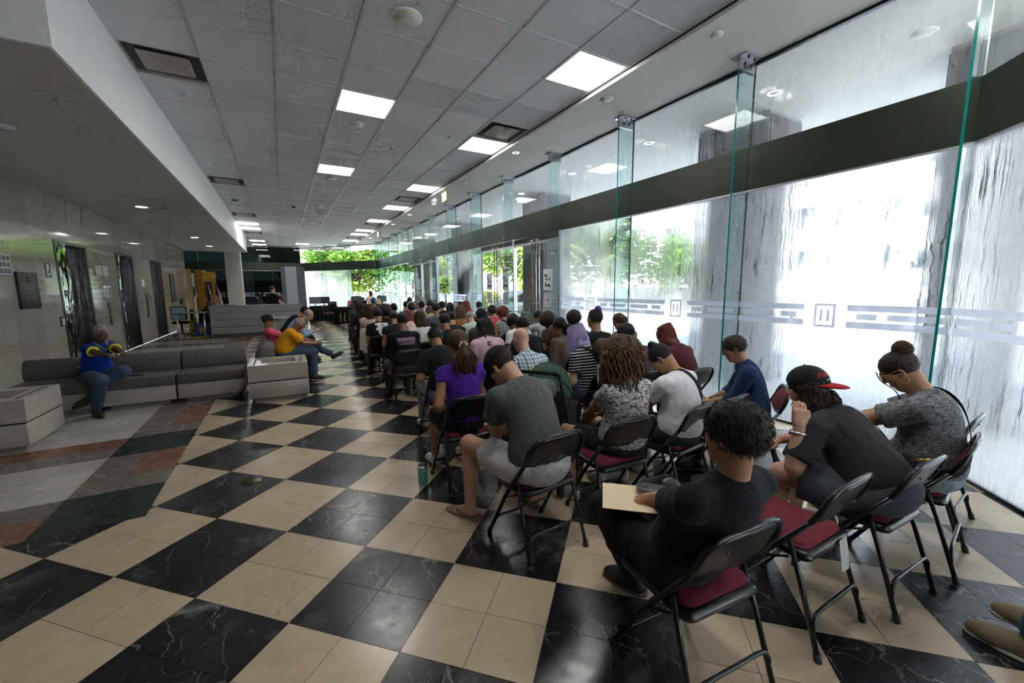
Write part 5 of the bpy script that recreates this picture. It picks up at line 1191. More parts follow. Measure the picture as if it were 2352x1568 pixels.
# exit signs
plain('exit_case', (.55, .50, .32), .5); emit('exit_face', (1, .93, .68), 1.1); plain('exit_ink', (.05, .035, .02), .5)
for (y, nm) in ((10.85, 'before the entrance doors'), (19.6, 'further along, near the far doorway')):
    t = thing('exit_sign', 'lit cream exit sign hanging from the ceiling '+nm, 'exit sign', (4.08, y, ZP)); MB().box((-.02, -.02, -.06), (.02, .02, 0)).build('stem', MATS['exit_case'], t)
    MB().rbox((-.055, -.19, -.30), (.055, .19, -.06), .012, 3).build('case', MATS['exit_case'], t); fc = MB().box((-.058, -.16, -.275), (-.0555, .16, -.085)).build('face', MATS['exit_face'], t)
    o = link('lettering', text_mesh('EXIT', .17, MATS['exit_ink'], 'lettering', .001, spacing=1.05), fc, (-.0595, 0, -.18)); o.rotation_euler = (R_(90), 0, R_(-90))
t = thing('emergency_light', 'white twin-lamp emergency light by the exit sign', 'emergency light', (4.1, 11.9, ZP)); MB().rbox((-.05, -.14, -.14), (.05, .14, 0), .015).build('case', MATS['lamp_white'], t)
for s in (-1, 1): MB().lathe([(.03, 0), (.05, -.05), (.05, -.07), (.001, -.075)], 12, c=(0, s*.07, -.14)).build('lamp_head', MATS['lamp_white'], t)
# tumbler
plain('teal_enamel', (.13, .42, .36), .35, .2)
t = thing('tumbler', 'mint green insulated tumbler standing on the cream tile', 'tumbler', (.905, 3.12, 0)); MB().lathe([(.033, .012), (.036, .02), (.0415, .13), (.043, .15)], 24).build('cup', MATS['teal_enamel'], t); MB().lathe([(.032, 0), (.033, .012), (.03, .013)], 24).build('base_ring', MATS['steel'], t); MB().lathe([(.0435, .15), (.0445, .172), (.04, .174), (.039, .168), (.001, .168)], 24).build('rim', MATS['steel'], t); MB().lathe([(.038, .169), (.038, .175), (.001, .175)], 20).build('lid', plain('lid_clear', (.05, .055, .05), .1), t)
o = link('lettering', text_mesh('YETI', .017, plain('teal_dark', (.07, .26, .22), .4), 'lettering', .0005), t, (-.02, -.0345, .036)); o.rotation_euler = (R_(86), 0, R_(-30))
# ================================================================ PEOPLE
def pray(x, y): return np.array(_f+_r2*((x-1176)/926.724)+_d2*((y-784)/926.724))
def pz(x, y, z): d = pray(x, y); return V(0, 0, CAMZ)+d*((z-CAMZ)/d[2])
def localiser(loc, rz):
    Rz = rotz(math.degrees(rz)).T
    return lambda x, y, z: tuple(Rz @ (pz(x, y, z)-V(loc[0], loc[1], 0)))
def ribbon(name, path, nrm, w, mat, par, th=.003):
    m = MB(); n = len(path); vs = []
    for i in range(n):
        t = path[min(i+1, n-1)]-path[max(i-1, 0)]; t /= np.linalg.norm(t); sd = np.cross(t, nrm[i]); sd /= np.linalg.norm(sd)
        for a, b in ((-1, 0), (1, 0), (1, 1), (-1, 1)): vs.append(path[i]+sd*w*.5*a+nrm[i]*th*b)
    fs = [(i*4+k, i*4+(k+1) % 4, i*4+4+(k+1) % 4, i*4+4+k) for i in range(n-1) for k in range(4)]
    m.add(vs, fs, 0, False); return m.build(name, mat, par)
def on_surface(bvh, pts, off=.004):
    P, N = [], []
    for p in pts:
        q, n, _, _ = bvh.find_nearest(Vector(p)); P.append(np.array(q)+np.array(n)*off); N.append(np.array(n))
    for _ in range(2):
        P = [P[0]]+[(P[i-1]+2*P[i]+P[i+1])/4 for i in range(1, len(P)-1)]+[P[-1]]; N = [N[0]]+[(N[i-1]+N[i]+N[i+1]) for i in range(1, len(N)-1)]+[N[-1]]; N = [n/np.linalg.norm(n) for n in N]
    return P, N
def lerp_path(pts, n=28):
    pts = [np.asarray(p, float) for p in pts]; L = [0]
    for a, b in zip(pts, pts[1:]): L.append(L[-1]+np.linalg.norm(b-a))
    return [np.array([np.interp(L[-1]*i/(n-1), L, [p[k] for p in pts]) for k in range(3)]) for i in range(n)]
def stamp(me, bvh, o, ax, up, nrm, off=.003):
    """wrap a flat mesh (xy) onto a surface: o origin, ax/up in-plane axes, nrm pointing out"""
    for v in me.vertices:
        p = V(*o)+np.array(ax)*v.co.x+np.array(up)*v.co.y+np.array(nrm)*.4; h, n, _, _ = bvh.ray_cast(Vector(p), Vector(-np.array(nrm)))
        q = np.array(h)+np.array(nrm)*off if h is not None else V(*o)+np.array(ax)*v.co.x+np.array(up)*v.co.y
        v.co = q
    return me
LOD = {2: (.0145, .0066), 1: (.021, .0115), 0: (.030, .018)}
NT = [0]
def person(label, J, loc, rz=0, skin='tan', g=1., shirt=None, pants=None, shoes=None, hair=None, lod=1, feet=False, eyes=False, group=None, extra=None, hands=True):
    t = thing('person', label, 'person', (loc[0], loc[1], 0), rz, group); h, hf = LOD[lod]; s = J['s']
    fine = [(J['head'], .15*s, hf)]+([(J['wr'+sd]+(J['wr'+sd]-J['el'+sd])*.3, .10, hf if lod == 2 else .009) for sd in 'LR'] if lod and hands else [])
    sk = shirt[1] if shirt else 'short'; so_ = shirt[2] if shirt and len(shirt) > 2 else {}; po_ = pants[2] if pants and len(pants) > 2 else {}
    B = body_solid(J, g, lod > 0, hands and lod > 0, feet=feet, sl={'short': so_.get('sl', .62), 'cap': .3, 'long': 2., 'roll': 1., 'none': .05}[sk], pl=po_.get('pl', .8) if pants and pants[1] == 'short' else 1.)
    v, f = B.mesh(h, fine); link('body', np_mesh('body', v, f, skinmat(skin)), t); NT[0] += len(f)*2
    out = {'t': t, 'J': J}
    if shirt:
        mt, sl = shirt[0], shirt[1]; o = shirt[2] if len(shirt) > 2 else {}
        S = shirt_solid(J, g, sl, o.get('hem', .10), o.get('inf', .016), o); a = o.get('wr', .0022); v, f = S.mesh(h if lod else .025, (), lump(a, 38) if a else None); me = np_mesh('shirt', v, f, mt); so = link(o.get('name', 'shirt'), me, t); NT[0] += len(f)*2; out['shirt'] = so
        out['bvh'] = BVHTree.FromPolygons([Vector(p) for p in v], [tuple(q) for q in f.tolist()]) if lod or o.get('bvh') else None
    if pants:
        mt, kd = pants[0], pants[1]; o = pants[2] if len(pants) > 2 else {}; v, f = pants_solid(J, g, kd, o.get('inf', .013), o).mesh(h if lod else .030, (), lump(.0022, 34)); link('shorts' if kd == 'short' else 'trousers', np_mesh('trousers', v, f, mt), t); NT[0] += len(f)*2
    if shoes:
        for sd in 'LR':
            U, W = shoe_solids(J, sd); v, f = U.mesh(.009 if lod == 2 else .021); so = link('shoe', np_mesh('shoe', v, f, shoes[0]), t); v, f = W.mesh(.009 if lod == 2 else .021); link('sole', np_mesh('sole', v, f, shoes[1]), so)
            if lod == 2 and len(shoes) > 2:
                tv = V(*J['toe'+sd]); tv /= np.linalg.norm(tv); la = np.cross(tv, V(0, 0, 1)); lc = MB()
                for i in range(4): c = J['an'+sd]+tv*(.05+.022*i)*s-V(0, 0, .012+.009*i)*s; lc.tube([c-la*.026, c+V(0, 0, .008), c+la*.026], .0035, 5)
                lc.build('laces', shoes[2], so)
    if hair:
        kd, mt = hair[0], hair[1]; o = hair[2] if len(hair) > 2 else {}; nz = lump(o.get('nz', {'afro': .012, 'curly': .012, 'short': .004, 'thick': .007, 'mid': .004}.get(kd, .0025)), o.get('nf', 70 if kd in ('afro', 'curly') else 110)); hh = {2: .009, 1: .0125, 0: .018}[lod]
        v, f = hair_solid(J, kd, o).mesh(hh, (), nz); ho = link('hair', np_mesh('hair', v, f, mt), t); NT[0] += len(f)*2; out['hair'] = ho
    if eyes:
        C, R = J['head'], J['H']
        for e in (-1, 1):
            c = C+R @ V(e*.031, .0805, .009)*s; ey = MB().sphere(c, .0122*s, 12).build('eye', MATS['eye_white'], t); MB().sphere(C+R @ V(e*.031, .0885, .0075)*s, (.0055*s,)*3, 10).build('iris', MATS['iris'], ey)
            pts = [C+R @ V(e*x, y, z)*s for x, y, z in ((.014, .0985, .026), (.030, .0935, .031), (.046, .080, .027))]; MB().tube(pts, [.0035, .004, .002], 6).build('eyebrow', eyes if not isinstance(eyes, bool) else HD, t)
            pts = [C+R @ V(e*x, y, z)*s for x, y, z in ((.016, .0905, .012), (.031, .0945, .0175), (.046, .082, .0125))]; MB().tube(pts, .0028, 6).build('eyelid', skinmat(skin), t)
    if extra: extra(out)
    return out
def cap(out, mat, back=False, brim=None, s=1., logo=None, inf=.017, brimlen=.07):
    J = out['J']; C, R, s = J['head'], J['H'], J['s']; P = lambda x, y, z: C+R @ (V(x, y, z)*s); D = Solid(); D.ell(P(0, -.014, .034), V(.077, .096, .088)*s+inf, R, .01); D.cut(P(0, 0, .028), R @ V(0, (.18 if back else -.12), -1))
    v, f = D.mesh(.009); c = link('cap', np_mesh('cap', v, f, mat), out['t']); sg = -1 if back else 1
    Bm = Solid(); z0 = .026 if not back else .016; Bm.ell(P(0, sg*.085, z0), V(.084, .070+brimlen*.75, .013)*s, R @ rotx(sg*(-12 if back else -6)), .01); Bm.cutell(P(0, -.014, .03), V(.082, .102, .2)*s, R); v, f = Bm.mesh(.008); link('brim', np_mesh('brim', v, f, brim or mat), c)
    MB().sphere(P(0, -.014, .034+.088+inf), .008*s, 8).build('button', brim or mat, c); out['cap'] = c
    out['capbvh'] = None
    return c
def glasses(out, mat, sun=False):
    J = out['J']; C, R, s = J['head'], J['H'], J['s']; P = lambda x, y, z: C+R @ (V(x, y, z)*s); gl = link('glasses', None, out['t'])
    for e in (-1, 1):
        ring = [P(e*.033+.024*math.cos(a), .104-.03*abs(e*.033+.024*math.cos(a)), .004+.018*math.sin(a)) for a in [2*math.pi*k/14 for k in range(14)]]; MB().tube(ring, .0018, 5, closed=True).build('rim', mat, gl)
        MB().tube([P(e*.057, .095, .01), P(e*.081, .03, .012), P(e*.082, -.02, .006)], .0017, 5).build('temple', mat, gl)
        lm = MB(); lm.add(ring, [tuple(range(14))]); lm.build('lens', MATS['clear_glass'], gl)
    MB().tube([P(-.010, .107, .008), P(.010, .107, .008)], .0017, 5).build('bridge', mat, gl)
def band(out, sd, mat, r=.034, w=.011, t=.12, face=None, name='watch'):
    J = out['J']; a, b = J['wr'+sd], J['el'+sd]; d = (b-a)/np.linalg.norm(b-a); c = a+d*t*.25; u = np.cross(d, V(0, 0, 1)); u /= np.linalg.norm(u); w2 = np.cross(d, u); pts = [c+(u*math.cos(k*.45)+w2*math.sin(k*.45))*r for k in range(14)]
    wo = MB().tube(pts, w*.6, 6, closed=True).build(name, mat, out['t'])
    if face:
        q = c+u*r*1.0*face[1]+w2*face[2]*r; n = (u*face[1]+w2*face[2]); MB().lathe([(.017, 0), (.017, .008), (.001, .009)], 14, M=Matrix.Translation(q) @ Vector(n).to_track_quat('Z', 'Y').to_matrix().to_4x4()).build('dial', face[0], wo)
def strap(out, pts, w, mat, name='bag_strap', off=.005):
    P, N = on_surface(out['bvh'], lerp_path(pts, 30), off); return ribbon(name, P, N, w, mat, out['t'])
def strands(out, mat, n, gen, r=.004, seed=1, seg=5, name='hair_strands'):
    rr = random.Random(seed); m = MB()
    for i in range(n): m.tube(gen(rr, i/n), r, 4 if r > .004 else 3, cap=False)
    NT[0] += len(m.f)*2; o = m.build(name, mat, out.get('hair', out['t'])); tag(o, kind='stuff'); return o
def solve_fixed(px, loc, rz, **o):
    """tune lean and stature so that the head lands on its pixel from a fixed seat"""
    lean, st = o.pop('lean', 15), o.pop('s', 1.)
    def err(l, s_):
        J = seated(lean=l, s=s_, **o); hw = rotz(math.degrees(rz)) @ J['head']+V(loc[0], loc[1], 0); p = project(hw); return p[0]-px[0], p[1]-px[1], J
    for _ in range(20):
        a, b, J = err(lean, st); a1, b1, _j = err(lean+.5, st); a2, b2, _j = err(lean, st+.01); A = np.array([[(a1-a)/.5, (a2-a)/.01], [(b1-b)/.5, (b2-b)/.01]])
        try: d = np.linalg.solve(A, -np.array([a, b]))
        except Exception: break
        lean = min(max(lean+float(np.clip(d[0], -6, 6)), -34), 62); st = min(max(st+float(np.clip(d[1], -.05, .05)), .86), 1.1)
    a, b, J = err(lean, st); J['fit'] = (round(lean, 1), round(st, 3), round(a), round(b)); return J
def shorthair(o, mat, n=500, L=.018, seed=3, down=.5, r=.0022):
    me = o['hair'].data; rr = random.Random(seed); m = MB(); vs = me.vertices; J = o['J']; C = J['head']
    for _ in range(n):
        v = vs[rr.randrange(len(vs))]; p = np.array(v.co); nn_ = np.array(v.normal)
        if (p-C) @ nn_ < 0: continue
        d = nn_*.7+np.array(J['H'] @ V(0, -.4, 0))+V(rr.uniform(-.6, .6), rr.uniform(-.6, .6), -down); d /= np.linalg.norm(d); m.tube([p-nn_*.003, p+d*L*.6, p+d*L+V(0, 0, -.004)], [r, r*.8, r*.3], 3, cap=False)
    NT[0] += len(m.f)*2; tag(m.build('hair_strands', mat, o['hair']), kind='stuff')
def solve_row(px, Y, rz=0., **o):
    """head on its pixel at a given distance; spine bend (then stature) follows"""
    d = pray(*px); tz = CAMZ+d[2]*Y/d[1]; X = d[0]*Y/d[1]; lean = o.pop('lean', 5); s = o.pop('s', .95)
    lo, hi = -4., 70.
    if seated(lean=lean, hunch=0, s=s, **o)['head'][2] < tz: s = s*(tz-.535)/(seated(lean=lean, hunch=0, s=s, **o)['head'][2]-.535); s = min(s, 1.1); hu = 0
    else:
        for _ in range(22):
            hu = (lo+hi)/2
            if seated(lean=lean, hunch=hu, s=s, **o)['head'][2] > tz: lo = hu
            else: hi = hu
    J = seated(lean=lean, hunch=hu, s=s, **o); w = rotz(math.degrees(rz)) @ J['head']; return J, (X-w[0], Y-w[1])
def seat_of(cx, cy, rz): return (cx+.06*math.sin(rz), cy-.06*math.cos(rz))
CHAIRLBL = 'black folding chair with maroon seat, under '
# ---------------------------------------------------------------- foreground figures
SH_W = (MATS['shoe_white'], MATS['sole_white'], MATS['sole_white']); SH_B = (MATS['shoe_black'], MATS['sole_dark'])
# 1 grey tee man
rz = R_(4); loc = seat_of(1.322, 2.062, rz); chair(1.322, 2.062, rz, CHAIRLBL+'the man in a grey tee and white shorts'); q = localiser(loc, rz)
J = solve_fixed((1152, 842), loc, rz, lean=30, hunch=26, head=(58, 18, 0), kneeL=q(1078, 1018, .50), ankL=q(1080, 1160, .085), toeL=(-.45, .9, -.05), kneeR=(.2, .46, .52), ankR=(.23, .42, .085), handL=(.03, .60, .46), handR=(.07, .62, .5), poleL=(-1, .1, -.25), poleR=(1, 0, -.3), sw=.185); print('grey', J['fit'])
def ex(o):
    cap(o, fabric('cap_black', (.010, .010, .011)), back=False, inf=.018); shorthair(o, HD, 500, .014, 3, 1.); t = o['t']; J = o['J']
    for sd in 'LR':
        an = J['an'+sd]; tv = V(*J['toe'+sd]); tv /= np.linalg.norm(tv); S = Solid(); S.cone(an-V(0, 0, .078)-tv*.05, an-V(0, 0, .078)+tv*.06, .043, .044, .02).cone(an-V(0, 0, .078)+tv*.06, an-V(0, 0, .078)+tv*.175, .046, .04, .02); S.cut(an-V(0, 0, .069), V(0, 0, 1)); S.cut(an-V(0, 0, .086), V(0, 0, -1)); v, f = S.mesh(.009); so = link('sandal', np_mesh('sandal', v, f, plain('sandal_tan', (.17, .115, .07), .7)), t); la = np.cross(tv, V(0, 0, 1))
        MB().tube([an-V(0, 0, .07)+tv*.03+la*.046, an-V(0, 0, .032)+tv*.085+la*.03, an-V(0, 0, .052)+tv*.135-la*.004], .009, 6).tube([an-V(0, 0, .07)+tv*.03-la*.046, an-V(0, 0, .032)+tv*.085-la*.03, an-V(0, 0, .052)+tv*.135-la*.004], .009, 6).build('strap', MATS['sandal_tan'], so)
person('man in a grey tee, white shorts, sandals and black cap, hunched forward', J, loc, rz, 'light', 1.12, (fabric('tee_grey', (.085, .095, .098)), 'short', {'sl': .8, 'inf': .02, 'hem': .06}), (fabric('shorts_white', (.66, .65, .68)), 'short', {'pl': .62, 'inf': .02}), None, ('short', HD, {'inf': .009, 'nz': .004}), 2, feet=True, extra=ex)
# 2 curly-haired woman
rz = R_(-4); loc = (2.03, 2.02); chair(1.951, 2.05, rz, CHAIRLBL+'the woman with big curly hair'); q = localiser(loc, rz)
J = solve_fixed((1425, 822), loc, rz, lean=10, hunch=16, head=(22, 18, 0), handL=(-.02, .36, .64), handR=(.06, .36, .62), poleL=(-1, -.25, -.6), poleR=(1, -.2, -.6), kneeL=(-.2, .42, .5), ankL=(-.2, .32, .09), kneeR=(.14, .46, .5), ankR=(.13, .4, .09), sw=.165); print('curly', J['fit'])
def ex(o):
    J = o['J']; C, R = J['head'], J['H']
    def gen(rr, u):
        th = rr.uniform(0, 6.283); ph = rr.uniform(.05, 1.25); a = C+R @ V(.098*math.sin(ph)*math.cos(th), -.02+.112*math.sin(ph)*math.sin(th), .03+.105*math.cos(ph)); dr = R @ V(math.cos(th)*.9, math.sin(th)*.75-.25, 0); 
        if math.sin(th) > .35: dr = R @ V(np.sign(math.cos(th))*1., -.2, 0)
        L = rr.uniform(.2, .36); pts = []; ph0 = rr.uniform(0, 6); cr = rr.uniform(.006, .011)
        for i in range(20):
            k = i/19; p = a+dr*(.085*math.sin(min(1, k*1.6)*1.4))+V(0, 0, -1)*L*k**1.25+V(0, 0, .03)*math.sin(k*3.1); pts.append(p+V(math.cos(ph0+k*24)*cr, math.sin(ph0+k*24)*cr, 0))
        return pts
    strands(o, HLB, 330, gen, .0052, 5, name='curls')
person('woman with a big cloud of brown curly hair in a white and grey marled top', J, loc, rz, 'tan', 1.18, (fabric('top_marled', (.06, .065, .08), 'heather', (.72, .70, .68)), 'short', {'sl': .66, 'bust': 1., 'hem': .12}), (F_BLACK, 'short', {'pl': .7}), SH_W, ('curly', HBR, {'inf': .05, 'nz': .014}), 2, extra=ex)
# 3 white tee man with top knot
rz = R_(8); loc = seat_of(2.545, 2.01, rz); chair(2.545, 2.01, rz, CHAIRLBL+'the man in white with a top knot'); q = localiser(loc, rz)
J = solve_fixed((1518, 822), loc, rz, lean=22, hunch=26, head=(50, 20, 0), handL=(-.04, .42, .60), handR=(.08, .42, .58), poleL=(-1, -.1, -.5), poleR=(1, -.1, -.5), sw=.18); print('white', J['fit'])
BAGB = fabric('bag_black', (.012, .013, .017))
def ex(o):
    J = o['J']; nb, T3, T2 = J['nb'], J['T3'], J['T2']; hip = J['hip']
    strap(o, [nb+T3 @ V(-.07, .06, .02), nb+T3 @ V(-.03, -.04, .03), J['chest']+T2 @ V(.06, -.16, .06), J['waist']+V(.14, -.14, .02), hip+V(.2, -.05, .02), hip+V(.2, .1, .0)], .042, BAGB)
    MB().rbox((.15, .0, .44), (.24, .26, .66), .03).build('shoulder_bag', BAGB, o['t'])
    pts = [nb+T3 @ V(.072*math.sin(a), .02+.062*math.cos(a), .03) for a in [2*math.pi*k/16 for k in range(16)]]; MB().tube(pts, .0025, 5, closed=True).build('chain', MATS['gold'], o['t'])
person('man in a white tee with a black top knot and a dark cross-body bag', J, loc, rz, 'tan', 1.2, (F_WHITE, 'short', {'sl': .78, 'inf': .02}), (fabric('trousers_charcoal', (.03, .032, .036)), 'long'), SH_W, ('bun', HB, {'bun': (0, -.03, .135), 'bunr': .032, 'inf': .006}), 2, extra=lambda o: (ex(o), shorthair(o, HB, 300, .008)), eyes=HB)
# 4 denim man
rz = R_(36); loc = (3.44, 1.90); chair(3.47, 1.94, rz, CHAIRLBL+'the man in a dark denim shirt'); chair(2.99, 2.02, R_(6), 'black folding chair with maroon seat, empty between white tee and denim shirt'); q = localiser(loc, rz)
J = solve_fixed((1686, 800), loc, rz, lean=6, hunch=18, head=(22, -4, 0), handL=(-.06, .36, .61), handR=(.05, .35, .60), poleL=(-.7, -.5, -1), poleR=(.7, -.6, -1)); print('denim', J['fit'])
def ex(o):
    glasses(o, MATS['black_metal']); band(o, 'L', MATS['gold'], .031, .010, .1, (MATS['black_metal'], -.7, -.7)); t = o['t']; J = o['J']
    for k in range(4): c, n, _, _ = o['bvh'].ray_cast(Vector(J['chest']+V(-.02, .4, .06-.07*k)), Vector((0, -1, 0))); c is not None and MB().sphere(tuple(c), .006, 8).build('button', MATS['lamp_white'], t)
    MB().box((-.13, .44, .655), (.05, .62, .657), M=Matrix.Rotation(R_(-4), 4, 'X')).build('papers', plain('paper', (.7, .7, .72), .8), t)
person('man with glasses in a dark blue denim shirt reading papers on his lap', J, loc, rz, 'tan', 1.05, (fabric('shirt_denim', (.008, .020, .065), 'denim', (.016, .036, .105)), 'roll', {'collar': 1, 'hem': .13}), (F_BLACK, 'long'), SH_B, ('fade', HD, {'inf': .008}), 2, extra=lambda o: (ex(o), shorthair(o, HD, 400, .012)), eyes=HB)
# 5 black tee man
rz = R_(-5); loc = (1.365, 1.0); chair(1.40, .985, rz, CHAIRLBL+'the man in black with an envelope'); q = localiser(loc, rz)
J = solve_fixed((1697, 1008), loc, rz, lean=-14, hunch=14, head=(4, 3, 0), handL=(.08, .24, .60), handR=(-.02, .25, .63), poleL=(-1, .7, -.3), poleR=(1, .1, -.5), sw=.19, toeL=(-.35, 1, -.05), kneeR=(.24, .44, .52)); an = V(*q(1538, 1112, .66)); te = V(*q(1466, 1072, .64)); J['anR'] = an; J['toeR'] = tuple(te-an)
J['anL'] = V(*q(1455, 1318, .09)); J['knL'] = V(*q(1385, 1160, .54)); print('black', J['fit'])
def ex(o):
    shorthair(o, HB, 900, .011, 3, .6)
person('man with black hair in a black tee and trousers, leg crossed, seen from behind', J, loc, rz, 'tan', 1.04, (fabric('tee_black', (.009, .0095, .012)), 'short', {'sl': .95, 'inf': .02}), (F_BLACK, 'long'), (MATS['shoe_black'], plain('sole_brown', (.09, .055, .035), .8)), ('thick', HB, {'nz': .006, 'nf': 90, 'inf': .02}), 2, extra=ex)
env = thing('envelope', 'cream envelope with a small green stamp on the black-clad man\'s lap', 'envelope', tuple(pz(1470, 1145, .64)), R_(-42)); MB().box((-.17, -.12, 0), (.17, .12, .003)).build('sheet', plain('manila', (.72, .58, .38), .8), env)
MB().add([(-.02, -.02, .0036), (.045, -.03, .0036), (.03, .02, .0036), (-.03, .015, .0036)], [(0, 1, 2, 3)]).build('stamp', plain('stamp_green', (.35, .5, .36), .8, var=.3, scale=80), env)
ph = phone('dark grey phone with triple camera lying on the cream envelope', tuple(pz(1500, 1122, .665)), Matrix.Rotation(R_(38), 4, 'Z'), case=plain('phone_grey', (.045, .047, .05), .35))
for i in range(3): MB().lathe([(.007, .0095), (.007, .0115), (.001, .0115)], 12, c=(-.02, .060-.017*i, 0)).build('lens', MATS['screen_black'], ph)
# empty chair with tag, chair by the glass
c = chair(2.125, .957, 0, 'black folding chair with maroon seat, empty, paper tag hanging from its edge'); pt = Matrix.Translation((.07, -.182, .42))
MB().add([(.06, -.186, .435), (.13, -.186, .435), (.135, -.20, .36), (.06, -.197, .37), (.075, -.205, .28), (.145, -.205, .275)], [(0, 1, 2, 3), (3, 2, 5, 4), (3, 2, 1, 0), (4, 5, 2, 3)]).build('paper_tag', plain('tag_paper', (.6, .6, .58), .8), c)
chair(3.834, .951, R_(4), 'black folding chair with maroon seat, empty, closest to the corner glass')
# 6 red cap man
rz = R_(-2); loc = seat_of(2.70, .864, rz); chair(2.70, .864, rz, CHAIRLBL+'the man in the red-brimmed cap'); q = localiser(loc, rz)
J = solve_fixed((1852, 890), loc, rz, lean=26, hunch=22, head=(14, 8, 0), kneeL=q(1795, 1085, .53), ankL=(-.16, .50, .09), kneeR=(.24, .52, .53), ankR=(.22, .50, .09), handL=tuple(V(*q(1836, 978, .85))), handR=(.06, .55, .62), poleL=(-.15, -.1, -1), poleR=(1, 0, -.4), hdirL=((.10, .12, 1), (-.6, -.8, 0), 38), sw=.185); print('redcap', J['fit'])
REDB = fabric('brim_red', (.38, .012, .016))
def ex(o):
    J = o['J']; cp = cap(o, fabric('cap_charcoal', (.016, .015, .016)), back=True, brim=REDB, inf=.022, brimlen=.10); C, R = J['head'], J['H']; bv = BVHTree.FromObject(cp, bpy.context.evaluated_depsgraph_get())
    for txt, sz, z, mt in (('FRANK', .042, .075, MATS['tail_red']), ('marino', .02, .045, MATS['lamp_white'])):
        me = text_mesh(txt, sz, mt, 'lettering'); stamp(me, bv, C+R @ V(0, -.03, z), R @ V(-1, 0, 0), R @ V(0, 0, 1), R @ V(0, -1, 0), .002); link('lettering', me, cp)
    band(o, 'L', MATS['steel'], .034, .013, .16, (MATS['steel'], 1, 0)); nb, T3, T2 = J['nb'], J['T3'], J['T2']
    strap(o, [nb+T3 @ V(.06, .09, .02), nb+T3 @ V(.04, -.02, .05), J['chest']+T2 @ V(.08, -.15, .05), J['waist']+V(.16, -.12, 0), J['hip']+V(.2, -.02, .03)], .03, fabric('strap_grey', (.22, .24, .28)))
    def gen(rr, u):
        th = rr.uniform(math.pi*.9, math.pi*2.1); a = C+R @ V(.082*math.cos(th), -.02+.092*math.sin(th), rr.uniform(-.05, -.025)); dr = R @ V(math.cos(th), math.sin(th), 0)
        L = rr.uniform(.08, .15); w = rr.uniform(0, 6); return [a+dr*(.035*math.sin(k*2.2)+.012)+V(0, 0, -L*k)+V(math.cos(w+k*8), math.sin(w+k*8), 0)*.008 for k in [i/9 for i in range(10)]]
    strands(o, HD, 170, gen, .0055, 8)
person('man in a charcoal tee and backward red-brimmed black cap, hand on his mouth', J, loc, rz, 'light', 1.25, (fabric('tee_charcoal', (.032, .032, .034)), 'short', {'sl': .85, 'inf': .022, 'hem': .1}), (fabric('shorts_slate', (.05, .055, .07), 'denim', (.085, .095, .115)), 'short', {'pl': .78, 'inf': .026}), SH_W, ('mid', HD, {'L': .17, 'nz': .007}), 2, extra=ex, eyes=HD)
# 7 bun woman
rz = R_(8); loc = seat_of(3.263, .841, rz); chair(3.263, .841, rz, CHAIRLBL+'the woman with a high bun'); q = localiser(loc, rz)
J = solve_fixed((2066, 850), loc, rz, lean=14, hunch=26, head=(40, 6, 0), handL=(-.10, .46, .70), handR=(.03, .46, .66), poleL=(-1, -.3, -.5), poleR=(1, -.3, -.6), sw=.175); print('bunw', J['fit'])
def ex(o):
    J = o['J']; glasses(o, MATS['gold']); nb, T3, T2 = J['nb'], J['T3'], J['T2']; C, R = J['head'], J['H']
    strap(o, [nb+T3 @ V(.10, .05, -.01), nb+T3 @ V(.10, -.06, .0), J['chest']+T2 @ V(.06, -.17, .02), J['waist']+V(-.02, -.18, .02), J['hip']+V(-.14, -.13, .06), J['hip']+V(-.22, .04, .02)], .05, BAGB, off=.014)
    MB().rbox((-.30, .02, .46), (-.19, .30, .66), .03).build('handbag', BAGB, o['t']); MB().tube([(-.2, -.05, .66), (-.24, .03, .64)], .008).build('clasp', MATS['gold'], o['t'])
    for e in (-1, 1): MB().tube([C+R @ V(e*.081, .002+.018*math.cos(a), -.055+.018*math.sin(a)) for a in [2*math.pi*k/12 for k in range(12)]], .002, 5, closed=True).build('earring', MATS['gold'], o['t'])
    for e in (-1,): MB().tube([C+R @ V(e*.06+.012*math.cos(k*7), .09+.01*math.sin(k*7), .05-.2*k) for k in [i/19 for i in range(20)]], .003, 4).build('loose_curl', HBR, o['t'])
    def gen(rr, u):
        c = C+R @ V(0, -.085, .10); a, b = rr.uniform(0, 6.28), rr.uniform(-1, 1); ax = R @ V(math.cos(a), math.sin(a), b); ax = ax/np.linalg.norm(ax); u1 = np.cross(ax, V(.3, .5, .8)); u1 /= np.linalg.norm(u1); u2 = np.cross(ax, u1); s0 = rr.uniform(0, 6)
        return [c+(u1*math.cos(s0+k*.4)+u2*math.sin(s0+k*.4))*rr.uniform(.044, .05) for k in range(9)]
    strands(o, HBR, 70, gen, .0042, 3)
person('woman with a high bun and glasses in a grey marled open-shoulder top, dark handbag strap', J, loc, rz, 'tan', 1.3, (fabric('top_grey_marl', (.07, .072, .078), 'heather', (.24, .245, .26)), 'short', {'sl': .72, 'bust': 1.1, 'hem': .12, 'inf': .018}), (F_LJEANS, 'long'), SH_W, ('bun', HD, {'bun': (0, -.085, .10), 'bunr': .047, 'inf': .009}), 2, extra=ex, eyes=HB)
print('tris', NT[0])
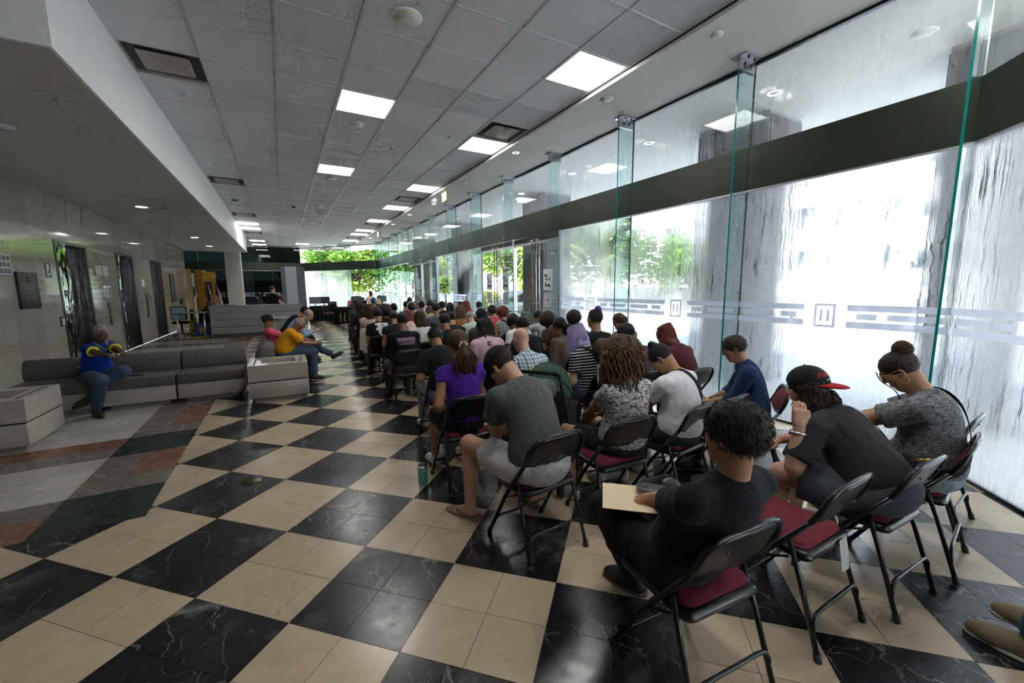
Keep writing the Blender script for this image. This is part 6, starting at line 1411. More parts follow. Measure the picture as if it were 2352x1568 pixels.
# ---------------------------------------------------------------- the waiting rows
def standing(**o):
    d = dict(lean=2, hunch=6, kneeL=(-.09, .03, .50), kneeR=(.09, .03, .50), ankL=(-.10, -.02, .095), ankR=(.10, -.02, .095), handL=(-.22, .12, .85), handR=(.22, .12, .85), hz=.93); d.update(o); J = seated(**d); return J
C_ = fabric
RED_FL = C_('blouse_red_floral', (.33, .02, .03), 'floral', (.45, .05, .06)); ORANGE_FL = C_('blouse_orange_floral', (.02, .02, .025), 'floral', (.42, .12, .03)); PINK_FL = C_('top_pink_yellow', (.5, .28, .5), 'floral', (.62, .48, .18)); SNAKE = C_('top_snake', (.07, .07, .08), 'heather', (.4, .4, .42), .5); STRIPE = C_('top_striped', (.010, .010, .014), 'stripe', (.62, .61, .60)); PLAID = C_('shirt_plaid', (.62, .68, .72), 'plaid', (.035, .085, .19)); PINB = C_('blouse_brown_pin', (.10, .075, .06), 'pin', (.16, .125, .105)); OLIVE = C_('top_olive', (.11, .10, .06), 'heather', (.2, .18, .12))
PURPLE = C_('tee_purple', (.075, .02, .30)); PINK = C_('tee_pale_pink', (.66, .42, .50)); MINT = C_('tee_mint', (.42, .52, .44)); BLUEGREY = C_('tee_blue_grey', (.085, .10, .135)); BROWN = C_('tee_brown', (.055, .036, .025)); CREAM = C_('jacket_cream', (.56, .52, .45)); YELLOWP = C_('top_pale_yellow', (.7, .55, .2)); LGREY = C_('tee_light_grey', (.42, .43, .45)); DGREEN = C_('shirt_olive_dark', (.03, .032, .026)); MGREY = C_('shirt_mid_grey', (.06, .06, .062))
NOSH = (MATS['shoe_black'], MATS['sole_dark'])
def scrunchie(o):
    J = o['J']; C, R = J['head'], J['H']; p = C+R @ V(0, -.122, -.02); m = MB(); rr = random.Random(2)
    m.tube([p+R @ V(.027*math.cos(a), -.004*math.sin(3*a), .027*math.sin(a)) for a in [2*math.pi*k/18 for k in range(18)]], [.013+.005*math.sin(k*2.3) for k in range(18)], 7, closed=True); m.build('scrunchie', plain('satin_beige', (.42, .30, .25), .35), o['t'])
    def gen(rr, u):
        a = rr.uniform(0, 6.28); q = p+R @ V(.02*math.cos(a), -.01, .02*math.sin(a)); L = rr.uniform(.18, .30); w = rr.uniform(0, 6); d = V(rr.uniform(-.05, .05), -.035, 0)
        return [q+d*math.sin(k*2.6)+V(math.cos(a), math.sin(a)*.6, 0)*.035*math.sin(k*2.9)+V(0, 0, -L*k)+V(math.cos(w+k*9), math.sin(w+k*9), 0)*.009*k for k in [i/11 for i in range(12)]]
    strands(o, HBR, 130, gen, .0042, 4)
def logo_inditec(o):
    J = o['J']; T2, T3 = J['T2'], J['T3']; n = T2 @ V(0, -1, 0); ax = T2 @ V(1, 0, 0); up = T2 @ V(0, 0, 1); c = J['chest']+T2 @ V(0, 0, .035); pk = plain('print_plum', (.17, .05, .12), .7); wh = plain('print_white', (.72, .62, .70), .7)
    bg = MB(); N = 12
    for i in range(N):
        for j in range(2): x0 = -.135+.27*i/N; x1 = -.135+.27*(i+1)/N; y0 = -.028+.056*j/2; y1 = y0+.028; bg.add([(x0, y0, 0), (x1, y0, 0), (x1, y1, 0), (x0, y1, 0)], [(0, 1, 2, 3)])
    me = bg.mesh('print_panel', pk); stamp(me, o['bvh'], c, ax, up, n, .004); link('print_panel', me, o['shirt'])
    me = text_mesh('INDITEC', .060, wh, 'lettering', spacing=1.14); stamp(me, o['bvh'], c, ax, up, n, .006); link('lettering', me, o['shirt'])
    for k, (w, dz) in enumerate(((.25, -.042), (.25, -.058), (.20, -.072))):
        b = MB()
        for i in range(10): x0 = -w/2+w*i/10; b.add([(x0, dz, 0), (x0+w/10*.92, dz, 0), (x0+w/10*.92, dz+.006, 0), (x0, dz+.006, 0)], [(0, 1, 2, 3)])
        me = b.mesh('text_line', plain('print_grey', (.45, .42, .45), .7)); stamp(me, o['bvh'], c, ax, up, n, .005); link('text_line', me, o['shirt'])
def print_splash(o):
    J = o['J']; T2 = J['T2']; n = T2 @ V(0, -1, 0); ax = T2 @ V(1, 0, 0); up = T2 @ V(0, 0, 1); c = J['chest']+T2 @ V(.02, 0, .03); b = MB(); wh = plain('print_white2', (.66, .66, .64), .7)
    for x0, x1, y0, y1 in ((-.10, .13, .05, .09), (-.06, .11, .0, .05), (-.09, .08, -.05, 0), (-.05, .05, -.11, -.05), (-.02, .06, -.15, -.11)):
        for i in range(4): a0 = x0+(x1-x0)*i/4; a1 = x0+(x1-x0)*(i+1)/4; b.add([(a0, y0, 0), (a1, y0-.008, 0), (a1, y1, 0), (a0, y1+.008*(i % 2), 0)], [(0, 1, 2, 3)])
    me = b.mesh('print', wh); stamp(me, o['bvh'], c, ax, up, n, .005); link('print', me, o['shirt'])
    b = MB()
    for y in (.055, .03, .005): b.add([(.0, y, 0), (.07, y, 0), (.07, y+.012, 0), (.0, y+.012, 0)], [(0, 1, 2, 3)])
    me = b.mesh('print', MATS['black_metal']); stamp(me, o['bvh'], c, ax, up, n, .008); link('print', me, o['shirt'])
def small_logo(o):
    J = o['J']; T2 = J['T2']; n = T2 @ V(0, -1, 0); ax = T2 @ V(1, 0, 0); up = T2 @ V(0, 0, 1); c = J['chest']+T2 @ V(-.03, 0, .045); b = MB().add([(-.03, -.03, 0), (.02, -.03, 0), (.02, .03, 0), (-.03, .03, 0)], [(0, 1, 2, 3)]); ink = plain('print_ink', (.02, .02, .025), .7)
    me = b.mesh('print', ink); stamp(me, o['bvh'], c, ax, up, n, .005); link('print', me, o['shirt']); b = MB().add([(-.005, .012, 0), (.008, .018, 0), (.004, -.005, 0), (.014, -.02, 0), (-.012, -.01, 0)], [(0, 1, 2, 3, 4)]); me = b.mesh('print', PINK); stamp(me, o['bvh'], c, ax, up, n, .007); link('print', me, o['shirt'])
    for dx, w, dy in ((.03, .09, -.01), (-.03, .17, -.048)): b = MB().add([(dx, dy, 0), (dx+w, dy, 0), (dx+w, dy+.006, 0), (dx, dy+.006, 0)], [(0, 1, 2, 3)]); me = b.mesh('text_line', plain('print_lilac', (.42, .3, .36), .7)); stamp(me, o['bvh'], c, ax, up, n, .005); link('text_line', me, o['shirt'])
def braids(o):
    J = o['J']; C, R = J['head'], J['H']; m = MB()
    for i in range(9):
        a = -1.25+2.5*i/8; p = [C+R @ V(.08*math.sin(a)*.9, .05, .105), C+R @ V(.092*math.sin(a), -.06, .09), C+R @ V(.088*math.sin(a), -.115, .02), C+R @ V(.08*math.sin(a), -.125, -.06), C+R @ V(.085*math.sin(a), -.115, -.12-.03*(i % 3))]; L = lerp_path(p, 26); m.tube(L, [.0105+.003*math.sin(k*2.4) for k in range(26)], 6)
    m.build('braids', HB, o['t'])
def headphones(o):
    J = o['J']; C, R = J['head'], J['H']; h = link('headphones', None, o['t']); MB().tube([C+R @ V(.105*math.cos(a), -.005, .02+.115*math.sin(a)) for a in [math.pi*k/14 for k in range(15)]], .009, 7).build('headband', plain('hp_grey', (.3, .32, .36), .35), h)
    for e in (-1, 1): MB().lathe([(.03, 0), (.036, .012), (.03, .03)], 14, M=Matrix.Translation(C+R @ V(e*.085, -.005, .0)) @ Matrix(R.tolist()).to_4x4() @ Matrix.Rotation(R_(90*e), 4, 'Y')).build('ear_cup', MATS['hp_grey'], h)
def hband(o, mat=None):
    J = o['J']; C, R = J['head'], J['H']; MB().tube([C+R @ V(.094*math.cos(a), -.01, .03+.112*math.sin(a)) for a in [math.pi*k/14 for k in range(15)]], .006, 6).build('headband', MATS['lamp_white'], o['t'])
def clip(o):
    J = o['J']; C, R = J['head'], J['H']; MB().tube([C+R @ V(.02, -.125, .02), C+R @ V(.0, -.135, -.03), C+R @ V(-.02, -.125, -.06)], .008, 6).tube([C+R @ V(-.02, -.12, .015), C+R @ V(.0, -.135, -.03), C+R @ V(.02, -.125, -.06)], .006, 6).build('hair_clip', plain('clip_blue', (.12, .25, .45), .3), o['t'])
def capx(mat, back=False, brim=None): return lambda o: cap(o, mat, back, brim, brimlen=.06)
def crossbody(o):
    J = o['J']; T2, T3 = J['T2'], J['T3']; strap(o, [J['nb']+T3 @ V(-.10, .03, .0), J['nb']+T3 @ V(-.08, -.06, .0), J['chest']+T2 @ V(.02, -.16, .0), J['waist']+V(.14, -.1, .0)], .04, BAGB)
def lavstr(o):
    J = o['J']; C, R = J['head'], J['H']
    def gen(rr, u):
        th = rr.uniform(math.pi*.95, math.pi*2.05); a = C+R @ V(.05*math.cos(th), -.02+.06*math.sin(th), .118); b = C+R @ V(.10*math.cos(th), -.02+.115*math.sin(th), rr.uniform(-.02, .04)); L = rr.uniform(.12, .2); w = rr.uniform(0, 6); e = b+R @ V(math.cos(th)*.03, math.sin(th)*.02, 0)+V(0, 0, -L); return [a, (a+b)/2+R @ V(.02*math.cos(th), .025*math.sin(th), .03), b, (b+e)/2+V(.012*math.cos(w), .012*math.sin(w), 0), e]
    strands(o, MATS['hair_lavender'], 260, gen, .0045, 9)
def longstr(mat, n=150, seed=1, L0=.25, L1=.36):
    def f(o):
        J = o['J']; C, R = J['head'], J['H']
        def gen(rr, u):
            th = rr.uniform(math.pi, math.pi*2); a = C+R @ V(.045*math.cos(th), -.02+.06*math.sin(th), .118); b = C+R @ V(.094*math.cos(th), -.02+.112*math.sin(th), .02); L = rr.uniform(L0, L1); e = b+R @ V(math.cos(th)*.02, -.02, 0)+V(0, 0, -L); return [a, (a+b)/2+R @ V(.02*math.cos(th), .025*math.sin(th), .03), b, (b+e)/2+R @ V(0, -.03, 0), e]
        strands(o, mat, n, gen, .004, seed)
    return f
R3 = (0, -1, .1)
ROWS = [
 # px, Y, skin, girth, shirt, pants, hair, short name, full label, extra, pose
 ((1051, 789), 3.15, 'tan', 1.0, (PURPLE, 'cap', {'bust': .9}), (F_BLACK, 'short', {'pl': .86}), ('pony', HBR, {'L': .27, 'tie': (0, -.115, -.02), 'w': .04}), 'the woman in the purple tee', 'woman in a bright purple tee with a long brown ponytail and beige scrunchie', scrunchie, dict(handL=(-.16, .16, .60), poleL=(-.35, -.5, -1))),
 ((1196, 779), 3.35, 'pale', 1.05, (PLAID, 'short', {'collar': 1}), (F_JEANS, 'long'), None, 'the bald man in plaid', 'bald man in a pale blue plaid shirt', None, {}),
 ((1324, 775), 3.45, 'light', 1.0, (STRIPE, 'short', {'bust': .9}), (F_JEANS, 'long'), ('mid', MATS['hair_lavender'], {'L': .13, 'w': .06, 'nz': .006}), 'the woman with lavender hair', 'woman with lavender-dyed hair in a black and white striped top with a strap', lambda o: (lavstr(o), crossbody(o)), {}),
 ((1385, 806), 3.08, 'tan', 1.0, (C_('shirt_white_pattern', (.6, .6, .58), 'heather', (.35, .36, .36), .3), 'short'), (F_BLACK, 'long'), ('mid', HBR, {'L': .14}), 'the person bent over in a pale patterned shirt', 'brown-haired person in a pale patterned shirt bending forward, half hidden by the curly hair', None, dict(lean=24)),
 ((1437, 766), 3.25, 'tan', 1.0, (C_('top_purple_dark', (.08, .045, .10)), 'short'), (F_BLACK, 'long'), ('bun', HB, {'bun': (0, -.10, .0), 'bunr': .036, 'inf': .010}), 'the person with a low dark bun', 'person with smooth black hair in a low bun facing the misted glass', None, {}),
 ((1528, 772), 3.1, 'light', 1.0, (C_('top_plum', (.09, .02, .03)), 'short'), (F_BLACK, 'long'), ('long', HR, {'L': .26, 'w': .06}), 'the woman with long dark red hair', 'woman with long straight dark red hair behind the white tee man', longstr(HR, 150, 3, .2, .3), {}),
 ((1000, 775), 4.35, 'tan', 1.05, (C_('tee_black_b', (.012, .012, .013)), 'short', {'sl': .8}), (F_LJEANS, 'long'), ('bun', HB, {'bun': (0, -.07, .13), 'bunr': .05, 'inf': .008}), 'the person in black with a messy top bun', 'person in a black tee and light jeans with messy black top bun', None, dict(handL=(-.18, .26, .64))),
 ((1109, 751), 4.7, 'brown', 1.12, (PINK, 'short', {'inf': .022}), (F_JEANS, 'long'), ('short', HB, {'inf': .006}), 'the person in pale pink with braids', 'person with black braids in a pale pink tee with small logo', lambda o: (braids(o), small_logo(o)), {}),
 ((1199, 747), 4.55, 'tan', 1.15, (C_('tee_black_c', (.010, .011, .014)), 'short'), (F_BLACK, 'long'), ('short', HB), 'the broad man in black behind the bald man', 'broad man in a black tee with short black hair in front of the bald man', None, {}),
 ((1285, 749), 4.25, 'tan', 1.05, (PINB, 'long'), (F_BLACK, 'long'), ('pony', HB, {'L': .16, 'tie': (0, -.11, .0)}), 'the woman with a blue hair clip', 'woman with black hair, blue hair clip and pinstriped brown blouse', clip, {}),
 ((1366, 731), 3.98, 'tan', 1.25, (C_('tee_black_d', (.011, .012, .015)), 'short'), (F_BLACK, 'long'), ('bun', HB, {'bun': (0, -.06, .12), 'bunr': .036, 'inf': .008}), 'the woman with a purple top bun', 'woman in a black tee with a purple-dyed top bun', lambda o: MB().sphere(o['J']['head']+o['J']['H'] @ V(0, -.06, .125)*o['J']['s'], .042, 14).build('dyed_bun', MATS['hair_purple'], o['t']), {}),
 ((1421, 737), 4.45, 'tan', .95, (OLIVE, 'cap'), (F_JEANS, 'long'), ('pony', HBR, {'L': .14, 'tie': (0, -.105, .03)}), 'the person in a speckled olive top', 'person with wavy brown hair tied back in a speckled olive top', None, {}),
 ((1316, 732), 4.75, 'tan', 1.0, (C_('tee_black_e', (.012, .012, .014)), 'short'), (F_BLACK, 'long'), ('curly', HB, {'inf': .022}), 'the person in black with dark ringlets', 'person in black with shoulder-length dark ringlets by the glass doors', None, {}),
 ((924, 736), 5.75, 'tan', 1.2, (C_('sweat_black', (.010, .010, .012)), 'long', {'inf': .02, 'bvh': 1}), (F_DGREY, 'long'), ('fade', HB, {'inf': .006}), 'the man in the printed black sweatshirt', 'man with a grey fade in a black sweatshirt lettered across the back', logo_inditec, {}),
 ((1021, 738), 5.75, 'tan', 1.0, (C_('tee_black_f', (.013, .013, .016)), 'short'), (F_JEANS, 'long'), ('fade', HB), 'the young man with a dark fade', 'young man with a dark faded haircut and thin neckline in black', None, {}),
 ((1036, 732), 6.5, 'light', .95, (C_('tank_black', (.012, .012, .014)), 'none'), (F_BLACK, 'long'), ('short', HB), 'the bearded person in a tank top', 'bearded person in a black tank top just past the young man\'s shoulder', None, {}),
 ((1104, 726), 5.85, 'brown', 1.3, (C_('tee_dark_grey_b', (.055, .055, .057)), 'short'), (F_BLACK, 'long'), ('short', HB), 'the large person wearing headphones', 'large person in a dark grey tee wearing grey headphones over a cap', lambda o: (cap(o, C_('cap_navy', (.012, .016, .024)), True), headphones(o)), {}),
 ((1178, 739), 5.6, 'brown', 1.05, (C_('tee_white_b', (.7, .69, .7)), 'short'), (F_JEANS, 'long'), ('curly', HB, {'inf': .018}), 'the man in white with curly black hair', 'man in a white tee with curly black hair looking down', None, dict(lean=12)),
 ((1258, 738), 5.5, 'brown', 1.05, (BROWN, 'short'), (F_BLACK, 'long'), ('afro', HD, {'inf': .055}), 'the person with a large dark afro', 'person with a large dark afro in a brown tee', None, {}),
 ((1236, 728), 6.3, 'tan', 1.0, (LGREY, 'short'), (F_JEANS, 'long'), ('short', HB), 'the man holding a phone up', 'man in a light grey tee holding up a phone beyond the afro', None, dict(handL=(-.22, .30, 1.0))),
 ((904, 729), 7.15, 'tan', .95, (C_('top_black_g', (.012, .012, .012)), 'cap'), (F_BLACK, 'long'), ('bun', HD, {'bun': (0, -.10, .03), 'bunr': .04}), 'the woman with a brown bun', 'woman with a brown bun and black cap-sleeve top left of the lettered sweatshirt', None, {}),
 ((964, 729), 6.5, 'tan', 1.0, (C_('jacket_white', (.62, .60, .58)), 'long'), (F_BLACK, 'long'), ('mid', HD, {'L': .2}), 'the woman in a white jacket', 'woman with dark hair falling over a white jacket', None, dict(lean=14)),
 ((938, 727), 7.6, 'light', 1.05, (PINK_FL, 'short', {'inf': .02}), (F_JEANS, 'long'), ('mid', HR, {'L': .18}), 'the woman in a pink and yellow top', 'red-haired woman in a pink and yellow printed top behind the sweatshirt', lambda o: [MB().sphere(o['J']['head']+o['J']['H'] @ V(e*.085, -.04, .03), .045, 12).build('hair_puff', HO, o['t']) for e in (-1, 1)], {}),
 ((1080, 729), 6.95, 'light', 1.08, (MINT, 'short'), (F_JEANS, 'long'), ('buzz', HG), 'the buzz-cut man in mint', 'man with a grey buzz cut in a mint green tee', None, {}),
 ((1153, 719), 6.95, 'tan', 1.2, (SNAKE, 'none', {'bvh': 1}), (F_BLACK, 'long'), ('curly', HR, {'inf': .03}), 'the woman with red curls', 'woman with red curls and glasses in a grey patterned sleeveless top', crossbody, dict(head=(10, 30, 0))),
 ((1129, 714), 8.1, 'tan', 1.1, (RED_FL, 'short'), (F_BLACK, 'long'), ('curly', HB, {'inf': .016}), 'the woman in a red floral blouse', 'woman with short dark curls and glasses in a red floral blouse', lambda o: glasses(o, MATS['black_metal']), dict(head=(10, 40, 0))),
 ((868, 722), 7.75, 'tan', 1.05, (C_('tee_black_h', (.011, .011, .012)), 'short', {'bvh': 1}), (F_BLACK, 'long'), ('short', HB), 'the hunched man with a white splash print', 'hunched man in a black tee with a white splash print across the back', print_splash, {}),
 ((884, 715), 8.4, 'brown', 1.0, (C_('top_black_i', (.012, .012, .013)), 'short'), (F_BLACK, 'long'), ('afro', HB, {'inf': .045}), 'the person with wide black curls', 'person with a wide mass of black curls beyond the splash print', None, {}),
 ((1001, 708), 8.35, 'tan', 1.15, (BLUEGREY, 'short'), (F_JEANS, 'long'), ('fade', HB), 'the man in a blue-grey tee', 'man with a black fade in a plain blue-grey tee', None, {}),
 ((1056, 716), 7.65, 'light', 1.0, (ORANGE_FL, 'short'), (F_BLACK, 'long'), ('long', HLB, {'L': .33}), 'the woman in an orange floral blouse', 'woman with long light brown hair in an orange and black floral blouse', longstr(HLB, 110, 5, .2, .34), {}),
 ((986, 713), 10.0, 'light', .95, (C_('top_beige', (.35, .28, .22)), 'short'), (F_JEANS, 'long'), ('long', HBR, {'L': .33}), 'the woman with long chestnut hair', 'woman with long chestnut hair beside the blue-grey tee', None, {}),
 ((847, 711), 9.25, 'light', .95, (C_('top_white_red', (.6, .5, .46), 'floral', (.55, .3, .28)), 'cap'), (F_BLACK, 'long'), ('long', HBR, {'L': .36}), 'the long-haired woman with a cream jacket', 'woman with long straight brown hair, a cream jacket over her chair', longstr(HBR, 110, 6, .22, .36), {}),
 ((904, 707), 9.6, 'tan', 1.0, (C_('top_black_j', (.012, .012, .013)), 'short'), (F_BLACK, 'long'), ('bun', HB, {'bun': (.03, -.1, -.01), 'bunr': .05}), 'the woman with a loose low bun', 'woman with black hair gathered in a loose low knot', None, {}),
 ((945, 707), 8.6, 'tan', 1.0, (DGREEN, 'short'), (F_BLACK, 'long'), ('bun', HB, {'bun': (0, -.1, .0), 'bunr': .03}), 'the woman with a white headband', 'woman with black hair held by a thin white headband', hband, {}),
 ((1015, 702), 10.6, 'tan', 1.05, (C_('tee_black_k', (.012, .012, .014)), 'short'), (F_BLACK, 'long'), ('curly', HB, {'inf': .014}), 'the person in black with cropped curls', 'person in black with cropped dark curls right of the blue-grey tee', None, {}),
 ((1033, 705), 9.2, 'light', .95, (C_('top_black_l', (.012, .012, .015)), 'long'), (F_BLACK, 'long'), ('long', HB, {'L': .34}), 'the woman with sleek long black hair', 'woman in black with sleek long black hair', None, {}),
 ((1069, 702), 9.0, 'light', .95, (C_('top_white_m', (.66, .62, .66)), 'short'), (F_JEANS, 'long'), ('mid', HR, {'L': .18}), 'the woman with dark red bobbed hair', 'woman with dark red bobbed hair raising papers by the frosted band', lambda o: MB().box((.16, .3, 1.22), (.36, .5, 1.235)).build('papers', MATS['paper'], o['t']), dict(handR=(.24, .33, 1.18))),
 ((1100, 702), 9.9, 'tan', 1.0, (F_NAVY, 'short'), (F_BLACK, 'long'), ('fade', HB), 'the man in navy at the entrance doors', 'man with short dark hair in a navy tee against the entrance doors', None, {}),
 ((832, 708), 10.1, 'tan', 1.0, (C_('tee_black_n', (.013, .013, .014)), 'short'), (F_BLACK, 'long'), ('mid', HB, {'L': .15}), 'the dark-haired person in black on the aisle', 'dark-haired person in a black tee on the aisle past the cream jacket', None, {}),
 ((824, 703), 11.3, 'light', 1.0, (DGREEN, 'long'), (F_BLACK, 'long'), ('long', HB, {'L': .36}), 'the woman in dark olive on the aisle', 'woman with long black hair in a dark olive shirt on the aisle', None, {}),
 ((968, 702), 10.3, 'tan', 1.05, (YELLOWP, 'short'), (F_JEANS, 'long'), ('short', HB), 'the man in pale yellow', 'man with black hair in a pale yellow shirt', None, {}),
 ((933, 701), 11.2, 'tan', 1.0, (F_DGREY, 'short'), (F_BLACK, 'long'), ('short', HB), 'the man in dark grey behind the headband', 'black-haired man in dark grey past the white headband', None, {}),
 ((952, 701), 11.6, 'light', .95, (LGREY, 'short'), (F_JEANS, 'long'), ('long', HBR, {'L': .3}), 'the woman with brown hair near the yellow shirt', 'woman with long brown hair left of the pale yellow shirt', None, {}),
 ((988, 699), 10.9, 'tan', 1.05, (C_('tee_black_o', (.014, .014, .016)), 'short'), (F_BLACK, 'long'), ('thick', HB), 'the person in black past the chestnut hair', 'thick-haired person in black past the chestnut-haired woman', None, {}),
 ((817, 696), 13.0, 'brown', 1.2, (MGREY, 'short'), (F_JEANS, 'long'), ('buzz', HD), 'the heavy man at the front of the aisle', 'heavy man in grey with shaved head at the front of the aisle', None, {}),
 ((868, 697), 12.4, 'light', 1.05, (F_NAVY, 'short'), (F_JEANS, 'long'), ('short', HD), 'the man in a tan cap', 'man in a backward tan cap and navy tee', capx(C_('cap_tan', (.5, .36, .2)), True), {}),
 ((858, 693), 13.7, 'tan', 1.0, (C_('polo_navy', (.02, .024, .05)), 'short'), (F_BLACK, 'long'), ('short', HB), 'the man in a blue cap', 'man in a bright blue cap next to the tan cap', capx(C_('cap_blue', (.02, .06, .33)), True), {}),
 ((941, 691), 13.4, 'light', 1.0, (C_('tee_white_p', (.6, .62, .66)), 'short'), (F_JEANS, 'long'), ('fade', HB), 'the man in white at the far glass', 'dark-haired man in white near the far doorway', None, {}),
 ((969, 690), 13.6, 'light', 1.0, (C_('top_lilac', (.42, .42, .55)), 'short'), (F_JEANS, 'long'), ('mid', HG, {'L': .12}), 'the grey-haired woman in lilac', 'grey-haired woman in pale lilac near the far doorway', None, {}),
]
rr_ = random.Random(11)
for k, (px, Y, sk, g, sh, pa, ha, short, full, ex, po) in enumerate(ROWS):
    rz = R_(rr_.uniform(-5, 5)); lod = 1 if Y < 5 else 0; J, loc = solve_row(px, Y, rz, **po)
    ex0 = ex
    if ha and lod and ha[0] in ('short', 'fade', 'bun', 'thick', 'mid', 'pony'): ex = (lambda o, e=ex0, m=ha[1]: (shorthair(o, m, 260, .02, 3, 1.2, .0028), e(o) if e else None))
    person(full, J, loc, rz, sk, g, (sh[0], sh[1], {**(sh[2] if len(sh) > 2 else {}), 'bvh': 1}), pa, NOSH if k % 3 else (MATS['shoe_white'], MATS['sole_white']), ha, lod, extra=ex, eyes=(HB if lod else False))
    chair(loc[0]-.06*math.sin(rz), loc[1]+.06*math.cos(rz), rz, CHAIRLBL+short)
print('tris', NT[0])
# cream jacket hung on a chair back
J, loc = solve_row((847, 711), 9.25, 0); S = Solid(); S.box((0, -.27, .52), (.17, .018, .26), rotx(6), .012, .02).cone((-.19, -.28, .74), (-.22, -.26, .35), .035, .03, .03).cone((.19, -.28, .74), (.21, -.26, .38), .035, .03, .03); v, f = S.mesh(.016, (), lump(.004, 40)); jk = thing('jacket', 'cream jacket hung over the back of a folding chair on the aisle', 'jacket', (loc[0]-.05, loc[1], 0)); link('cloth', np_mesh('cloth', v, f, CREAM), jk)
# ---------------------------------------------------------------- people on the sofas, behind the desk, standing
# man in blue
BLUE = C_('polo_royal_blue', (.004, .028, .26)); YEL = plain('trim_yellow', (.62, .58, .01), .7)
rz = math.pi; loc = (-2.27, 7.47); q = localiser(loc, rz)
J = seated(lean=10, hunch=16, twist=52, s=.89, head=(4, -28, 0), hz=.50, kneeR=q(232, 872, .52), ankR=q(222, 940, .095), kneeL=(-.33, .20, .54), ankL=(.06, .22, .22), handL=tuple(V(*q(284, 812, .80))), handR=tuple(V(*q(276, 824, .77))), poleL=(-.2, .3, -1), poleR=(.4, .6, -1), toeR=(-.5, .9, -.05), toeL=(.9, .35, -.3)); hw = rotz(180) @ J['head']+V(*loc, 0); p = project(hw); print('blue head', p)
d = pray(228, 777)
def ex(o):
    J = o['J']; t = o['t']
    for sd in 'LR': a = J['sh'+sd]; b = J['el'+sd]; c = a+(b-a)*.69; dd = (b-a)/np.linalg.norm(b-a); MB().lathe([(.066, -.006), (.068, 0), (.066, .006)], 18, M=Matrix.Translation(c) @ Vector(dd).to_track_quat('Z', 'Y').to_matrix().to_4x4()).build('sleeve_trim', YEL, t)
    nb, T3 = J['nb'], J['T3']; MB().tube([nb+T3 @ V(-.07, .0, .02), nb+T3 @ V(-.055, .06, .0), nb+T3 @ V(0, .115, -.05), nb+T3 @ V(.055, .06, .0), nb+T3 @ V(.07, 0, .02)], .007, 6).build('collar_trim', YEL, t)
    strap(o, [J['waist']+J['T1'] @ V(.15, .05, -.03), J['waist']+J['T1'] @ V(.17, -.03, -.03)], .022, YEL, 'side_panel', .003)
person('white-haired man in a royal blue shirt with yellow trim on the sofa', J, loc, rz, 'dark', 1.12, (BLUE, 'short', {'sl': .7, 'inf': .02, 'hem': .12}), (F_JEANS, 'long'), SH_B, ('buzz', HW, {'inf': .005}), 2, extra=ex, eyes=HG)
# man in yellow, facing the aisle
rz = R_(-90); q = localiser((-.04, 7.98), rz); loc = (-.04, 7.98)
J = solve_fixed((686, 748), loc, rz, lean=22, hunch=26, head=(34, 0, 0), hz=.52, kneeR=(.10, .46, .52), ankR=(.14, .44, .095), kneeL=(-.12, .47, .60), ankL=(-.02, .78, .42), toeL=(.1, .8, .45), handL=(-.05, .50, .68), handR=(.06, .48, .66), poleL=(-.8, -.2, -.8), poleR=(.8, -.2, -.8)); print('yellow', J['fit'])
J['toeL'] = (.05, .85, .5)
o = person('grey-bearded man in a golden yellow tee reading his phone on the sofa', J, loc, rz, 'brown', 1.3, (C_('tee_golden', (.74, .31, .012)), 'short', {'sl': .8, 'inf': .018}), (F_JEANS, 'long'), (MATS['shoe_black'], MATS['sole_white']), ('sides', HG, {'inf': .008}), 2, extra=lambda o: (glasses(o, MATS['black_metal']), MB().sphere(o['J']['head']+o['J']['H'] @ V(0, .062, -.092), (.042, .045, .032), 12).build('beard', HG, o['t'])), eyes=HG)
w = rotz(-90) @ (J['wrL']+J['wrR'])/2+V(*loc, 0); phone('phone held by the man in the golden tee', (w[0]+.11, w[1], w[2]+.03), Matrix.Rotation(R_(-90), 4, 'Z') @ Matrix.Rotation(R_(25), 4, 'X'))
# pink tee, cap
rz = R_(-90); loc = (-.08, 8.78); J = solve_fixed((613, 741), loc, rz, lean=-8, hunch=12, head=(2, 0, 0), hz=.51); print('pink', J['fit'])
def ex(o):
    c = cap(o, C_('cap_black2', (.012, .012, .013)), False, inf=.022, brimlen=.08); J = o['J']; C, R = J['head'], J['H']; m = MB(); rr = random.Random(3)
    for k in range(5): m.sphere(C+R @ V(.03*math.sin(k*2), .105, .07+.016*k-.02), (.018, .006, .014), 8)
    m.build('cap_print', MATS['lamp_white'], c)
person('man in a coral pink tee and black cap with a white print', J, loc, rz, 'brown', 1.0, (C_('tee_coral', (.72, .10, .16)), 'short', {'sl': .75}), (F_BLACK, 'long'), SH_B, ('buzz', HB), 1, extra=ex, eyes=HB)
# pale blue shirt
rz = R_(-90); loc = (.06, 10.2); J = solve_fixed((709, 723), loc, rz, lean=20, hunch=24, head=(40, 0, 0), hz=.52, handL=(-.04, .5, .68), handR=(.06, .5, .66)); print('ltblue', J['fit'])
person('grey-haired man in a pale blue shirt bent over a phone', J, loc, rz, 'light', 1.1, (C_('shirt_sky', (.26, .38, .6)), 'long'), (F_BLACK, 'long'), SH_B, ('sides', HW, {'inf': .006}), 1)
w = rotz(-90) @ (J['wrL']+J['wrR'])/2+V(*loc, 0); phone('phone held by the man in the pale blue shirt', (w[0]+.11, w[1], w[2]+.03), Matrix.Rotation(R_(-90), 4, 'Z') @ Matrix.Rotation(R_(25), 4, 'X'))
rz = R_(-90); loc = (.0, 11.1); J = solve_fixed((700, 716), loc, rz, lean=24, hunch=20, head=(46, 0, 0), hz=.52); print('blk', J['fit'])
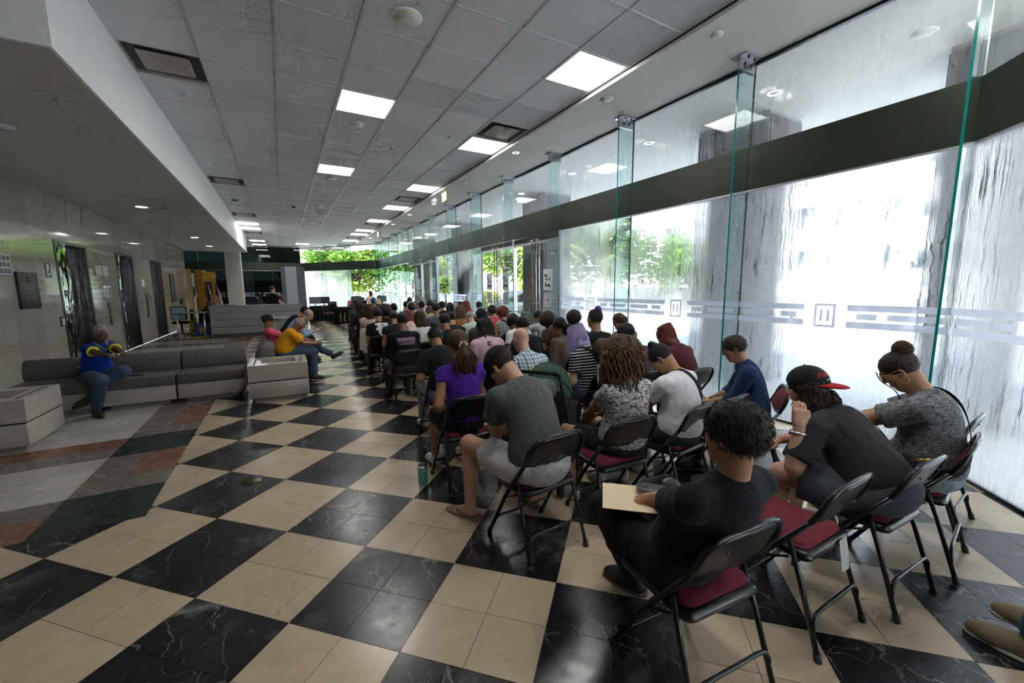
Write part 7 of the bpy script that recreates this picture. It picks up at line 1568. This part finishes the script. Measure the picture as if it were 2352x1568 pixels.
person('person in black with black hair leaning forward behind the pale blue shirt', J, loc, rz, 'tan', 1.05, (C_('tee_black_q', (.012, .012, .014)), 'short'), (F_BLACK, 'long'), SH_B, ('short', HB), 0)
def stand_at(px, Y, rz, label, skin, g, shirt, pants, hair, **o):
    d = pray(*px); tz = CAMZ+d[2]*Y/d[1]; J = standing(**o); s = (tz/J['head'][2]); J = standing(**{**o, 'hz': .93*s, 's': s}); w = rotz(math.degrees(rz)) @ J['head']; loc = (d[0]*Y/d[1]-w[0], Y-w[1]); return person(label, J, loc, rz, skin, g, shirt, pants, SH_B, hair, 0)
stand_at((851, 673), 22.3, 0, 'standing woman in a beige blouse and jeans at the far table', 'light', 1., (C_('blouse_beige', (.62, .47, .38)), 'short'), (F_JEANS, 'long'), ('mid', HD, {'L': .16}))
stand_at((626, 664), 18.0, R_(-40), 'burly standing man in a black polo behind the reception desk', 'light', 1.5, (C_('polo_black', (.014, .013, .013)), 'short'), (F_BLACK, 'long'), ('buzz', HBR), handR=(.26, .34, 1.02))
stand_at((591, 678), 19.6, R_(60), 'woman in a dark jacket with a black ponytail beside the burly man', 'tan', 1., (C_('jacket_charcoal', (.02, .021, .024)), 'long'), (F_BLACK, 'long'), ('pony', HB, {'L': .14}))
stand_at((648, 676), 21.75, R_(90), 'person in red half hidden by the grey pylon', 'light', 1., (C_('tee_red', (.4, .02, .03)), 'short'), (F_JEANS, 'long'), ('short', HD), handL=(-.1, .3, 1.0))
J, loc = solve_row((483, 699), 17.55, R_(-90)); person('receptionist with long brown hair in a dark brown top', J, loc, R_(-90), 'light', .95, (C_('top_dark_brown', (.03, .014, .012)), 'long'), (F_BLACK, 'long'), SH_B, ('long', HBR, {'L': .36}), 0)
t = thing('office_chair', 'black office chair under the receptionist', 'chair', (loc[0], loc[1], 0), R_(-90)); MB().rbox((-.24, -.22, .38), (.24, .24, .45), .06).build('seat', F_BLACK, t); MB().rbox((-.2, -.32, .6), (.2, -.26, .95), .03).build('backrest', F_BLACK, t); MB().tube([(0, 0, .05), (0, 0, .4)], .03).build('column', MATS['black_metal'], t); MB().tube([(0, -.2, .42), (0, -.3, .62)], .02).build('back_bar', MATS['black_metal'], t)
for k in range(5): a = R_(72*k); MB().tube([(0, 0, .08), (.26*math.cos(a), .26*math.sin(a), .03)], .02, 6).build('leg', MATS['black_metal'], t)
def seat_plain(px, Y, rz, label, short, skin, shirt, hair, **o):
    J, loc = solve_row(px, Y, rz, **o); person(label, J, loc, rz, skin, 1., shirt, (F_BLACK, 'long'), SH_B, hair, 0); chair(loc[0]-.06*math.sin(rz), loc[1]+.06*math.cos(rz), rz, CHAIRLBL+short)
seat_plain((809, 686), 24.5, math.pi, 'person in a pink top facing the room at the far tables', 'the person in pink at the far table', 'tan', (C_('top_pink', (.7, .22, .32)), 'short'), ('short', HG))
seat_plain((874, 682), 24.55, math.pi, 'person in black with a hand to the face at the far table', 'the person with hand to face', 'light', (C_('top_black_r', (.012, .012, .012)), 'short'), ('short', HB), handL=(-.05, .2, 1.12))
seat_plain((833, 687), 24.6, math.pi, 'dark-haired clerk behind the dark screen at the far table', 'the clerk behind the dark screen', 'tan', (C_('top_navy_r', (.014, .018, .03)), 'short'), ('short', HB))
chair(1.9, 21.7, R_(-60), 'black folding chair with maroon seat, empty between the far draped tables')
# person just outside the frame whose tan sneakers show
rz = 0; loc = (2.79, -.30); J = seated(lean=4, hunch=12, kneeL=(-.12, .46, .50), kneeR=(.12, .47, .51), ankL=(-.085, .55, .092), ankR=(.10, .50, .13), toeL=(0, 1, 0), toeR=(-.15, 1, .12))
person('person wearing tan running shoes stretched toward the empty chair row', J, loc, rz, 'tan', 1., (LGREY, 'short'), (F_JEANS, 'long'), (MATS['shoe_tan'], MATS['sole_white'], MATS['leather_brown']), ('short', HB), 2, eyes=HB)
chair(loc[0], loc[1]+.06, 0, CHAIRLBL+'the person in tan running shoes')
# stroller with a baby
t = thing('stroller', 'black baby stroller with a dark green canopy in front of the curly-haired woman', 'stroller', (1.90, 2.78, 0), R_(-50)); GREEN = C_('canopy_green', (.035, .075, .055)); SB = C_('stroller_black', (.010, .010, .011))
S = Solid(); S.ell((0, .05, .68), (.22, .30, .30), I3, .02); S.ell((0, .07, .66), (.205, .285, .285), I3, .002, True); S.cut((0, .0, .70), (0, .55, -.83)); v, f = S.mesh(.012, (), lump(.004, 42)); cn = link('canopy', np_mesh('canopy', v, f, GREEN), t)
for a in (20, 55, 90): MB().tube([(.222*math.cos(b), .05+.302*math.sin(b)*-math.cos(R_(a)), .68+.302*math.sin(b)*math.sin(R_(a))) for b in [math.pi*k/12 for k in range(13)]], .005, 5).build('rib', SB, cn)
S = Solid(); S.box((0, .0, .42), (.19, .24, .02), rotx(-14), .03, .03).box((0, -.22, .58), (.18, .025, .20), rotx(-24), .02, .03).box((-.19, .02, .50), (.012, .22, .09), I3, .015, .02).box((.19, .02, .50), (.012, .22, .09), I3, .015, .02); v, f = S.mesh(.014); link('seat', np_mesh('seat', v, f, SB), t)
for s in (-1, 1):
    MB().tube([(s*.22, -.42, .98), (s*.22, -.20, .62), (s*.22, .30, .10)], .012, 7).build('frame_tube', MATS['black_metal'], t); MB().tube([(s*.22, -.05, .42), (s*.22, -.32, .10)], .012, 7).build('frame_tube', MATS['black_metal'], t)
    for y in (.30, -.32): MB().lathe([(.03, -.018), (.095, -.018), (.095, .018), (.03, .018)], 16, M=Matrix.Translation((s*.22, y, .095)) @ Matrix.Rotation(R_(90), 4, 'Y')).build('wheel', MATS['tyre'], t)
MB().tube([(-.22, -.42, .98), (-.2, -.46, 1.0), (.2, -.46, 1.0), (.22, -.42, .98)], .014, 8).build('handle', SB, t); MB().box((-.17, -.30, .18), (.17, .20, .30)).build('basket', SB, t); MB().tube([(-.2, .27, .56), (0, .31, .58), (.2, .27, .56)], .014, 8).build('bumper_bar', SB, t)
J = seated(s=.44, hz=.52, lean=-16, hunch=10, head=(-4, 0, 0), sw=.2, handL=(-.16, .16, .86), handR=(.06, .14, .62), poleL=(-1, 0, -.4), kneeL=(-.07, .18, .54), ankL=(-.07, .26, .44), kneeR=(.07, .18, .54), ankR=(.07, .26, .44))
bl = (1.90, 2.78); person('baby lying in the stroller with one arm raised', J, bl, R_(-50), 'light', 1.25, (C_('romper_teal', (.25, .42, .38)), 'short'), (C_('romper_teal', (.25, .42, .38)), 'long'), None, ('buzz', HBR), 1)
w = rotz(-50) @ J['wrL']+V(*bl, 0); ty = thing('toy', 'yellow plastic toy in the baby\'s raised hand', 'toy', tuple(w+V(0, 0, .04))); MB().tube([(.03*math.cos(a), 0, .03*math.sin(a)) for a in [2*math.pi*k/12 for k in range(12)]], .009, 7, closed=True).build('ring', plain('toy_yellow', (.8, .55, .01), .4), ty); MB().sphere((.03, 0, .02), .016, 10).build('bead', MATS['tail_red'], ty)
print('tris', NT[0])

# look-alikes of the building: say which one by counting from the far end wall
ORD = ['first', 'second', 'third', 'fourth', 'fifth', 'sixth', 'seventh', 'eighth', 'ninth', 'tenth']
_gr = {}
for o in list(COL.objects):
    if o.parent is None and o.get('group') and o.get('category') in ('ceiling light', 'vent', 'speaker', 'sprinkler', 'downlight'): _gr.setdefault((o['group'], o['label']), []).append(o)
for (gname, lb), L in _gr.items():
    for k, o in enumerate(sorted(L, key=lambda o: -o.location.y)): o['label'] = lb+', %s from the far end' % ORD[k] if len(L) > 1 else lb
